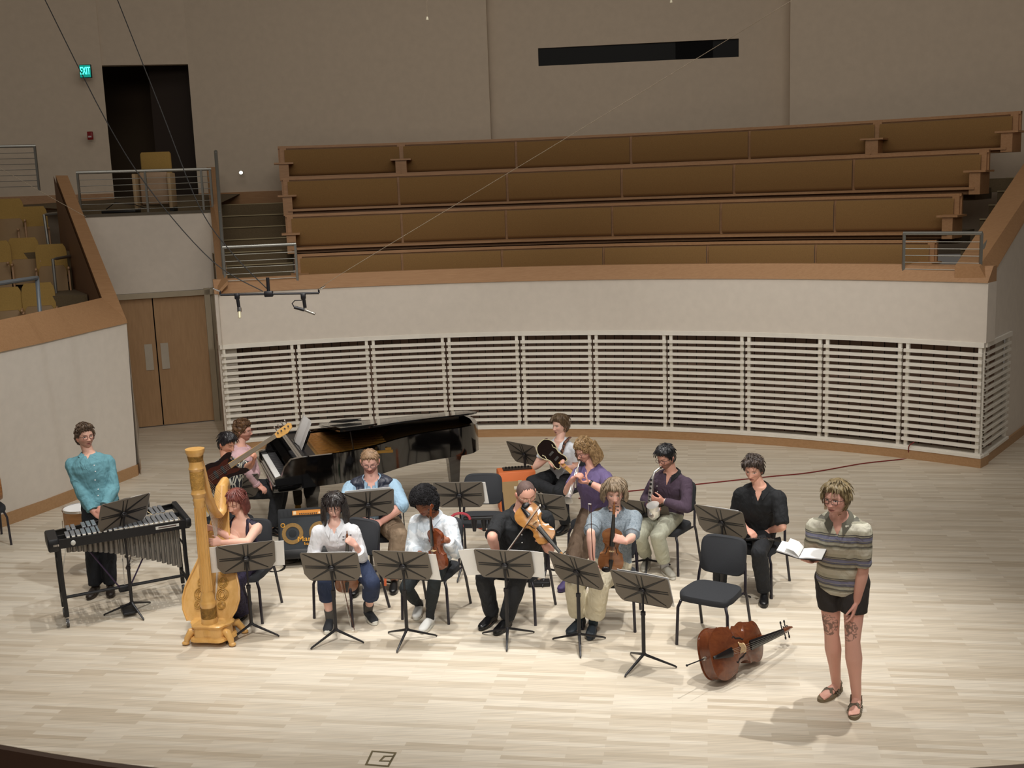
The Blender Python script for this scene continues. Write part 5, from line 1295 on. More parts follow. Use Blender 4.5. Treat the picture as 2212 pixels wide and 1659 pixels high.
def glasses(C, Rm, col, parent, rnd=False):
    M = Matrix.Translation(C) @ Rm.to_4x4(); m = MB()
    for s in (-1, 1):
        pts = []
        for i in range(21):
            t = 2*PI*i/20; e = .8 if rnd else .6; c, q = math.cos(t), math.sin(t)
            pts.append((s*.033+.0235*math.copysign(abs(c)**e, c), .102-.10*abs(s*.033+.02*c)**1.6*3, .004+.018*math.copysign(abs(q)**e, q)))
        m.tube(pts, .0021, 5, M=M, cap=False); m.tube([(s*.056, .094, .012), (s*.073, .06, .010), (s*.079, .0, .006)], .002, 5, M=M)
    m.tube([(-.010, .108, .008), (.010, .108, .008)], .002, 5, M=M); m.build('glasses', mat('glasses_'+col, col, .3), parent)

# ---------------------------------------------------------------- hands
def hand(mb, W, Fd, Nd, side, curl=(25, 35, 40, 45), spread=4, thumb=(35, 25), s=1.0):
    """W wrist, Fd towards the knuckles, Nd out of the palm; side=+1 puts the thumb on +X"""
    Fd = V(Fd).normalized(); Nd = V(Nd); Nd = (Nd-Fd*Nd.dot(Fd)).normalized(); X = Fd.cross(Nd)*side
    P = lambda x, f, n: W+X*(x*s)+Fd*(f*s)+Nd*(n*s)
    mb.tube([P(0, -.02, 0), P(0, .015, 0), P(.003, .045, .001), P(.001, .075, .0), P(0, .092, -.001)], [(.025*s, .019*s), (.030*s, .018*s), (.040*s, .016*s), (.042*s, .014*s), (.038*s, .010*s)], 12, up=Nd)
    if isinstance(curl, (int, float)): curl = (curl,)*4
    for i, (bx, ln) in enumerate(((.030, .074), (.0105, .082), (-.0095, .076), (-.0285, .060))):
        p = P(bx, .086-abs(bx)*.12, 0); sp = math.radians(spread*(1.5-i)); d = (Fd*math.cos(sp)+X*math.sin(sp)); c = math.radians(curl[i]); a = .0
        for q, (k, r0, r1) in enumerate(((.44, .0098, .0090), (.31, .0090, .0082), (.25, .0082, .0070))):
            a += c*(.75 if q == 0 else 1.0 if q == 1 else .7); dd = d*math.cos(a)+Nd*math.sin(a); e = p+dd*(ln*k*s); mb.capsule(p, e, r0*s, r1*s, 8); p = e
    p = P(.022, .022, .006); t1, t2 = [math.radians(t) for t in thumb]
    d = Fd*math.cos(.75)+X*math.sin(.75); d1 = (d*math.cos(t1)+Nd*math.sin(t1)).normalized(); e = p+d1*(.042*s); mb.capsule(p, e, .0155*s, .0115*s, 8)
    d2 = (Fd*.9+X*.25); d2 = (d2.normalized()*math.cos(t1+t2)+Nd*math.sin(t1+t2)).normalized(); e2 = e+d2*(.034*s); mb.capsule(e, e2, .0115*s, .0100*s, 8); e3 = e2+(d2*.8+Fd*.2+Nd*.3*math.sin(t2)).normalized()*(.026*s); mb.capsule(e2, e3, .0100*s, .0080*s, 8)

def seg(mb, pts, rads, n=14):
    """limb of linked tapered pieces; rads one per point"""
    for i in range(len(pts)-1): mb.capsule(pts[i], pts[i+1], rads[i], rads[i+1], n)
def lerp(a, b, t): return a+(b-a)*t

def person(spec):
    g = spec.get; s = g('s', 1.0); yaw = yaw_dir(g('yaw', 0)); syaw = yaw_dir(g('syaw', g('yaw', 0)))
    latH = V((-yaw.y, yaw.x, 0)); latS = V((-syaw.y, syaw.x, 0))      # person's left
    up = V((0, 0, 1)); sit = g('sit', True)
    pel = at(g('pelvis')[0], g('pelvis')[1], g('pz', .56 if sit else .95*s)) if len(g('pelvis')) == 2 else V(g('pelvis'))
    nk = g('neck'); neck = on_ray(nk[0], nk[1], pel, g('spine', .50)*s, pel+up*.5*s+syaw*g('lean', .03))
    hd = g('head'); hy = yaw_dir(g('hyaw', 0)); head = on_ray(hd[0], hd[1], neck, .182*s, neck+up*.17*s+hy*.05)
    sr_ = V(g('sr')) if g('sr') else None
    shw = g('shw', .168)*s; droop = g('droop', .088)*s
    tup = (neck-pel).normalized()
    SL = neck+latS*shw-up*droop+syaw*g('sfwd', .0); SR = neck-latS*shw-up*droop+syaw*g('sfwd', .0)
    HL, HR = pel+latH*.088*s, pel-latH*.088*s
    A1, A2, T1, T2 = .275*s, .245*s, .43*s, .42*s
    def pos(w):
        if w is None: return None
        if isinstance(w, V): return w
        if len(w) == 3: return atY(w[0], w[1], w[2]) if w[2] > 5 else at(w[0], w[1], w[2])
        return V(w)
    WL, WR = pos(g('wl')), pos(g('wr'))
    EL = ik(SL, WL, A1, A2, g('el'), g('elh')); ER = ik(SR, WR, A1, A2, g('er'), g('erh'))
    AL, AR = pos(g('al')), pos(g('ar'))
    KL = ik(HL, AL, T1, T2, g('kl'), yaw, sit); KR = ik(HR, AR, T1, T2, g('kr'), yaw, sit)
    root = thing('person', g('label'), 'person', (pel.x, pel.y, 0), 'musicians on the stage')
    W = g('wide', 1.0); DP = g('deep', W); belly = g('belly', 0.0)
    # ---- torso rings
    chest = lerp(pel, neck, .68)+syaw*.012
    def ring(c, lat, fw, w, d, upv, n=28, fb=0.0):
        lat = (lat-upv*lat.dot(upv)).normalized(); fw = upv.cross(lat)*-1 if False else lat.cross(upv)
        out = []
        for i in range(n):
            t = 2*PI*i/n; cx, sy = math.cos(t), math.sin(t); x = w*math.copysign(abs(cx)**.85, cx); y = d*math.copysign(abs(sy)**.9, sy)
            if y > 0: y += fb*(1-abs(cx)**2)
            out.append(c+lat*x+fw*y)
        return out
    prof = [(-.16, .105, .085, 0), (-.08, .158, .112, .0), (.02, .168, .115, .1), (.16, .158, .108, .6), (.32, .148, .104, 1.), (.5, .155, .110, .7), (.68, .168, .118, .3), (.82, .168, .112, .1), (.92, .140, .090, 0), (1.0, .085, .070, 0), (1.06, .060, .060, 0)]
    if g('female'): prof = [(-.16, .105, .085, 0), (-.08, .162, .112, .0), (.02, .168, .115, .0), (.16, .150, .102, .4), (.32, .130, .092, .6), (.5, .136, .100, .7), (.66, .150, .118, 1.4), (.8, .148, .102, .4), (.92, .122, .080, 0), (1.0, .075, .062, 0), (1.06, .054, .054, 0)]
    def torso(mb, off=0.0, t0=-.2, t1=1.2, wk=1.0, hem=0.0):
        rings = []
        for (t, w, d, b) in prof:
            if t < t0 or t > t1: continue
            c = lerp(pel, neck, t)+syaw*(.018*math.sin(max(0, min(1, t))*PI)-.012*math.sin(max(0, t)*2*PI)); lat = latH.lerp(latS, min(1, max(0, t*1.3))).normalized()
            if t <= 0: c = pel+up*(t*.5)+ (up*0)
            k = (1 if t > .9 else W); rings.append(ring(c, lat, None, w*s*k*wk+off+(hem if t < .35 else 0), d*s*(1 if t > .9 else DP)*wk+off+(hem if t < .35 else 0), tup if t > .1 else up.lerp(tup, .5).normalized(), fb=belly*b))
        mb.loft(rings)
    LW = g('limb', 1.0)
    def arm(mb, S_, E_, W_, off=0.0, upto=None, ck=1.0):
        """upto: None whole arm, else fraction (0-1 upper arm, 1-2 forearm)"""
        end = 2.0 if upto is None else upto
        pts = [(S_, .052), (lerp(S_, E_, .35), .049), (lerp(S_, E_, .75), .042), (E_, .038), (lerp(E_, W_, .25), .0415), (lerp(E_, W_, .65), .033), (W_, .0255)]
        ts = [0, .35, .75, 1, 1.25, 1.65, 2]; P, Rr = [], []
        for k in range(len(pts)):
            if ts[k] <= end: P.append(pts[k][0]); Rr.append(pts[k][1]*s*LW*ck+off)
            else:
                f_ = (end-ts[k-1])/(ts[k]-ts[k-1])
                if f_ > .02: P.append(lerp(pts[k-1][0], pts[k][0], f_)); Rr.append(lerp(pts[k-1][1], pts[k][1], f_)*s*LW*ck+off)
                break
        if upto is None: seg(mb, P, Rr)
        else:
            seg(mb, P[:-1], Rr[:-1]) if len(P) > 2 else None; mb.tube([P[-2], P[-1]], [Rr[-2], Rr[-1]], 14)
    def shoulder(mb, off=0.0):
        for S_ in (SL, SR):
            c = lerp(neck, S_, .30)-up*.014*s; mb.capsule(c, S_, .044*s+off*.6, .052*s*LW+off*.8, 14); mb.capsule(lerp(pel, neck, .76)+(S_-neck)*.5, S_-up*.03, .065*s+off*.5, .044*s+off*.5, 12)
    def leg(mb, H_, K_, A_, off=0.0, upto=2.0, ck=1.0, flare=0.0):
        pts = [(H_, .088), (lerp(H_, K_, .4), .082), (lerp(H_, K_, .8), .064), (K_, .057), (lerp(K_, A_, .3), .058), (lerp(K_, A_, .65), .046), (A_, .037)]
        ts = [0, .4, .8, 1, 1.3, 1.65, 2]; P, Rr = [], []
        for k in range(len(pts)):
            if ts[k] <= upto+1e-6: P.append(pts[k][0]); Rr.append(pts[k][1]*s*g('leg', LW)*ck+off+(flare*max(0, ts[k]-.8)))
            else:
                f_ = (upto-ts[k-1])/(ts[k]-ts[k-1])
                if f_ > .02: P.append(lerp(pts[k-1][0], pts[k][0], f_)); Rr.append(lerp(pts[k-1][1], pts[k][1], f_)*s*g('leg', LW)*ck+off+flare*max(0, upto-.8))
                break
        seg(mb, P[:-1], Rr[:-1], 16); mb.tube([P[-2], P[-1]], [Rr[-2], Rr[-1]], 16)
    # ---- body
    f = dict(w=1.0, jaw=.26, nose=1.0, skin='c99a84', brow='4a3426'); f.update(g('face', {})); rgb_ = [int(f['skin'][i:i+2], 16) for i in (0, 2, 4)]; f['skin'] = '%02x%02x%02x' % tuple(min(235, int(c*1.04+7)) for c in rgb_)
    Rm = (Matrix.Rotation(math.atan2(hy.y, hy.x)-PI/2, 3, 'Z') @ Matrix.Rotation(-math.radians(g('pitch', 0)), 3, 'X') @ Matrix.Rotation(math.radians(g('roll', 0)), 3, 'Y'))
    Rm = Rm @ Matrix.Diagonal((s, s, s)).to_3x3() if False else Rm
    hs = g('hs', 1.0)*(.97+.03*s); Rh = Rm @ Matrix.Diagonal(V((hs, hs, hs)))
    hb = head+Rm @ V((0, -.018, -.055))*hs
    mb = MB(); torso(mb, -.004); shoulder(mb, -.004)
    for S_, E_, W_ in ((SL, EL, WL), (SR, ER, WR)): arm(mb, S_, E_, W_)
    seg(mb, [lerp(pel, neck, .9), neck, hb], [.06*s, .056*s*g('nk', 1), .054*s*g('nk', 1)])
    for H_, K_, A_ in ((HL, KL, AL), (HR, KR, AR)): seg(mb, [H_, lerp(H_, K_, .45), lerp(H_, K_, .85), K_, lerp(K_, A_, .3), lerp(K_, A_, .65), A_], [.080*s, .074*s, .058*s, .053*s, .060*s, .043*s, .034*s], 14)
    for W_, E_, nm, sd in ((WL, EL, 'hl', -1), (WR, ER, 'hr', 1)):
        q = g(nm, {}); Fd = (W_-E_).normalized(); Fd = V(q['f']).normalized() if 'f' in q else Fd; Nd = V(q.get('n', (0, 0, -1)))
        hand(mb, W_, Fd, Nd, sd*1, q.get('curl', (30, 38, 42, 48)), q.get('spread', 4), q.get('thumb', (30, 25)), s*.98)
    fl, fr_ = V(g('fl', yaw)).normalized(), V(g('fr', yaw)).normalized()
    for A_, fd in ((AL, fl), (AR, fr_)):
        lt = V((-fd.y, fd.x, 0)); c0 = V((A_.x, A_.y, 0)); zf = A_.z-.085
        seg(mb, [A_, A_-up*.035-fd*.02], [.034*s, .036*s]); mb.tube([c0-fd*.055+up*(zf+.035), c0-fd*.03+up*(zf+.04), c0+fd*.05+up*(zf+.04), c0+fd*.11+up*(zf+.028), c0+fd*.155+up*(zf+.02)], [(.022, .022), (.034, .032), (.036, .032), (.044, .020), (.036, .010)], 12, up=up)
        if g('toes'):
            for i, (x, l) in enumerate(((.030, .215), (.012, .212), (-.004, .203), (-.019, .192), (-.033, .178))):
                sd = 1 if A_ is AR else -1; mb.capsule(c0+fd*.14+lt*x*sd*1+up*(zf+.024), c0+fd*(l-.01)+lt*x*sd+up*(zf+.022), .013 if i == 0 else .009, .011 if i == 0 else .008, 8)
    me = remesh(mb, .0062, 4); v0 = mesh_np(me); n0 = len(v0)
    vv, ff, cc = [], [], []
    head_part(vv, ff, cc, head, Rh, f)
    sk = np.array(lin(f['skin'])); c0 = np.ones((n0, 3))*sk
    for W_, nm in ((WL, 1), (WR, 1)):
        dd_ = np.linalg.norm(v0-np.array(W_), axis=1); k = (sm(.20, .08, dd_)*.25)[:, None]; c0 = c0*(1-k)+np.array(lin(f.get('blush', 'c4766a')))*k
    for (p, r, seed) in g('tattoo', []):
        p = np.array(pos(p)); q = v0-p; dist = np.linalg.norm(q, axis=1); idx = np.nonzero(dist < r)[0]
        for i in idx:
            nn = noise.noise(V(q[i]*45)+V((seed, 0, 0)))
            if abs(nn) < .16 or (dist[i] < r*.5 and nn > .1): c0[i] = c0[i]*.35+np.array(lin('3a3a32'))*.65
    polys = [list(p.vertices) for p in me.polygons]; bpy.data.meshes.remove(me)
    nm_ = bpy.data.meshes.new('body'); nm_.from_pydata([tuple(p) for p in v0]+vv, [], polys+[[n0+i for i in q] for q in ff]); setcol(nm_, np.vstack([c0, np.array(cc)])); nm_.update()
    finish(nm_, 'body', M_skin, root)
    hair_obj(head, Rh, g('hair'), f, root, hs)
    if g('glasses'): glasses(head, Rh, g('glasses'), root, g('round', False))
    # ---- trousers
    tr = g('trousers')
    if tr:
        mb = MB(); torso(mb, .012, -.2, tr.get('waist', .2)); cov = tr.get('to', 1.97)
        for H_, K_, A_ in ((HL, KL, AL), (HR, KR, AR)):
            leg(mb, H_, K_, A_, tr.get('off', .014), cov, 1.0, tr.get('flare', .012)); mb.capsule(H_+up*.01, pel, .09*s, .09*s, 12)
        me = remesh(mb, .0095, 3, True, tr.get('wr', .016)*.6, .10); finish(me, tr.get('name', 'trousers'), tr['m'], root)
    # ---- shirt
    sh = g('shirt')
    if sh:
        mb = MB(); off = sh.get('off', .013); torso(mb, off, sh.get('t0', -.0 if sit else -.17), 1.01, hem=sh.get('hem', .002)); shoulder(mb, off)
        sl = sh.get('sleeve', 1.93); ck = sh.get('loose', 1.06)
        if sl > .1:
            for S_, E_, W_ in ((SL, EL, WL), (SR, ER, WR)): arm(mb, S_, E_, W_, off*.7+sh.get('puff', 0)*.6, sl, ck)
        me = remesh(mb, .0088, 3, True, sh.get('wr', .017)*.5, .10)
        v = mesh_np(me); q = v-np.array(neck); fwd = np.array(latS.cross(tup)); lt = np.array(latS); tu = np.array(tup)
        a = q @ tu; b = q @ fwd; c = q @ lt
        if sh.get('tank'):
            ac = np.abs(c); strap = np.exp(-((ac-.092)/.016)**4)
            w_ = np.maximum(np.where(b > 0, a+.165-.25*ac, a+.12), (ac-.118)*3+.02-np.maximum(-.19-a, 0)*9)
            k2 = sm(-.004, .012, w_)*(1-strap*(a > -.30))
            hd_ = v-(np.array(neck)+np.array(tup)*a[:, None]); v = v-hd_/np.maximum(np.linalg.norm(hd_, axis=1), .02)[:, None]*(k2*.026)[:, None]
            me.vertices.foreach_set('co', v.ravel().astype(np.float32)); keep = None
        else:
            r = np.sqrt(c*c+b*b); wr_ = .072*s*g('nk', 1)
            k1 = sm(wr_+.012, wr_-.004, r)*sm(-.035, -.020, a)
            v = v-np.array(tup)*(k1*.085)[:, None]
            vd = sh.get('vneck', .09)*.8; w_ = (a+vd)*sh.get('vw', .42)-np.abs(c)
            k2 = sm(-.001, .009, w_)*(b > .0)*sm(.10, .05, a)*(1-k1)
            v = v-fwd*(k2*.045)[:, None]; me.vertices.foreach_set('co', v.ravel().astype(np.float32)); keep = None
        if keep is not None: cut(me, keep)
        fm = finish(me, sh.get('name', 'shirt'), sh['m'], root)
        if sh.get('collar'):
            mb = MB(); w0 = .066*s*g('nk', 1); c0_ = neck+tup*.012; fw = V(fwd); n = 26
            rings = []
            for i in range(n+1):
                t = -PI*.86+2*PI*.86*i/n     # opening at the front (t=±pi)
                dirv = latS*math.sin(t)*1.0-fw*math.cos(t)*.92; e = abs(t)/(PI*.86)
                tipd = .0 if e < .80 else (e-.80)*.12
                base = c0_+dirv*(w0+.003)+up*(.0)-up*(.030*e*e)+fw*.010*e; topp = base+tup*(.030-.006*e)-dirv*.004; out_ = base+dirv*(.030)+tup*(.002-.010*e)-up*tipd*1.3+fw*.020*e
                rings.append([base, topp, topp+dirv*.004, out_+dirv*.003, out_])
            mb.loft(rings, 0, False); mb.build('collar', sh.get('collar_m', sh['m']), root, angle=60)
        if sh.get('buttons'):
            fw = V(fwd)
            for k in range(sh['buttons']):
                t = .78-.16*k
                cands = v[(np.abs((v-np.array(pel)) @ lt) < .012)]; p = np.array(lerp(pel, neck, t)); dd_ = (cands-p); sel = np.abs(dd_ @ tu) < .012
                if not sel.any(): continue
                w = cands[sel]; w = w[np.argmax((w-p) @ fwd)]
                mb = MB(); mb.lathe([(.001, .003), (.006, .003), (.006, -.002)], 10, M=basis(V(w.tolist()), x=latS, z=fw)); mb.build('button', sh.get('button_m', M_paper), root)
        for (nm2, S_, E_, W_) in (('cuff', SL, EL, WL), ('cuff', SR, ER, WR)):
            if sh.get('cuffs'):
                e0 = sl; P_ = lambda t: lerp(S_, E_, t) if t <= 1 else lerp(E_, W_, t-1)
                rr = (lerp(.056, .038, e0) if e0 < 1 else lerp(.040, .0265, e0-1))*s*LW*ck+off+.004
                mb = MB(); mb.tube([P_(e0-.10), P_(e0-.09), P_(e0+.02), P_(e0+.025)], [rr-.002, rr+.003, rr+.002, rr-.004], 18); mb.build('cuff', sh['m'], root)
        spec['_shv'] = v
    # ---- vest
    if g('vest'):
        mb = MB(); torso(mb, .032, -.02, 1.0, hem=.01); 
        for S_ in (SL, SR): mb.capsule(lerp(neck, S_, .3)-up*.01, lerp(neck, S_, .8), .075*s, .072*s, 12)
        me = remesh(mb, .009, 3, True, .012, .05); v = mesh_np(me); q = v-np.array(neck); fwd = np.array(latS.cross(tup)); a = q @ np.array(tup); b = q @ fwd; c = q @ np.array(latS)
        # quilting: horizontal baffles
        w = .5+.5*np.cos((a)*2*PI/.062); nn = np.empty(len(me.vertices)*3, np.float32); me.vertices.foreach_get('normal', nn); v2 = v+nn.reshape(-1, 3)*(w[:, None]**.5*.012)
        me.vertices.foreach_set('co', v2.ravel().astype(np.float32))
        k2 = sm(0, .012, .058+.12*np.maximum(a+.10, 0)-np.abs(c))*(b > 0); k1 = sm(.10, .08, np.sqrt(c*c+b*b))*sm(-.035, -.02, a); v2 = v2-fwd*(k2*.07)[:, None]-np.array(tup)*(k1*.09*(1-k2))[:, None]; me.vertices.foreach_set('co', v2.ravel().astype(np.float32)); finish(me, 'vest', g('vest'), root)
    # ---- dress
    if g('skirt'):
        mb = MB(); torso(mb, .02, -.2, .6)
        km = (KL+KR)/2
        for H_, K_, A_ in ((HL, KL, AL), (HR, KR, AR)):
            mb.capsule(H_, K_, .12*s, .085*s, 14); mb.tube([K_, lerp(K_, A_, .5), lerp(K_, A_, .9)], [.085, .095, .11], 16)
        mb.capsule(lerp(HL, HR, .5), km, .12, .075, 14); mb.tube([km, lerp(km, (AL+AR)/2, .88)], [.085, .12], 16)
        me = remesh(mb, .010, 4, True, .03, .12); finish(me, 'skirt', g('skirt'), root)
    # ---- shoes and socks
    so = g('shoes')
    if so:
        for A_, fd in ((AL, fl), (AR, fr_)):
            lt = V((-fd.y, fd.x, 0)); c0 = V((A_.x, A_.y, A_.z-.085))
            mb = MB(); P = lambda f_, z: c0+fd*f_*s+up*z
            mb.tube([P(-.075, .045), P(-.06, .048), P(-.02, .052), P(.05, .050), (P(.10, .040)), P(.15, .032), P(.185, .028), P(.198, .026)], [(.018, .02), (.034, .036), (.038, .044), (.040, .042), (.045, .032), (.046, .026), (.034, .020), (.014, .010)], 14, up=up)
            hi = so.get('high', .0); mb.capsule(P(-.018, .06), P(-.015, .09+hi), .042, .043, 14)
            me = remesh(mb, .006, 2); v = mesh_np(me); v[:, 2] = np.maximum(v[:, 2], c0.z+.012); me.vertices.foreach_set('co', v.ravel())
            shoe = finish(me, 'shoe', so['m'], root)
            mb = MB(); ol = []
            for i in range(28):
                t = 2*PI*i/28; f_ = .062+.142*math.cos(t); w = .036+.010*sm(.0, .12, f_); y = w*math.copysign(abs(math.sin(t))**.8, math.sin(t)); ol.append(((c0+fd*f_*s+lt*y).x, (c0+fd*f_*s+lt*y).y))
            if sum(ol[i][0]*ol[(i+1) % 28][1]-ol[(i+1) % 28][0]*ol[i][1] for i in range(28)) < 0: ol.reverse()
            mb.prism(ol, c0.z+.001, c0.z+so.get('st', .022), smooth=True); mb.build('sole', so.get('sole', so['m']), shoe)
            if so.get('toecap'):
                mb = MB(); mb.sphere(P(.165, .026), (.036, .036, .022), 12, 8); mb.build('toe_cap', so['toecap'], shoe)
            if so.get('laces'):
                mb = MB()
                for k in range(5): p = P(.02+.022*k, .094-.009*k); mb.tube([p+lt*.024-up*.006, p+up*.004, p-lt*.024-up*.006], .0035, 5)
                mb.build('laces', so['laces'], shoe)
            if so.get('sock'):
                K_ = KL if A_ is AL else KR; mb = MB(); mb.tube([P(-.012, .07), lerp(A_, K_, .08), lerp(A_, K_, so.get('sockh', .25))], [.043*s, .042*s, .047*s], 16); mb.build('sock', so['sock'], root)
    print('P', g('label')[:40], 'pel', tuple(round(c, 2) for c in pel), 'neck', tuple(round(c, 2) for c in neck), 'head', tuple(round(c, 2) for c in head), 'kz', round(KL.z, 2), round(KR.z, 2), 'arm', round((WL-SL).length, 2), round((WR-SR).length, 2), 'leg', round((AL-HL).length, 2), round((AR-HR).length, 2))
    return dict(root=root, pel=pel, neck=neck, head=head, R=Rm, SL=SL, SR=SR, EL=EL, ER=ER, WL=WL, WR=WR, KL=KL, KR=KR, AL=AL, AR=AR, tup=tup, lat=latS, fw=latS.cross(tup), s=s)
# ================================================================ THE MUSICIANS
def patt(name, base, cols, kind, scale=20, rough=.85):
    """cloth with a woven or printed pattern in object space"""
    m, N, L, b = nodes_of(name, rough, bump=.2, bscale=350)
    tc = N.new('ShaderNodeTexCoord'); cr = N.new('ShaderNodeValToRGB'); cr.color_ramp.interpolation = 'CONSTANT'; e = cr.color_ramp.elements
    e[0].position = 0; e[0].color = (*lin(cols[0][1]), 1); e[1].position = cols[1][0]; e[1].color = (*lin(cols[1][1]), 1)
    for p, c in cols[2:]: q = e.new(p); q.color = (*lin(c), 1)
    if kind == 'stripes':
        sp = N.new('ShaderNodeSeparateXYZ'); L.new(tc.outputs['Object'], sp.inputs[0]); nz = N.new('ShaderNodeTexNoise'); nz.inputs['Scale'].default_value = 9; L.new(tc.outputs['Object'], nz.inputs['Vector'])
        a = N.new('ShaderNodeMath'); a.operation = 'MULTIPLY_ADD'; a.inputs[1].default_value = .02; L.new(nz.outputs['Fac'], a.inputs[0]); L.new(sp.outputs['Z'], a.inputs[2])
        mu = N.new('ShaderNodeMath'); mu.operation = 'MULTIPLY'; mu.inputs[1].default_value = scale; L.new(a.outputs[0], mu.inputs[0])
        fr = N.new('ShaderNodeMath'); fr.operation = 'FRACT'; L.new(mu.outputs[0], fr.inputs[0]); L.new(fr.outputs[0], cr.inputs['Fac'])
    elif kind == 'leaf':
        mp = N.new('ShaderNodeMapping'); mp.inputs['Rotation'].default_value = (.6, .5, .8); mp.inputs['Scale'].default_value = (1, 1, .42); L.new(tc.outputs['Object'], mp.inputs['Vector'])
        nz = N.new('ShaderNodeTexVoronoi'); nz.feature = 'DISTANCE_TO_EDGE'; nz.inputs['Scale'].default_value = scale; L.new(mp.outputs['Vector'], nz.inputs['Vector']); L.new(nz.outputs['Distance'], cr.inputs['Fac'])
    else:
        nz = N.new('ShaderNodeTexNoise' if kind == 'noise' else 'ShaderNodeTexVoronoi'); nz.inputs['Scale'].default_value = scale; L.new(tc.outputs['Object'], nz.inputs['Vector']); L.new(nz.outputs[0], cr.inputs['Fac'])
    L.new(cr.outputs['Color'], b.inputs['Base Color']); return folds(m)
C_black = cloth('cloth_black', '17191c', .85, var=.12); C_blackp = cloth('trouser_black', '1a1c20', .85, var=.12); C_white = cloth('cloth_white', 'e4e6ea'); C_khaki = cloth('trouser_khaki', '8a7660'); C_brown = cloth('trouser_brown', '5e4c3c')
C_cream = cloth('trouser_cream', 'cfc6ac'); C_sage = cloth('trouser_sage', 'b4b5a2'); M_shoeb = mat('shoe_black', '101012', .35); M_shoew = mat('shoe_white', 'd6d6d2', .5); M_sole = mat('sole_white', 'd8d6cc', .6)
PP = {}
dn = (0, 0, -1)
# 1 vibraphonist
PP['vib'] = person(dict(label='person standing behind the vibraphone in a teal button shirt, hands clasped', sit=False, s=1.0, pelvis=(-4.22, 10.98, .95), yaw=12, neck=(191, 976), head=(181, 934), hyaw=42, pitch=-4, lean=.0, pz=.93,
    el=(246, 1052), er=(150, 1066), wl=(226, 1094, 10.80), wr=(200, 1104, 10.80), al=(238, 1262, .085), ar=(205, 1265, .085), kl=(228, 1190), kr=(200, 1190),
    fl=(.3, -.9, 0), fr=(.0, -1, 0), hl=dict(f=(-.6, -.25, -.6), n=(-.2, .6, -.3), curl=40), hr=dict(f=(.75, -.3, -.4), n=(.2, .6, -.4), curl=45),
    face=dict(skin='d0a08a', brow='5a4030', beard='8a5a44', bearda=.35, open=1), hair=dict(col='4a3a2e', col2='6a5644', thick=.028, side=.45, rough=.9, freq=30, seed=2, curl=.014, locks=200, quiff=.012), glasses='5a2c28',
    shirt=dict(m=cloth('teal_shirt', '64959f'), collar=True, buttons=5, vneck=.07, cuffs=True, off=.018, wr=.03, puff=.008), trousers=dict(m=cloth('navy_trousers', '1d2027')), shoes=dict(m=mat('shoe_dark', '2e2620', .4), high=.05)))
# re-aim the left elbow
# 2 bassist
PP['bass'] = person(dict(label='person in a black and white leaf print shirt playing bass guitar behind the harp', s=1.0, pelvis=(488, 1092), yaw=38, syaw=35, neck=(489, 975), head=(489, 932), hyaw=62, pitch=22, pz=.60,
    wl=(546, 1000, 11.62), wr=(468, 1034, 11.55), el=(548, 1028), er=(447, 1020), al=(505, 1215, .09), ar=(480, 1205, .09), kl=(540, 1110), kr=(500, 1110),
    hl=dict(f=(.45, -.35, .75), n=(-.6, .0, .5), curl=60, thumb=(40, 40)), hr=dict(f=(.6, -.35, -.55), n=(.2, .8, -.2), curl=40),
    face=dict(skin='c48e74', brow='1a1210', closed=1, nose=1.15), hair=dict(col='141214', col2='2e2a2c', thick=.026, side=.35, rough=.35, seed=3, locks=170, ll=.06, quiff=.014, gloss=.3),
    shirt=dict(m=patt('leaf_shirt', 'ffffff', [(0, 'd9d6c6'), (.075, '22232a'), (.2, '2c2e36')], 'leaf', 19), sleeve=.85, vneck=.13, vw=.42, collar=True, off=.02, wr=.02), trousers=dict(m=C_blackp), shoes=dict(m=M_shoeb)))
# 3 pianist
PP['piano'] = person(dict(label='person in a pink shirt with red glasses seated at the piano keyboard', s=1.0, pelvis=(-3.2, 12.78, .56), yaw=72, syaw=80, neck=(519, 957), head=(527, 918), hyaw=82, pitch=2, pz=.56,
    wl=(548, 1040, .66), wr=(556, 1049, .64), el=(550, 1012), er=(535, 1020), al=(600, 1120, .09), ar=(588, 1140, .09), kl=(606, 1052), kr=(598, 1060), fl=(.9, -.4, 0), fr=(.9, -.45, 0),
    hl=dict(f=(.8, -.4, -.3), n=(0, 0, -1), curl=35), hr=dict(f=(.8, -.4, -.3), n=(0, .2, -1), curl=40),
    face=dict(skin='cf9c88', brow='5a3c28', beard='8a4e34', bearda=.6), hair=dict(col='4a3424', col2='7a5a3c', thick=.032, side=.5, rough=.9, freq=34, seed=4, curl=.015, locks=230), glasses='7a2a20',
    shirt=dict(m=cloth('pink_shirt', 'dcb4b8'), collar=True, vneck=.06, cuffs=True, puff=.006, wr=.024), trousers=dict(m=cloth('charcoal_trousers', '26282c')), shoes=dict(m=M_shoeb, high=.04)))
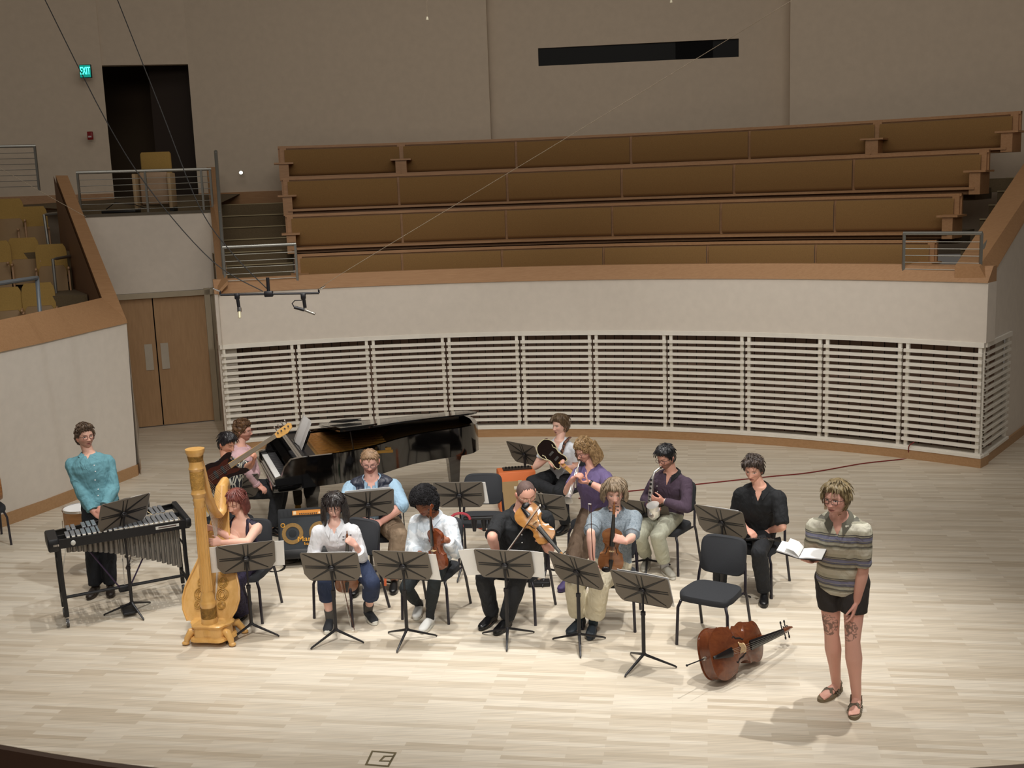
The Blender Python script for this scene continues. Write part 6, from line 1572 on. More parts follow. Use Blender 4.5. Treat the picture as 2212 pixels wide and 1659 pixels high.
# 4 harpist
PP['harp'] = person(dict(label='person with auburn hair in a dark purple sleeveless dress playing the harp', s=.95, female=True, pelvis=(-2.62, 10.22, .56), yaw=-22, syaw=-20, neck=(523, 1119), head=(508, 1084), hyaw=-18, pitch=22, roll=-8, pz=.56, lean=.05, spine=.47,
    wl=(480, 1172, 9.80), wr=(462, 1142, 9.95), elh=V((.5, -1, -.3)), el=(526, 1172), er=(493, 1160), al=(522, 1318, .085), ar=(505, 1308, .085), kl=(520, 1240), kr=(505, 1238), shw=.165,
    hl=dict(f=(-.95, -.1, .1), n=(-.1, .9, -.3), curl=(28, 34, 38, 44), thumb=(10, 15)), hr=dict(f=(-.7, -.3, .3), n=(.6, .4, -.2), curl=(35, 40, 42, 46), thumb=(10, 15)),
    face=dict(skin='dfb09c', brow='4a2c28', lips='4a1420', closed=1, jaw=.30, nose=.85, w=.97, blush='d08a80'), hair=dict(col='5c2e2c', col2='8a5248', thick=.024, side=.7, rough=.4, seed=5, locks=150, ll=.07, long=-.10, nl=60, a0=70, gloss=.35),
    shirt=dict(m=cloth('purple_dress', '2a2438', .6, var=.25, vscale=30), sleeve=0, tank=True, name='bodice', off=.006, wr=.006), skirt=patt('purple_skirt', '000000', [(0, '241f33'), (.42, '352f4a'), (.56, '2a253c')], 'noise', 26), shoes=dict(m=M_shoeb)))
# 5 woman in white
PP['woman'] = person(dict(label='person with dark bobbed hair in white blouse and navy cropped trousers holding a viola', s=.93, female=True, pelvis=(-1.62, 10.12, .54), yaw=-10, syaw=-4, neck=(724, 1131), head=(722, 1092), hyaw=5, pitch=24, pz=.54, shw=.165,
    wl=(768, 1178, 9.76), wr=(700, 1205, 9.76), el=(778, 1192), er=(676, 1192), al=(796, 1318, .09), ar=(712, 1335, .09), kl=(795, 1230), kr=(703, 1248), fl=(.45, -.9, 0), fr=(.0, -1, 0),
    hl=dict(f=(-.55, -.1, .55), n=(-.45, .7, -.1), curl=58, thumb=(45, 40)), hr=dict(f=(.5, -.6, -.3), n=(.2, .5, -.8), curl=50),
    face=dict(skin='dcb0a0', brow='2a2020', closed=1, jaw=.28, nose=.85, lips='b05a58'), hair=dict(col='1e1a1c', col2='38322f', thick=.026, side=.8, rough=.2, seed=6, locks=160, ll=.08, long=-.150, nl=170, a0=44, flare=.022, wild=.15, lift=.05, gloss=.28, line=[.055, .05, .04, .02, -.02, -.04, -.06, -.09, -.10]),
    shirt=dict(m=C_white, collar=True, vneck=.08, sleeve=1.55, puff=.014, wr=.028, off=.02, buttons=4, cuffs=True), trousers=dict(m=patt('navy_print', '0', [(0, '27334f'), (.93, '27334f'), (.94, 'b8bcc0')], 'noise2', 13), to=1.50, off=.022), shoes=dict(m=mat('canvas_black', '26282c', .8), sole=M_sole, st=.028, toecap=M_sole, laces=M_sole, high=.05, sock=mat('sock_grey', '55524e', .9), sockh=.22)))
# 6 man in vest
PP['vest'] = person(dict(label='person in a light blue shirt and dark quilted vest with glasses and reddish beard, seated', s=1.06, wide=1.18, limb=1.2, belly=.05, deep=1.15, pelvis=(-1.46, 11.27, .56), yaw=0, syaw=2, neck=(803, 1034), head=(799, 997), hyaw=4, pitch=18, pz=.56, shw=.20, nk=1.2,
    wl=(826, 1126, 10.86), wr=(786, 1124, 10.86), el=(866, 1095), er=(747, 1098), al=(852, 1252, .09), ar=(768, 1258, .09), kl=(866, 1132), kr=(768, 1140),
    hl=dict(f=(-.8, -.5, -.35), n=(-.2, .7, -.5), curl=50), hr=dict(f=(.8, -.5, -.35), n=(.2, .7, -.5), curl=50),
    face=dict(skin='d9a796', brow='7a5a44', browa=.4, beard='9a5236', bearda=.75, w=1.08, jaw=.18, open=1, closed=1), hs=1.04, hair=dict(col='7a6048', col2='96795c', thick=.014, side=.25, rough=.3, seed=7, locks=120, ll=.035, quiff=.010), glasses='3a2c2c', round=True,
    shirt=dict(m=cloth('light_blue_shirt', '8eabc0'), collar=True, vneck=.08, sleeve=1.12, puff=.012, wr=.028, buttons=4, cuffs=True), vest=cloth('vest_navy', '262a38', .45, var=.1), trousers=dict(m=C_khaki, off=.022, wr=.024), shoes=dict(m=M_shoeb)))
# 7 violinist with afro
PP['afro'] = person(dict(label='person with a round black afro in a pale checked shirt holding a violin upright', s=.96, female=True, pelvis=(-.80, 10.08, .54), yaw=-22, syaw=-18, neck=(935, 1112), head=(917, 1086), hyaw=-22, pitch=20, pz=.54, shw=.165,
    wl=(966, 1166, 9.62), wr=(908, 1196, 9.74), el=(984, 1186), er=(890, 1180), al=(928, 1333, .09), ar=(905, 1305, .09), kl=(945, 1240), kr=(893, 1240), fl=(-.35, -.9, 0), fr=(-.1, -1, 0),
    hl=dict(f=(-.9, -.05, .1), n=(-.05, .75, -.4), curl=(32, 36, 40, 44), thumb=(30, 30)), hr=dict(f=(.4, -.7, -.3), n=(.3, .5, -.8), curl=50),
    face=dict(skin='8a5a40', brow='1a1210', closed=1, lips='8a4a44', blush='8a4a38', nose=.9), hair=dict(col='0f0e10', col2='1d1b1e', thick=.062, side=.85, rough=.22, freq=40, seed=8, curl=.011, locks=900, lw=.005, gloss=.8, line=[.048, .045, .035, .01, -.03, -.05, -.06, -.075, -.08]),
    shirt=dict(m=patt('pale_check', '0', [(0, 'd3dbe2'), (.36, 'dfe4e8'), (.5, 'c8d2da'), (.62, 'e6e9ec')], 'noise', 7), collar=True, vneck=.07, sleeve=1.9, puff=.018, wr=.03, off=.026, buttons=3), trousers=dict(m=cloth('dark_green_trousers', '1e2426'), to=1.75, off=.006, flare=.002),
    shoes=dict(m=M_shoew, sole=M_sole, laces=M_sole, sock=C_blackp, sockh=.4)))
# 8 violist
PP['viola'] = person(dict(label='person with a shaved head and glasses in a black shirt bowing a viola', s=1.06, wide=1.22, limb=1.15, belly=.06, deep=1.2, leg=1.05, pelvis=(.01, 9.98, .56), yaw=-8, syaw=4, neck=(1128, 1102), head=(1136, 1066), hyaw=18, pitch=24, roll=6, pz=.56, shw=.20, nk=1.25, spine=.52,
    wl=(1176, 1176, 9.56), wr=(1073, 1194, 9.64), el=(1188, 1190), er=(1062, 1158), al=(1094, 1336, .09), ar=(1062, 1326, .09), kl=(1122, 1246), kr=(1046, 1240), fl=(-.5, -.85, 0), fr=(-.5, -.85, 0),
    hl=dict(f=(-.15, .0, .9), n=(-.2, -.9, .1), curl=65, thumb=(30, 40)), hr=dict(f=(.45, -.6, -.6), n=(.1, .3, -.9), curl=55),
    face=dict(skin='d4a08c', brow='4a3428', beard='8a6658', bearda=.45, closed=1, w=1.06, jaw=.18), hs=1.03, hair=dict(col='5a4844', col2='6e5a54', thick=.0035, side=.8, rough=.3, seed=9, locks=0, gloss=.7, line=[.082, .085, .072, .03, -.012, -.03, -.045, -.07, -.08]), glasses='9a8468',
    shirt=dict(m=C_black, collar=True, vneck=.05, sleeve=.88, puff=.006, wr=.026, buttons=5, cuffs=True), trousers=dict(m=C_blackp, wr=.02), shoes=dict(m=M_shoeb)))
# 9 guitarist
PP['gtr'] = person(dict(label='person in a white polo shirt playing a semi-hollow electric guitar at the back', s=.98, pelvis=(.58, 12.85, .56), yaw=-42, syaw=-25, neck=(1209, 952), head=(1211, 912), hyaw=-52, pitch=4, pz=.56,
    wl=(1222, 1010, 12.52), wr=(1184, 990, 12.58), el=(1246, 1004), er=(1164, 992), erh=V((-.5, .2, -1)), al=V((.56, 12.45, .09)), ar=atY(1212, 1068, 12.42), kl=(1208, 1040), kr=(1150, 1030), fl=(-.6, -.8, 0), fr=(-.6, -.8, 0),
    hl=dict(f=(-.6, -.2, .7), n=(.3, -.5, .5), curl=60, thumb=(40, 40)), hr=dict(f=(.5, -.5, -.5), n=(.1, .8, -.3), curl=35),
    face=dict(skin='dfb09e', brow='4a3626'), hair=dict(col='4c3c2c', col2='6a553e', thick=.030, side=.5, rough=.5, seed=10, locks=190, ll=.06, quiff=.014, wild=.8),
    shirt=dict(m=cloth('white_polo', 'd8dbe2'), collar=True, vneck=.09, sleeve=.6, wr=.018), trousers=dict(m=C_blackp, wr=.02), shoes=dict(m=M_shoeb)))
# 10 trumpeter
PP['trp'] = person(dict(label='person with long curly blond hair in a purple polo shirt playing a trumpet', s=1.02, pelvis=(.86, 11.35, .56), yaw=-48, syaw=-40, neck=(1279, 1009), head=(1264, 974), hyaw=-55, pitch=22, pz=.56, wide=1.05, limb=1.08,
    wl=(1272, 1042, 11.0), wr=(1238, 1034, 11.02), el=(1306, 1062), er=(1220, 1070), al=(1266, 1228, .09), ar=(1228, 1248, .09), kl=(1292, 1130), kr=(1198, 1122), fl=(-.4, -.9, 0), fr=(-.5, -.85, 0),
    hl=dict(f=(-.8, -.3, .1), n=(-.1, .3, .8), curl=62, thumb=(45, 45)), hr=dict(f=(.35, -.45, .45), n=(.5, -.1, -.6), curl=50, thumb=(30, 40)),
    face=dict(skin='d9a592', brow='7a5c3c', beard='8a6040', bearda=.35, closed=1), hair=dict(col='6e5538', col2='a88a62', thick=.028, side=.8, rough=.8, freq=26, seed=11, curl=.018, locks=330, lw=.006, long=-.13, nl=70, a0=75, wave=.010, wf=12, flare=.03), glasses='4a1e2a',
    shirt=dict(m=cloth('purple_polo', '6a5c86'), collar=True, vneck=.08, sleeve=.72, wr=.022, off=.018), trousers=dict(m=C_brown, off=.018, wr=.022), shoes=dict(m=mat('shoe_purple', '3c2f5c', .6))))
# 11 violinist grey shirt
PP['gray'] = person(dict(label='person with wavy light brown hair in a grey-blue patterned shirt, violin upright on his lap', s=1.0, pelvis=(.84, 9.72, .55), yaw=-12, syaw=0, neck=(1328, 1101), head=(1327, 1064), hyaw=-3, pitch=12, pz=.55, spine=.53,
    wl=(1352, 1170, 9.17), wr=(1279, 1212, 9.34), el=(1368, 1196), er=(1276, 1168), al=(1281, 1345, .09), ar=(1252, 1338, .09), kl=(1318, 1244), kr=(1247, 1250), fl=(-.25, -.95, 0), fr=(-.6, -.8, 0),
    hl=dict(f=(-.85, -.05, .35), n=(-.1, .75, -.35), curl=(32, 38, 42, 46), thumb=(30, 30)), hr=dict(f=(.0, -.4, -.9), n=(.6, .2, .0), curl=60),
    face=dict(skin='dcae9a', brow='6a5440'), hair=dict(col='6a5a46', col2='96836a', thick=.030, side=.8, rough=.45, seed=12, locks=220, ll=.08, long=-.055, nl=70, a0=52, wave=.006, flare=.010, quiff=.006, line=[.05, .05, .045, .02, -.02, -.035, -.05, -.08, -.09]),
    shirt=dict(m=patt('dotted_grey', '0', [(0, '7b8790'), (.42, '8a959d'), (.58, '717e88')], 'noise', 60), collar=True, vneck=.07, sleeve=.82, puff=.016, off=.022, wr=.028, buttons=4, cuffs=True), trousers=dict(m=C_cream, off=.022, to=1.8, flare=.03, wr=.018), shoes=dict(m=mat('shoe_slate', '2a323a', .5), high=.06, sock=mat('sock_slate', '2c3a44', .9), sockh=.3)))
# 12 saxophonist
PP['sax'] = person(dict(label='person with black hair and glasses in a plum sweater playing an alto saxophone', s=1.0, pelvis=(1.56, 11.16, .56), yaw=-48, syaw=-38, neck=(1451, 1021), head=(1439, 988), hyaw=-48, pitch=20, pz=.56, spine=.50,
    wl=(1433, 1082, 10.84), wr=(1402, 1092, 10.95), el=(1486, 1098), er=(1392, 1080), al=(1437, 1222, .09), ar=(1398, 1205, .09), kl=(1424, 1146), kr=(1396, 1140), fl=(.3, -.95, 0), fr=(-.3, -.95, 0),
    hl=dict(f=(-.85, -.35, .15), n=(.1, .4, .1), curl=(42, 46, 50, 50), thumb=(20, 30)), hr=dict(f=(.4, -.5, -.3), n=(.5, .3, .1), curl=45),
    face=dict(skin='c79580', brow='1a1412', beard='3a2820', bearda=.55, closed=1), hair=dict(col='141416', col2='2b2b2e', thick=.030, side=.4, rough=.4, seed=13, locks=170, ll=.055, quiff=.02, gloss=.3), glasses='4a3038',
    shirt=dict(m=cloth('plum_sweater', '4c3d4c', .95), collar=True, collar_m=C_black, vneck=.12, sleeve=1.93, puff=.006, wr=.018, name='sweater', buttons=2, vw=.3), trousers=dict(m=C_sage, off=.016, to=1.82, wr=.014), shoes=dict(m=mat('shoe_grey', 'a09c90', .6), sole=M_sole, sock=mat('sock_pale', 'b4b4b8', .9))))
# 13 man in black with clarinet
PP['clar'] = person(dict(label='person with tousled brown hair in a black short sleeved shirt, clarinet on his lap', s=1.02, pelvis=(2.33, 10.45, .56), yaw=-38, syaw=-24, neck=(1641, 1052), head=(1628, 1014), hyaw=-30, pitch=14, pz=.56, spine=.54,
    wl=(1662, 1146, 10.26), wr=(1612, 1142, 10.20), el=(1690, 1128), er=(1588, 1122), al=(1651, 1278, .09), ar=(1556, 1262, .09), kl=(1640, 1178), kr=(1558, 1166), fl=(-.25, -.97, 0), fr=(-.4, -.9, 0),
    hl=dict(f=(-.8, -.45, -.3), n=(-.1, .4, -.9), curl=45), hr=dict(f=(.55, -.65, -.4), n=(.1, .3, -.9), curl=45),
    face=dict(skin='d6a28c', brow='2e2018', nose=1.2), hair=dict(col='2a2220', col2='4a3e36', thick=.030, side=.6, rough=.7, freq=30, seed=14, locks=240, ll=.05, quiff=.010, wild=1.4, lift=.3),
    shirt=dict(m=C_black, collar=True, vneck=.11, sleeve=.9, puff=.016, off=.02, wr=.03, vw=.45), trousers=dict(m=C_blackp, wr=.02), shoes=dict(m=M_shoeb, st=.028, high=.02)))
# 14 standing man
stripe = patt('stripe_shirt', '0', [(0, 'b0ad9a'), (.10, '7f7c6e'), (.14, '66687a'), (.20, 'a09e8e'), (.23, '8486a0'), (.34, '63636e'), (.38, 'a09c88'), (.42, '565450'), (.46, 'bcb9a4'), (.62, 'cdcab8'), (.86, '9c9986'), (.92, '66645a')], 'stripes', 5.2)
PP['solo'] = person(dict(label='person standing at the front right in striped shirt, shorts and sandals, holding a book', sit=False, s=1.06, wide=.88, pelvis=(2.41, 7.94, .985), yaw=-24, syaw=-26, neck=(1813, 1117), head=(1807, 1077), hyaw=-42, pitch=2, pz=.985, spine=.555, shw=.152,
    wl=(1850, 1302, 7.80), wr=(1762, 1208, 7.70), el=(1872, 1226), er=(1752, 1196), al=(1850, 1502, .095), ar=(1806, 1472, .095), kl=(1838, 1394), kr=(1796, 1384), fl=(-.38, -.92, 0), fr=(-.75, -.65, 0), toes=True, leg=1.0,
    hl=dict(f=(-.35, -.25, -.9), n=(-.8, .3, .1), curl=(14, 18, 22, 26), thumb=(15, 10)), hr=dict(f=(-.75, -.6, .05), n=(0, 0, 1), curl=(25, 25, 25, 25), thumb=(20, 10)),
    face=dict(skin='cf9d8c', brow='8a6c4c', browa=.6, jaw=.24, blusha=.45), hair=dict(col='5f5238', col2='8f7d5a', thick=.026, side=.65, rough=.5, seed=15, locks=200, ll=.07, quiff=.010, wild=.2, line=[.066, .064, .055, .025, -.03, -.06, -.075, -.09, -.095]), glasses='4a3a34',
    shirt=dict(m=stripe, collar=True, collar_m=mat('collar_olive', '5e5c50', .9), vneck=.11, sleeve=.88, puff=.006, off=.016, wr=.028, hem=.016, vw=.45), trousers=dict(m=cloth('shorts_brown', '2e2a28'), to=.52, off=.015, name='shorts', flare=0, waist=.16),
    tattoo=[((1786, 1352, 7.93), .09, 1), ((1828, 1362, 7.80), .085, 5)]))

# ---- sandals
o = PP['solo']; M_sand = mat('sandal_olive', '7a6c54', .8); M_strap = mat('sandal_strap', '6a6050', .8)
for A_, fd in ((o['AL'], V((-.38, -.92, 0)).normalized()), (o['AR'], V((-.75, -.65, 0)).normalized())):
    lt = V((-fd.y, fd.x, 0)); c0 = V((A_.x, A_.y, 0)); ol = []
    for i in range(28):
        t = 2*PI*i/28; f_ = .072+.155*math.cos(t); w = .038+.014*float(sm(.0, .14, f_)); q = c0+fd*f_+lt*(w*math.copysign(abs(math.sin(t))**.8, math.sin(t))); ol.append((q.x, q.y))
    if sum(ol[i][0]*ol[(i+1) % 28][1]-ol[(i+1) % 28][0]*ol[i][1] for i in range(28)) < 0: ol.reverse()
    m = MB(); m.prism(ol, .0, .026, smooth=True); sd = m.build('sandal', M_sand, o['root'])
    P = lambda f_, x, z: c0+fd*f_+lt*x+up_*z
    up_ = V((0, 0, 1)); m = MB()
    for (f0, f1) in ((.13, .04), (.05, .13), (.02, .02)):
        m.tube([P(f0, -.048, .02), P(lerp(f0, f1, .3), -.030, .062), P(lerp(f0, f1, .6), .02, .074-.02*(f0+f1)), P(f1, .048, .02)], [(.012, .003)]*4, 6, up=up_)
    m.tube([P(-.01, -.04, .03), P(-.02, -.036, .085), P(.01, 0, .118), P(-.02, .036, .085), P(-.01, .04, .03)], [(.010, .003)]*5, 6); m.tube([P(-.02, -.036, .085), P(-.06, 0, .085), P(-.02, .036, .085)], [(.010, .003)]*3, 6)
    m.build('strap', M_strap, sd)
# ---- open book held by the standing person
h = o['WR']+V((-.75, -.6, .05)).normalized()*.10
bx = V((-.80, .58, .20)).normalized(); Mb = basis(h+V((-.04, .02, .045)), x=V((.90, -.40, -.10)), z=V((-.06, .02, 1)))
Mb = Mb @ Matrix.Diagonal((.78, .85, .85, 1))
t = thing('open_book', 'open white paged book held flat by the standing person at the right', 'book', h)
m = MB(); m.box((-.105, 0, .012), (.21, .27, .004), Mb @ Matrix.Rotation(.10, 4, 'Y')); m.box((.105, 0, .012), (.21, .27, .004), Mb @ Matrix.Rotation(-.10, 4, 'Y')); m.build('cover', mat('book_cover', '2b2624', .6), t)
m = MB()
for s in (-1, 1):
    rings = []
    for i in range(7):
        x = s*(.002+.2*i/6); z = .018+.012*math.sin(min(1, i/3)*PI/2)+.02*i/6
        rings.append([(x, -.13, z), (x, .13, z), (x, .13, z-.010), (x, -.13, z-.010)])
    m.loft(rings if s > 0 else rings[::-1], 0, True, Mb)
m.loft([[(.0, -.13, .03), (0, .13, .03), (-.0, .13, .029), (0, -.13, .029)], [(-.05, -.13, .07), (-.05, .13, .07), (-.05, .13, .069), (-.05, -.13, .069)], [(-.13, -.13, .085), (-.13, .13, .085), (-.13, .13, .084), (-.13, -.13, .084)]], 0, True, Mb)
m.build('pages', M_paper, t, angle=60)
m = MB(); e = o['head']+o['R'] @ V((.085, -.002, -.055)); m.tube([e, e+V((0, 0, -.04))], [(.010, .003)]*2, 6); m.build('earring', mat('earring', 'e8dcc0', .3), o['root'])
# watches
def watch(W_, E_, col, par):
    d = (E_-W_).normalized(); m = MB(); m.tube([W_+d*.012, W_+d*.04], [.033, .034], 16); m.build('watch', mat('watch_'+col, col, .35), par)
watch(PP['trp']['WL'], PP['trp']['EL'], '121214', PP['trp']['root'])
watch(PP['sax']['WL'], PP['sax']['EL'], 'c8c4bc', PP['sax']['root'])

# ================================================================ INSTRUMENTS IN HAND
# violins held upright: scroll up, face to the audience
def upright(key, name, label, tail, top, zdir, L, c1, c2, chin=False):
    x = (top-tail); M = basis(tail, x=x, z=zdir); return fiddle(name, label, 'violin', M, L, c1, c2, 'violins and violas of the string players', chin=chin)
a = PP['woman']; p1 = a['WL']+V((-.055, .03, .10))
tail = atY(748, 1276, p1.y+.05); tpp = atY(749, 1112, p1.y+.02)
upright('woman', 'viola', 'dark necked viola held upright by the woman in white, its body behind her stand', tail, tpp, V((.25, -1, .1)), .36, '6a3c20', '7c4a2a')
p = PP['afro']; tail = atY(951, 1226, 9.66); tpp = atY(939, 1108, 9.64)
upright('afro', 'violin', 'orange brown violin held upright by the violinist with the afro', tail, tpp, V((-.75, -.85, .1)), .37, '6e351c', '834526')
p = PP['gray']; tail = atY(1318, 1232, 9.22); tpp = atY(1326, 1094, 9.26)
upright('gray', 'violin', 'golden brown violin held upright by the violinist in grey-blue', tail, tpp, V((-.05, -1, .12)), .37, '764828', '8c5c36', chin=True)
# viola under the chin
p = PP['viola']; tail = p['neck']+V((-.005, -.115, .055)); tpp = atY(1191, 1172, 9.46)
M = basis(tail, x=(tpp-tail), z=V((-.30, -.62, .62)))
fiddle('viola', 'bright amber viola tucked under the chin of the violist in black', 'violin', M, .40, '9a6430', 'b9864a', 'violins and violas of the string players', chin=True, gloss=.2)
bow('pale haired bow drawn across the viola by the violist in black', p['WR']+V((.04, -.09, -.04)), atY(1168, 1090, 9.50), V((.4, -.9, .1)))
p = PP['gray']; bow('bow held upright by the violinist in grey-blue', p['WR']+V((.0, -.05, -.10)), atY(1273, 1087, 9.22), V((1, 0, 0)))
p = PP['woman']; bow('bow pointing down to the floor beside the woman in white', atY(731, 1230, 9.66), atY(763, 1364, 9.62), V((1, 0, 0)))

# bass guitar
def guitar_neck(m, M, x0, x1, w0, w1, z, th=.018):
    m.loft([[(x0, -w0, z), (x0, w0, z), (x0, w0*.6, z-th), (x0, -w0*.6, z-th)], [(x1, -w1, z), (x1, w1, z), (x1, w1*.6, z-th), (x1, -w1*.6, z-th)]], 0, False, M)
p = PP['bass']; hb_ = atY(446, 1040, 11.42); ht_ = atY(626, 922, 11.55)
x = (ht_-hb_).normalized(); M = basis(hb_, x=x, z=V((.05, -1, .25))); Lb = (ht_-hb_).length
t = thing('bass_guitar', 'sunburst electric bass guitar with pale maple headstock played behind the harp', 'bass guitar', hb_)
ol = curve2([(-.03, 0), (-.02, .08), (.05, .155), (.14, .165), (.22, .125), (.30, .135), (.40, .175), (.46, .165), (.45, .125), (.39, .085), (.37, .03), (.37, -.03), (.36, -.08), (.40, -.13), (.37, -.155), (.30, -.15), (.22, -.13), (.14, -.165), (.05, -.165), (-.02, -.10)], 4); ol = [(x_*.95, y_*.86) for x_, y_ in ol]
m = MB(); m.prism([(x_, -y_) for x_, y_ in ol][::1], -.02, .02, M=M, smooth=False); bo = m.build('body', mat('bass_sunburst', '1a0e0c', .12, coat=.8), t)
m = MB(); m.prism([(x_*.75+.04, -y_*.62) for x_, y_ in ol], .0201, .0215, M=M); m.build('burst_centre', mat('bass_red', '3e1a10', .15, coat=.8), bo)
m = MB(); guitar_neck(m, M, .30, Lb-.17, .031, .022, .032); m.build('neck', wood('maple_neck', 'c9964c', 'd8a85e', .35), t)
m = MB(); m.box(((.30+Lb-.17)/2, 0, .034), (Lb-.47, .046, .005), M); m.build('fingerboard', mat('fret_board', '8a7a66', .4), t)
m = MB(); m.prism([(Lb-.18, -.022), (Lb-.15, -.04), (Lb-.05, -.045), (Lb+.02, -.02), (Lb+.035, .02), (Lb+.01, .045), (Lb-.03, .04), (Lb-.10, .04), (Lb-.18, .022)], .005, .022, M=M); hd_ = m.build('headstock', MATS['maple_neck'], t)
for i in range(4):
    m = MB(); xx = Lb-.135+.043*i; m.tube([(xx, .012, .02), (xx, .012, .032)], .010, 8, M=M); m.tube([(xx, .04, .01), (xx, .085, .01)], .006, 6, M=M); m.sphere((xx, .085, .01), (.010, .012, .016), M=M); m.build('tuner', M_chrome, hd_)
for i in range(4):
    m = MB(); y = (i-1.5)*.011; m.tube([(.06, y*1.6, .040), (Lb-.17, y, .040)], .0014, 4, M=M); m.build('string', M_steel, t)
for xx in (.13, .22): m = MB(); m.box((xx, 0, .026), (.03, .09, .012), M, bev=.003); m.build('pickup', M_blackp, t)
# electric guitar
p = PP['gtr']; hb_ = atY(1185, 974, 12.58); ht_ = atY(1246, 1030, 12.44)
x = (ht_-hb_).normalized(); M = basis(hb_-x*.12, x=x, z=V((-.25, -1, .25)))
M = M @ Matrix.Diagonal((.84, .84, .84, 1))
t = thing('electric_guitar', 'dark semi-hollow electric guitar with cream edging held by the guitarist in white', 'guitar', hb_)
ol = [(-.02, 0), (-.01, .10), (.05, .175), (.13, .20), (.21, .17), (.27, .125), (.33, .13), (.39, .15), (.44, .14), (.46, .10), (.43, .055), (.42, 0)]; ol = ol+[(x_, -y_) for x_, y_ in reversed(ol[1:-1])]
ol = curve2([(x_*.92, y_*.68) for x_, y_ in ol], 4)
m = MB(); m.prism([(x_, -y_) for x_, y_ in ol], -.02, .02, M=M); bo = m.build('body', mat('guitar_dark', '1a0d0a', .12, coat=.8), t)
m = MB(); m.tube([(x_, -y_, .021) for x_, y_ in ol]+[(ol[0][0], -ol[0][1], .021)], .005, 5, M=M); m.build('binding', mat('binding_cream', 'dcd2a8', .5), bo)
for s in (-1, 1):
    m = MB(); m.tube([(.12, s*.10, .022), (.16, s*.085, .022), (.20, s*.10, .022), (.25, s*.085, .022), (.29, s*.10, .022)], [(.005, .002)]*5, 5, M=M, up=(0, 0, 1)); m.build('sound_hole', mat('binding_cream', 'dcd2a8', .5), bo)
m = MB(); guitar_neck(m, M, .36, .86, .027, .021, .035); m.build('neck', MATS['maple_neck'], t)
m = MB(); m.prism([(.85, -.02), (.88, -.045), (1.0, -.055), (1.02, 0), (1.0, .055), (.88, .045), (.85, .02)], .008, .024, M=M); m.build('headstock', MATS['maple_neck'], t)
for xx in (.20, .30): m = MB(); m.box((xx, 0, .028), (.035, .07, .014), M, bev=.003); m.build('pickup', M_chrome, t)
sl_ = [hb_+V((.06, .0, .12)), p['neck']+V((.03, -.14, -.16)), p['neck']+p['lat']*.085+V((0, -.085, -.01)), p['neck']+p['lat']*.11+V((0, .03, .025)), p['neck']+p['lat']*.10+V((.02, .14, -.15))]
sl_ = [M @ V((.0, .10, .0)), p['neck']+p['lat']*.0+p['fw']*.155-V((0, 0, .26)), p['neck']+p['lat']*.055+p['fw']*.145-V((0, 0, .12)), p['neck']+p['lat']*.095+p['fw']*.07+V((0, 0, .028)), p['neck']+p['lat']*.11-p['fw']*.06+V((0, 0, .02))]
m = MB(); m.tube(sl_, [(.024, .004)]*5, 6, up=p['fw']); m.build('strap', patt('strap_print', '0', [(0, '1c1414'), (.48, '8a5c48'), (.6, '2a1c1a')], 'noise', 45), t)

# trumpet
p = PP['trp']; mo = p['head']+p['R'] @ V((0, .108, -.064)); bl = atY(1231, 1073, mo.y-.36)
x = (bl-mo).normalized(); M = basis(mo, x=x, z=V((.0, -.5, .8))); L = .50
t = thing('trumpet', 'silver trumpet pointing down, played by the person in purple', 'trumpet', mo)
M_sil = mat('silver', 'e8e6e2', .28, metal=.8)
m = MB(); m.tube([(0, 0, 0), (.02, 0, 0), (.035, 0, 0), (.09, 0, 0)], [.012, .010, .006, .006], 12, M=M); m.build('mouthpiece', M_sil, t)
m = MB(); m.tube([(.09, 0, 0), (.36, 0, 0), (.40, 0, -.012), (.415, 0, -.04), (.40, 0, -.068), (.36, 0, -.08), (.14, 0, -.08), (.09, 0, -.075), (.07, 0, -.045), (.09, 0, -.015)], .0075, 8, M=M); m.build('tuning_slide', M_sil, t)
m = MB()
for i, r in enumerate(((.0,), (.0,), (.0,))): xx = .19+.028*i; m.tube([(xx, .012, -.115), (xx, .012, .03)], .0125, 12, M=M)
vb_ = m.build('valve_casing', M_sil, t)
for i in range(3): m = MB(); xx = .19+.028*i; m.tube([(xx, .012, .03), (xx, .012, .05)], .0045, 6, M=M); m.sphere((xx, .012, .052), (.010, .010, .003), M=M); m.build('valve_button', M_sil, vb_)
rings = [(.08, .006), (.25, .009), (.36, .014), (.42, .022), (.46, .034), (.485, .050), (.495, .061), (.492, .061), (.47, .036)]
m = MB(); m.tube([(a_, -.02, -.035) for a_, r in rings[:7]]+[(.494, -.02, -.035), (.47, -.02, -.035), (.40, -.02, -.035)], [r for a_, r in rings[:7]]+[.058, .034, .015], 24, M=M, cap=False); m.tube([(.08, -.02, -.035), (.05, -.01, -.04), (.07, 0, -.07)], .006, 8, M=M); m.build('bell', M_sil, t)
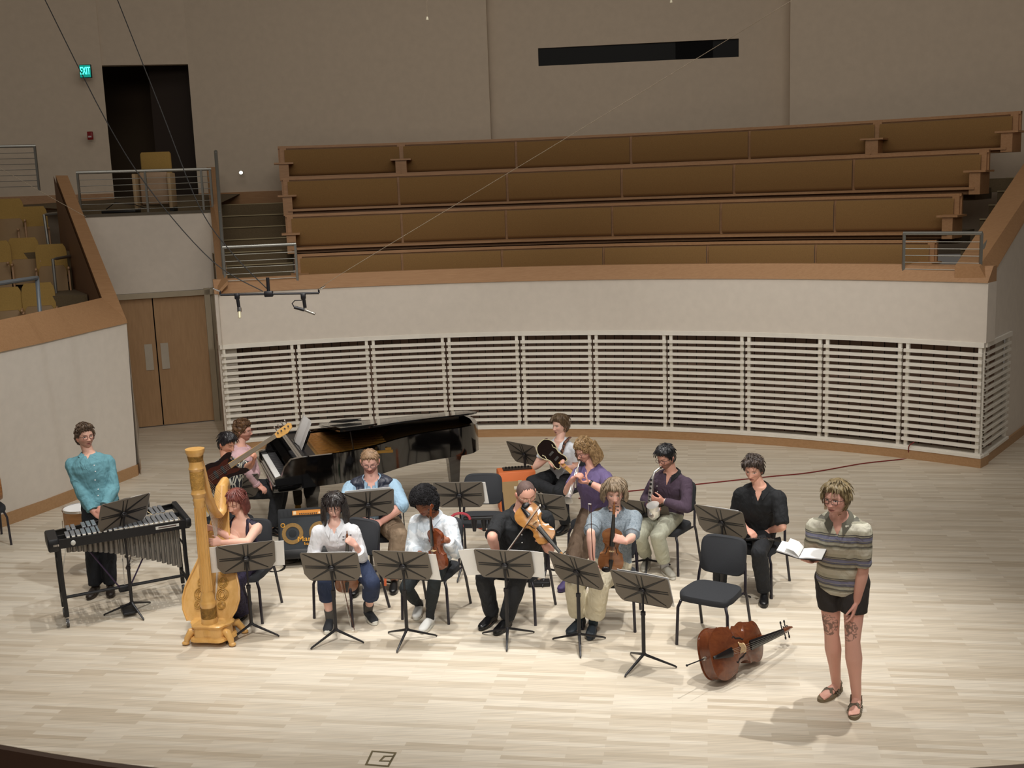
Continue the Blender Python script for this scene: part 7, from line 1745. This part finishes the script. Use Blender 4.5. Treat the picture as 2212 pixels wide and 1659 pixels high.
# saxophone
p = PP['sax']; mo = p['head']+p['R'] @ V((0, .105, -.066)); Mx = basis(mo, x=V((1, .1, 0)), z=(0, 0, 1))
t = thing('saxophone', 'nickel silver alto saxophone held by the person in the plum sweater', 'saxophone', mo)
q = lambda u, v, Y: atY(u, v, Y)
Y0 = mo.y; pts = [mo, mo+V((-.02, -.03, .012)), q(1414, 1019, Y0-.06), q(1409, 1035, Y0-.07), q(1406, 1060, Y0-.075), q(1404, 1090, Y0-.08), q(1404, 1104, Y0-.085)]
m = MB(); m.tube([mo+V((.008, .01, 0)), mo+V((-.02, -.03, .012))], [.006, .010], 8); m.build('mouthpiece', M_blackp, t)
m = MB(); m.tube(pts[1:], [.009, .011, .014, .019, .024, .028], 14)
yb = Y0-.10
m.tube([q(1404, 1102, yb+.012), q(1405, 1112, yb), q(1411, 1117, yb-.03), q(1417, 1112, yb-.06), q(1416, 1100, yb-.085)], [.028, .031, .034, .038, .045], 16)
m.build('body_tube', M_sil, t)
bc = q(1415, 1106, yb-.07); bt = q(1411, 1094, yb-.09); d = (bt-bc).normalized()
m = MB(); m.tube([bc, bc+d*.03, bc+d*.07, bc+d*.09, bc+d*.088, bc+d*.04], [.044, .048, .056, .066, .062, .042], 22, cap=False); m.build('bell', M_sil, t)
m = MB(); m.sphere(bc+d*.03, .040); m.build('bell_shade_ball', M_blackp, t)  # black ball, no real part: stands in for the shade inside the bell
kb = pts[3]; kt = pts[5]
for i in range(7):
    c = lerp(kb, kt, i/6)+V((-.014, -.022, 0)); m = MB(); m.lathe([(.001, .004), (.013, .003), (.013, -.003)], 12, M=basis(c, x=(0, 0, 1), z=V((-.3, -1, 0)))); m.build('key', M_chrome, t)
m = MB(); m.tube([kb+V((-.026, -.015, 0)), kt+V((-.026, -.015, 0))], .003, 6); m.tube([kb+V((.018, -.022, 0)), kt+V((.016, -.022, 0))], .003, 6); m.build('key_rod', M_chrome, t)
# clarinet on the lap
p = PP['clar']; a_ = p['WR']+V((.04, -.10, -.075)); b_ = p['WL']+V((.06, -.10, -.06)); x = (b_-a_).normalized(); a_ = a_-x*.08; M = basis(a_, x=x, z=(0, 0, 1))
t = thing('clarinet', 'short black clarinet section with silver keys held on the lap of the person in black', 'clarinet', a_)
m = MB(); m.tube([(0, 0, 0), (.02, 0, 0), (.3, 0, 0), (.34, 0, 0), (.36, 0, 0)], [.014, .013, .014, .022, .028], 14, M=M); m.build('body_tube', M_blackp, t)
for i in range(7): m = MB(); m.lathe([(.001, .006), (.009, .004), (.010, -.002)], 10, M=M @ Matrix.Translation((.05+.035*i, -.008, .013))); m.build('key', M_chrome, t)
m = MB(); m.tube([(.04, -.015, .010), (.29, -.015, .010)], .003, 6, M=M); m.build('key_rod', M_chrome, t)

# ---- chairs under the players
def seat_for(key, yaw, label, back=.03):
    p = PP[key]; d = yaw_dir(yaw); c = V((p['pel'].x, p['pel'].y, 0))+d*back; return chair(c.x, c.y, yaw, label)
seat_for('harp', -8, 'black padded chair under the harpist')
seat_for('woman', -32, 'black padded chair under the woman in white, its back showing at her right side')
seat_for('afro', -20, 'black padded chair under the violinist with the afro')
seat_for('viola', -22, 'black padded chair under the violist in black')
seat_for('gray', -12, 'black padded chair under the violinist in grey-blue')
seat_for('trp', -36, 'black padded chair under the trumpeter in purple')
seat_for('sax', -34, 'black padded chair under the saxophonist')
seat_for('clar', -32, 'black padded chair under the seated person in black with the clarinet')
seat_for('gtr', -40, 'black padded chair under the guitarist at the back')
seat_for('vest', 0, 'black padded chair under the person in the quilted vest')
seat_for('bass', 38, 'black padded chair under the bass guitarist, partly hidden by the harp')
# ================================================================ CAMERA AND LIGHT
cam = bpy.data.cameras.new('camera'); co = bpy.data.objects.new('camera', cam); COL.objects.link(co)
cam.sensor_fit = 'HORIZONTAL'; cam.sensor_width = 36; cam.lens = 36*F/2212; cam.clip_end = 200; cam.clip_start = .05
R = Matrix.Rotation(PI/2-TH, 3, 'X') @ Matrix.Rotation(-RO, 3, 'Z')
co.matrix_world = Matrix.Translation(EYE) @ R.to_4x4()
bpy.context.scene.camera = co
def spot(name, loc, tgt, power, size, blend, rad, col):
    l = bpy.data.lights.new(name, 'SPOT'); l.energy = power; l.spot_size = math.radians(size); l.spot_blend = blend; l.shadow_soft_size = rad; l.color = col
    o = bpy.data.objects.new(name, l); COL.objects.link(o); o.location = loc
    o.rotation_euler = (Vector(tgt)-Vector(loc)).to_track_quat('-Z', 'Y').to_euler(); return o
def area(name, loc, tgt, power, sx, sy, col):
    l = bpy.data.lights.new(name, 'AREA'); l.shape = 'RECTANGLE'; l.size = sx; l.size_y = sy; l.energy = power; l.color = col
    o = bpy.data.objects.new(name, l); COL.objects.link(o); o.location = loc
    o.rotation_euler = (Vector(tgt)-Vector(loc)).to_track_quat('-Z', 'Y').to_euler(); return o
warm = (1, .93, .85); neu = (1, .975, .94); cool = (.90, .96, 1)
spot('stage_light', (3.7, 8.6, 9.6), (2.3, 8.6, 0), 1900, 38, .9, .06, neu)
spot('stage_light', (.4, 10.4, 9.6), (.3, 9.6, 0), 1200, 44, .9, .06, neu)
spot('stage_light', (-2.2, 10.6, 9.6), (-2.0, 9.9, 0), 1150, 44, .9, .06, neu)
spot('stage_light', (-4.4, 10.0, 9.4), (-4.0, 10.2, 0), 700, 46, .9, .06, warm)
spot('stage_light', (1.0, 12.6, 9.6), (1.0, 11.2, 0), 450, 46, .9, .06, neu)
spot('front_light', (-1.8, 4.2, 9.2), (-1.6, 10.4, 1.0), 2000, 36, .9, .5, neu)
spot('front_light', (2.6, 3.6, 9.0), (1.3, 9.9, 1.0), 1800, 38, .9, .5, neu)
spot('stage_light', (.5, 7.5, 9), (-6.6, 13.2, .6), 1250, 42, .9, .12, cool)
spot('stage_light', (3, 7, 9.3), (3.6, 16.2, 1.0), 1500, 40, 1, .12, neu)  # added spot, brightens the right part of the slatted rear wall
spot('stage_light', (-1, 7, 9.3), (-2.4, 17.2, 1.0), 1300, 40, 1, .12, neu)  # added spot, brightens the left part of the slatted rear wall
area('house_light', (0, 12, 10.5), (0, 13, 0), 330, 12, 6, warm)
area('house_light', (0, -3, 9), (0, 10, 0), 520, 12, 4, warm)
w = bpy.data.worlds.new('world'); bpy.context.scene.world = w; w.use_nodes = True
w.node_tree.nodes['Background'].inputs[0].default_value = (.42, .37, .32, 1); w.node_tree.nodes['Background'].inputs[1].default_value = .19
sc = bpy.context.scene; vs = sc.view_settings
sc.display_settings.display_device = 'sRGB'; vs.view_transform = 'Standard'; vs.look = 'None'; vs.exposure = 0.0; vs.gamma = 1.0; vs.use_curve_mapping = False
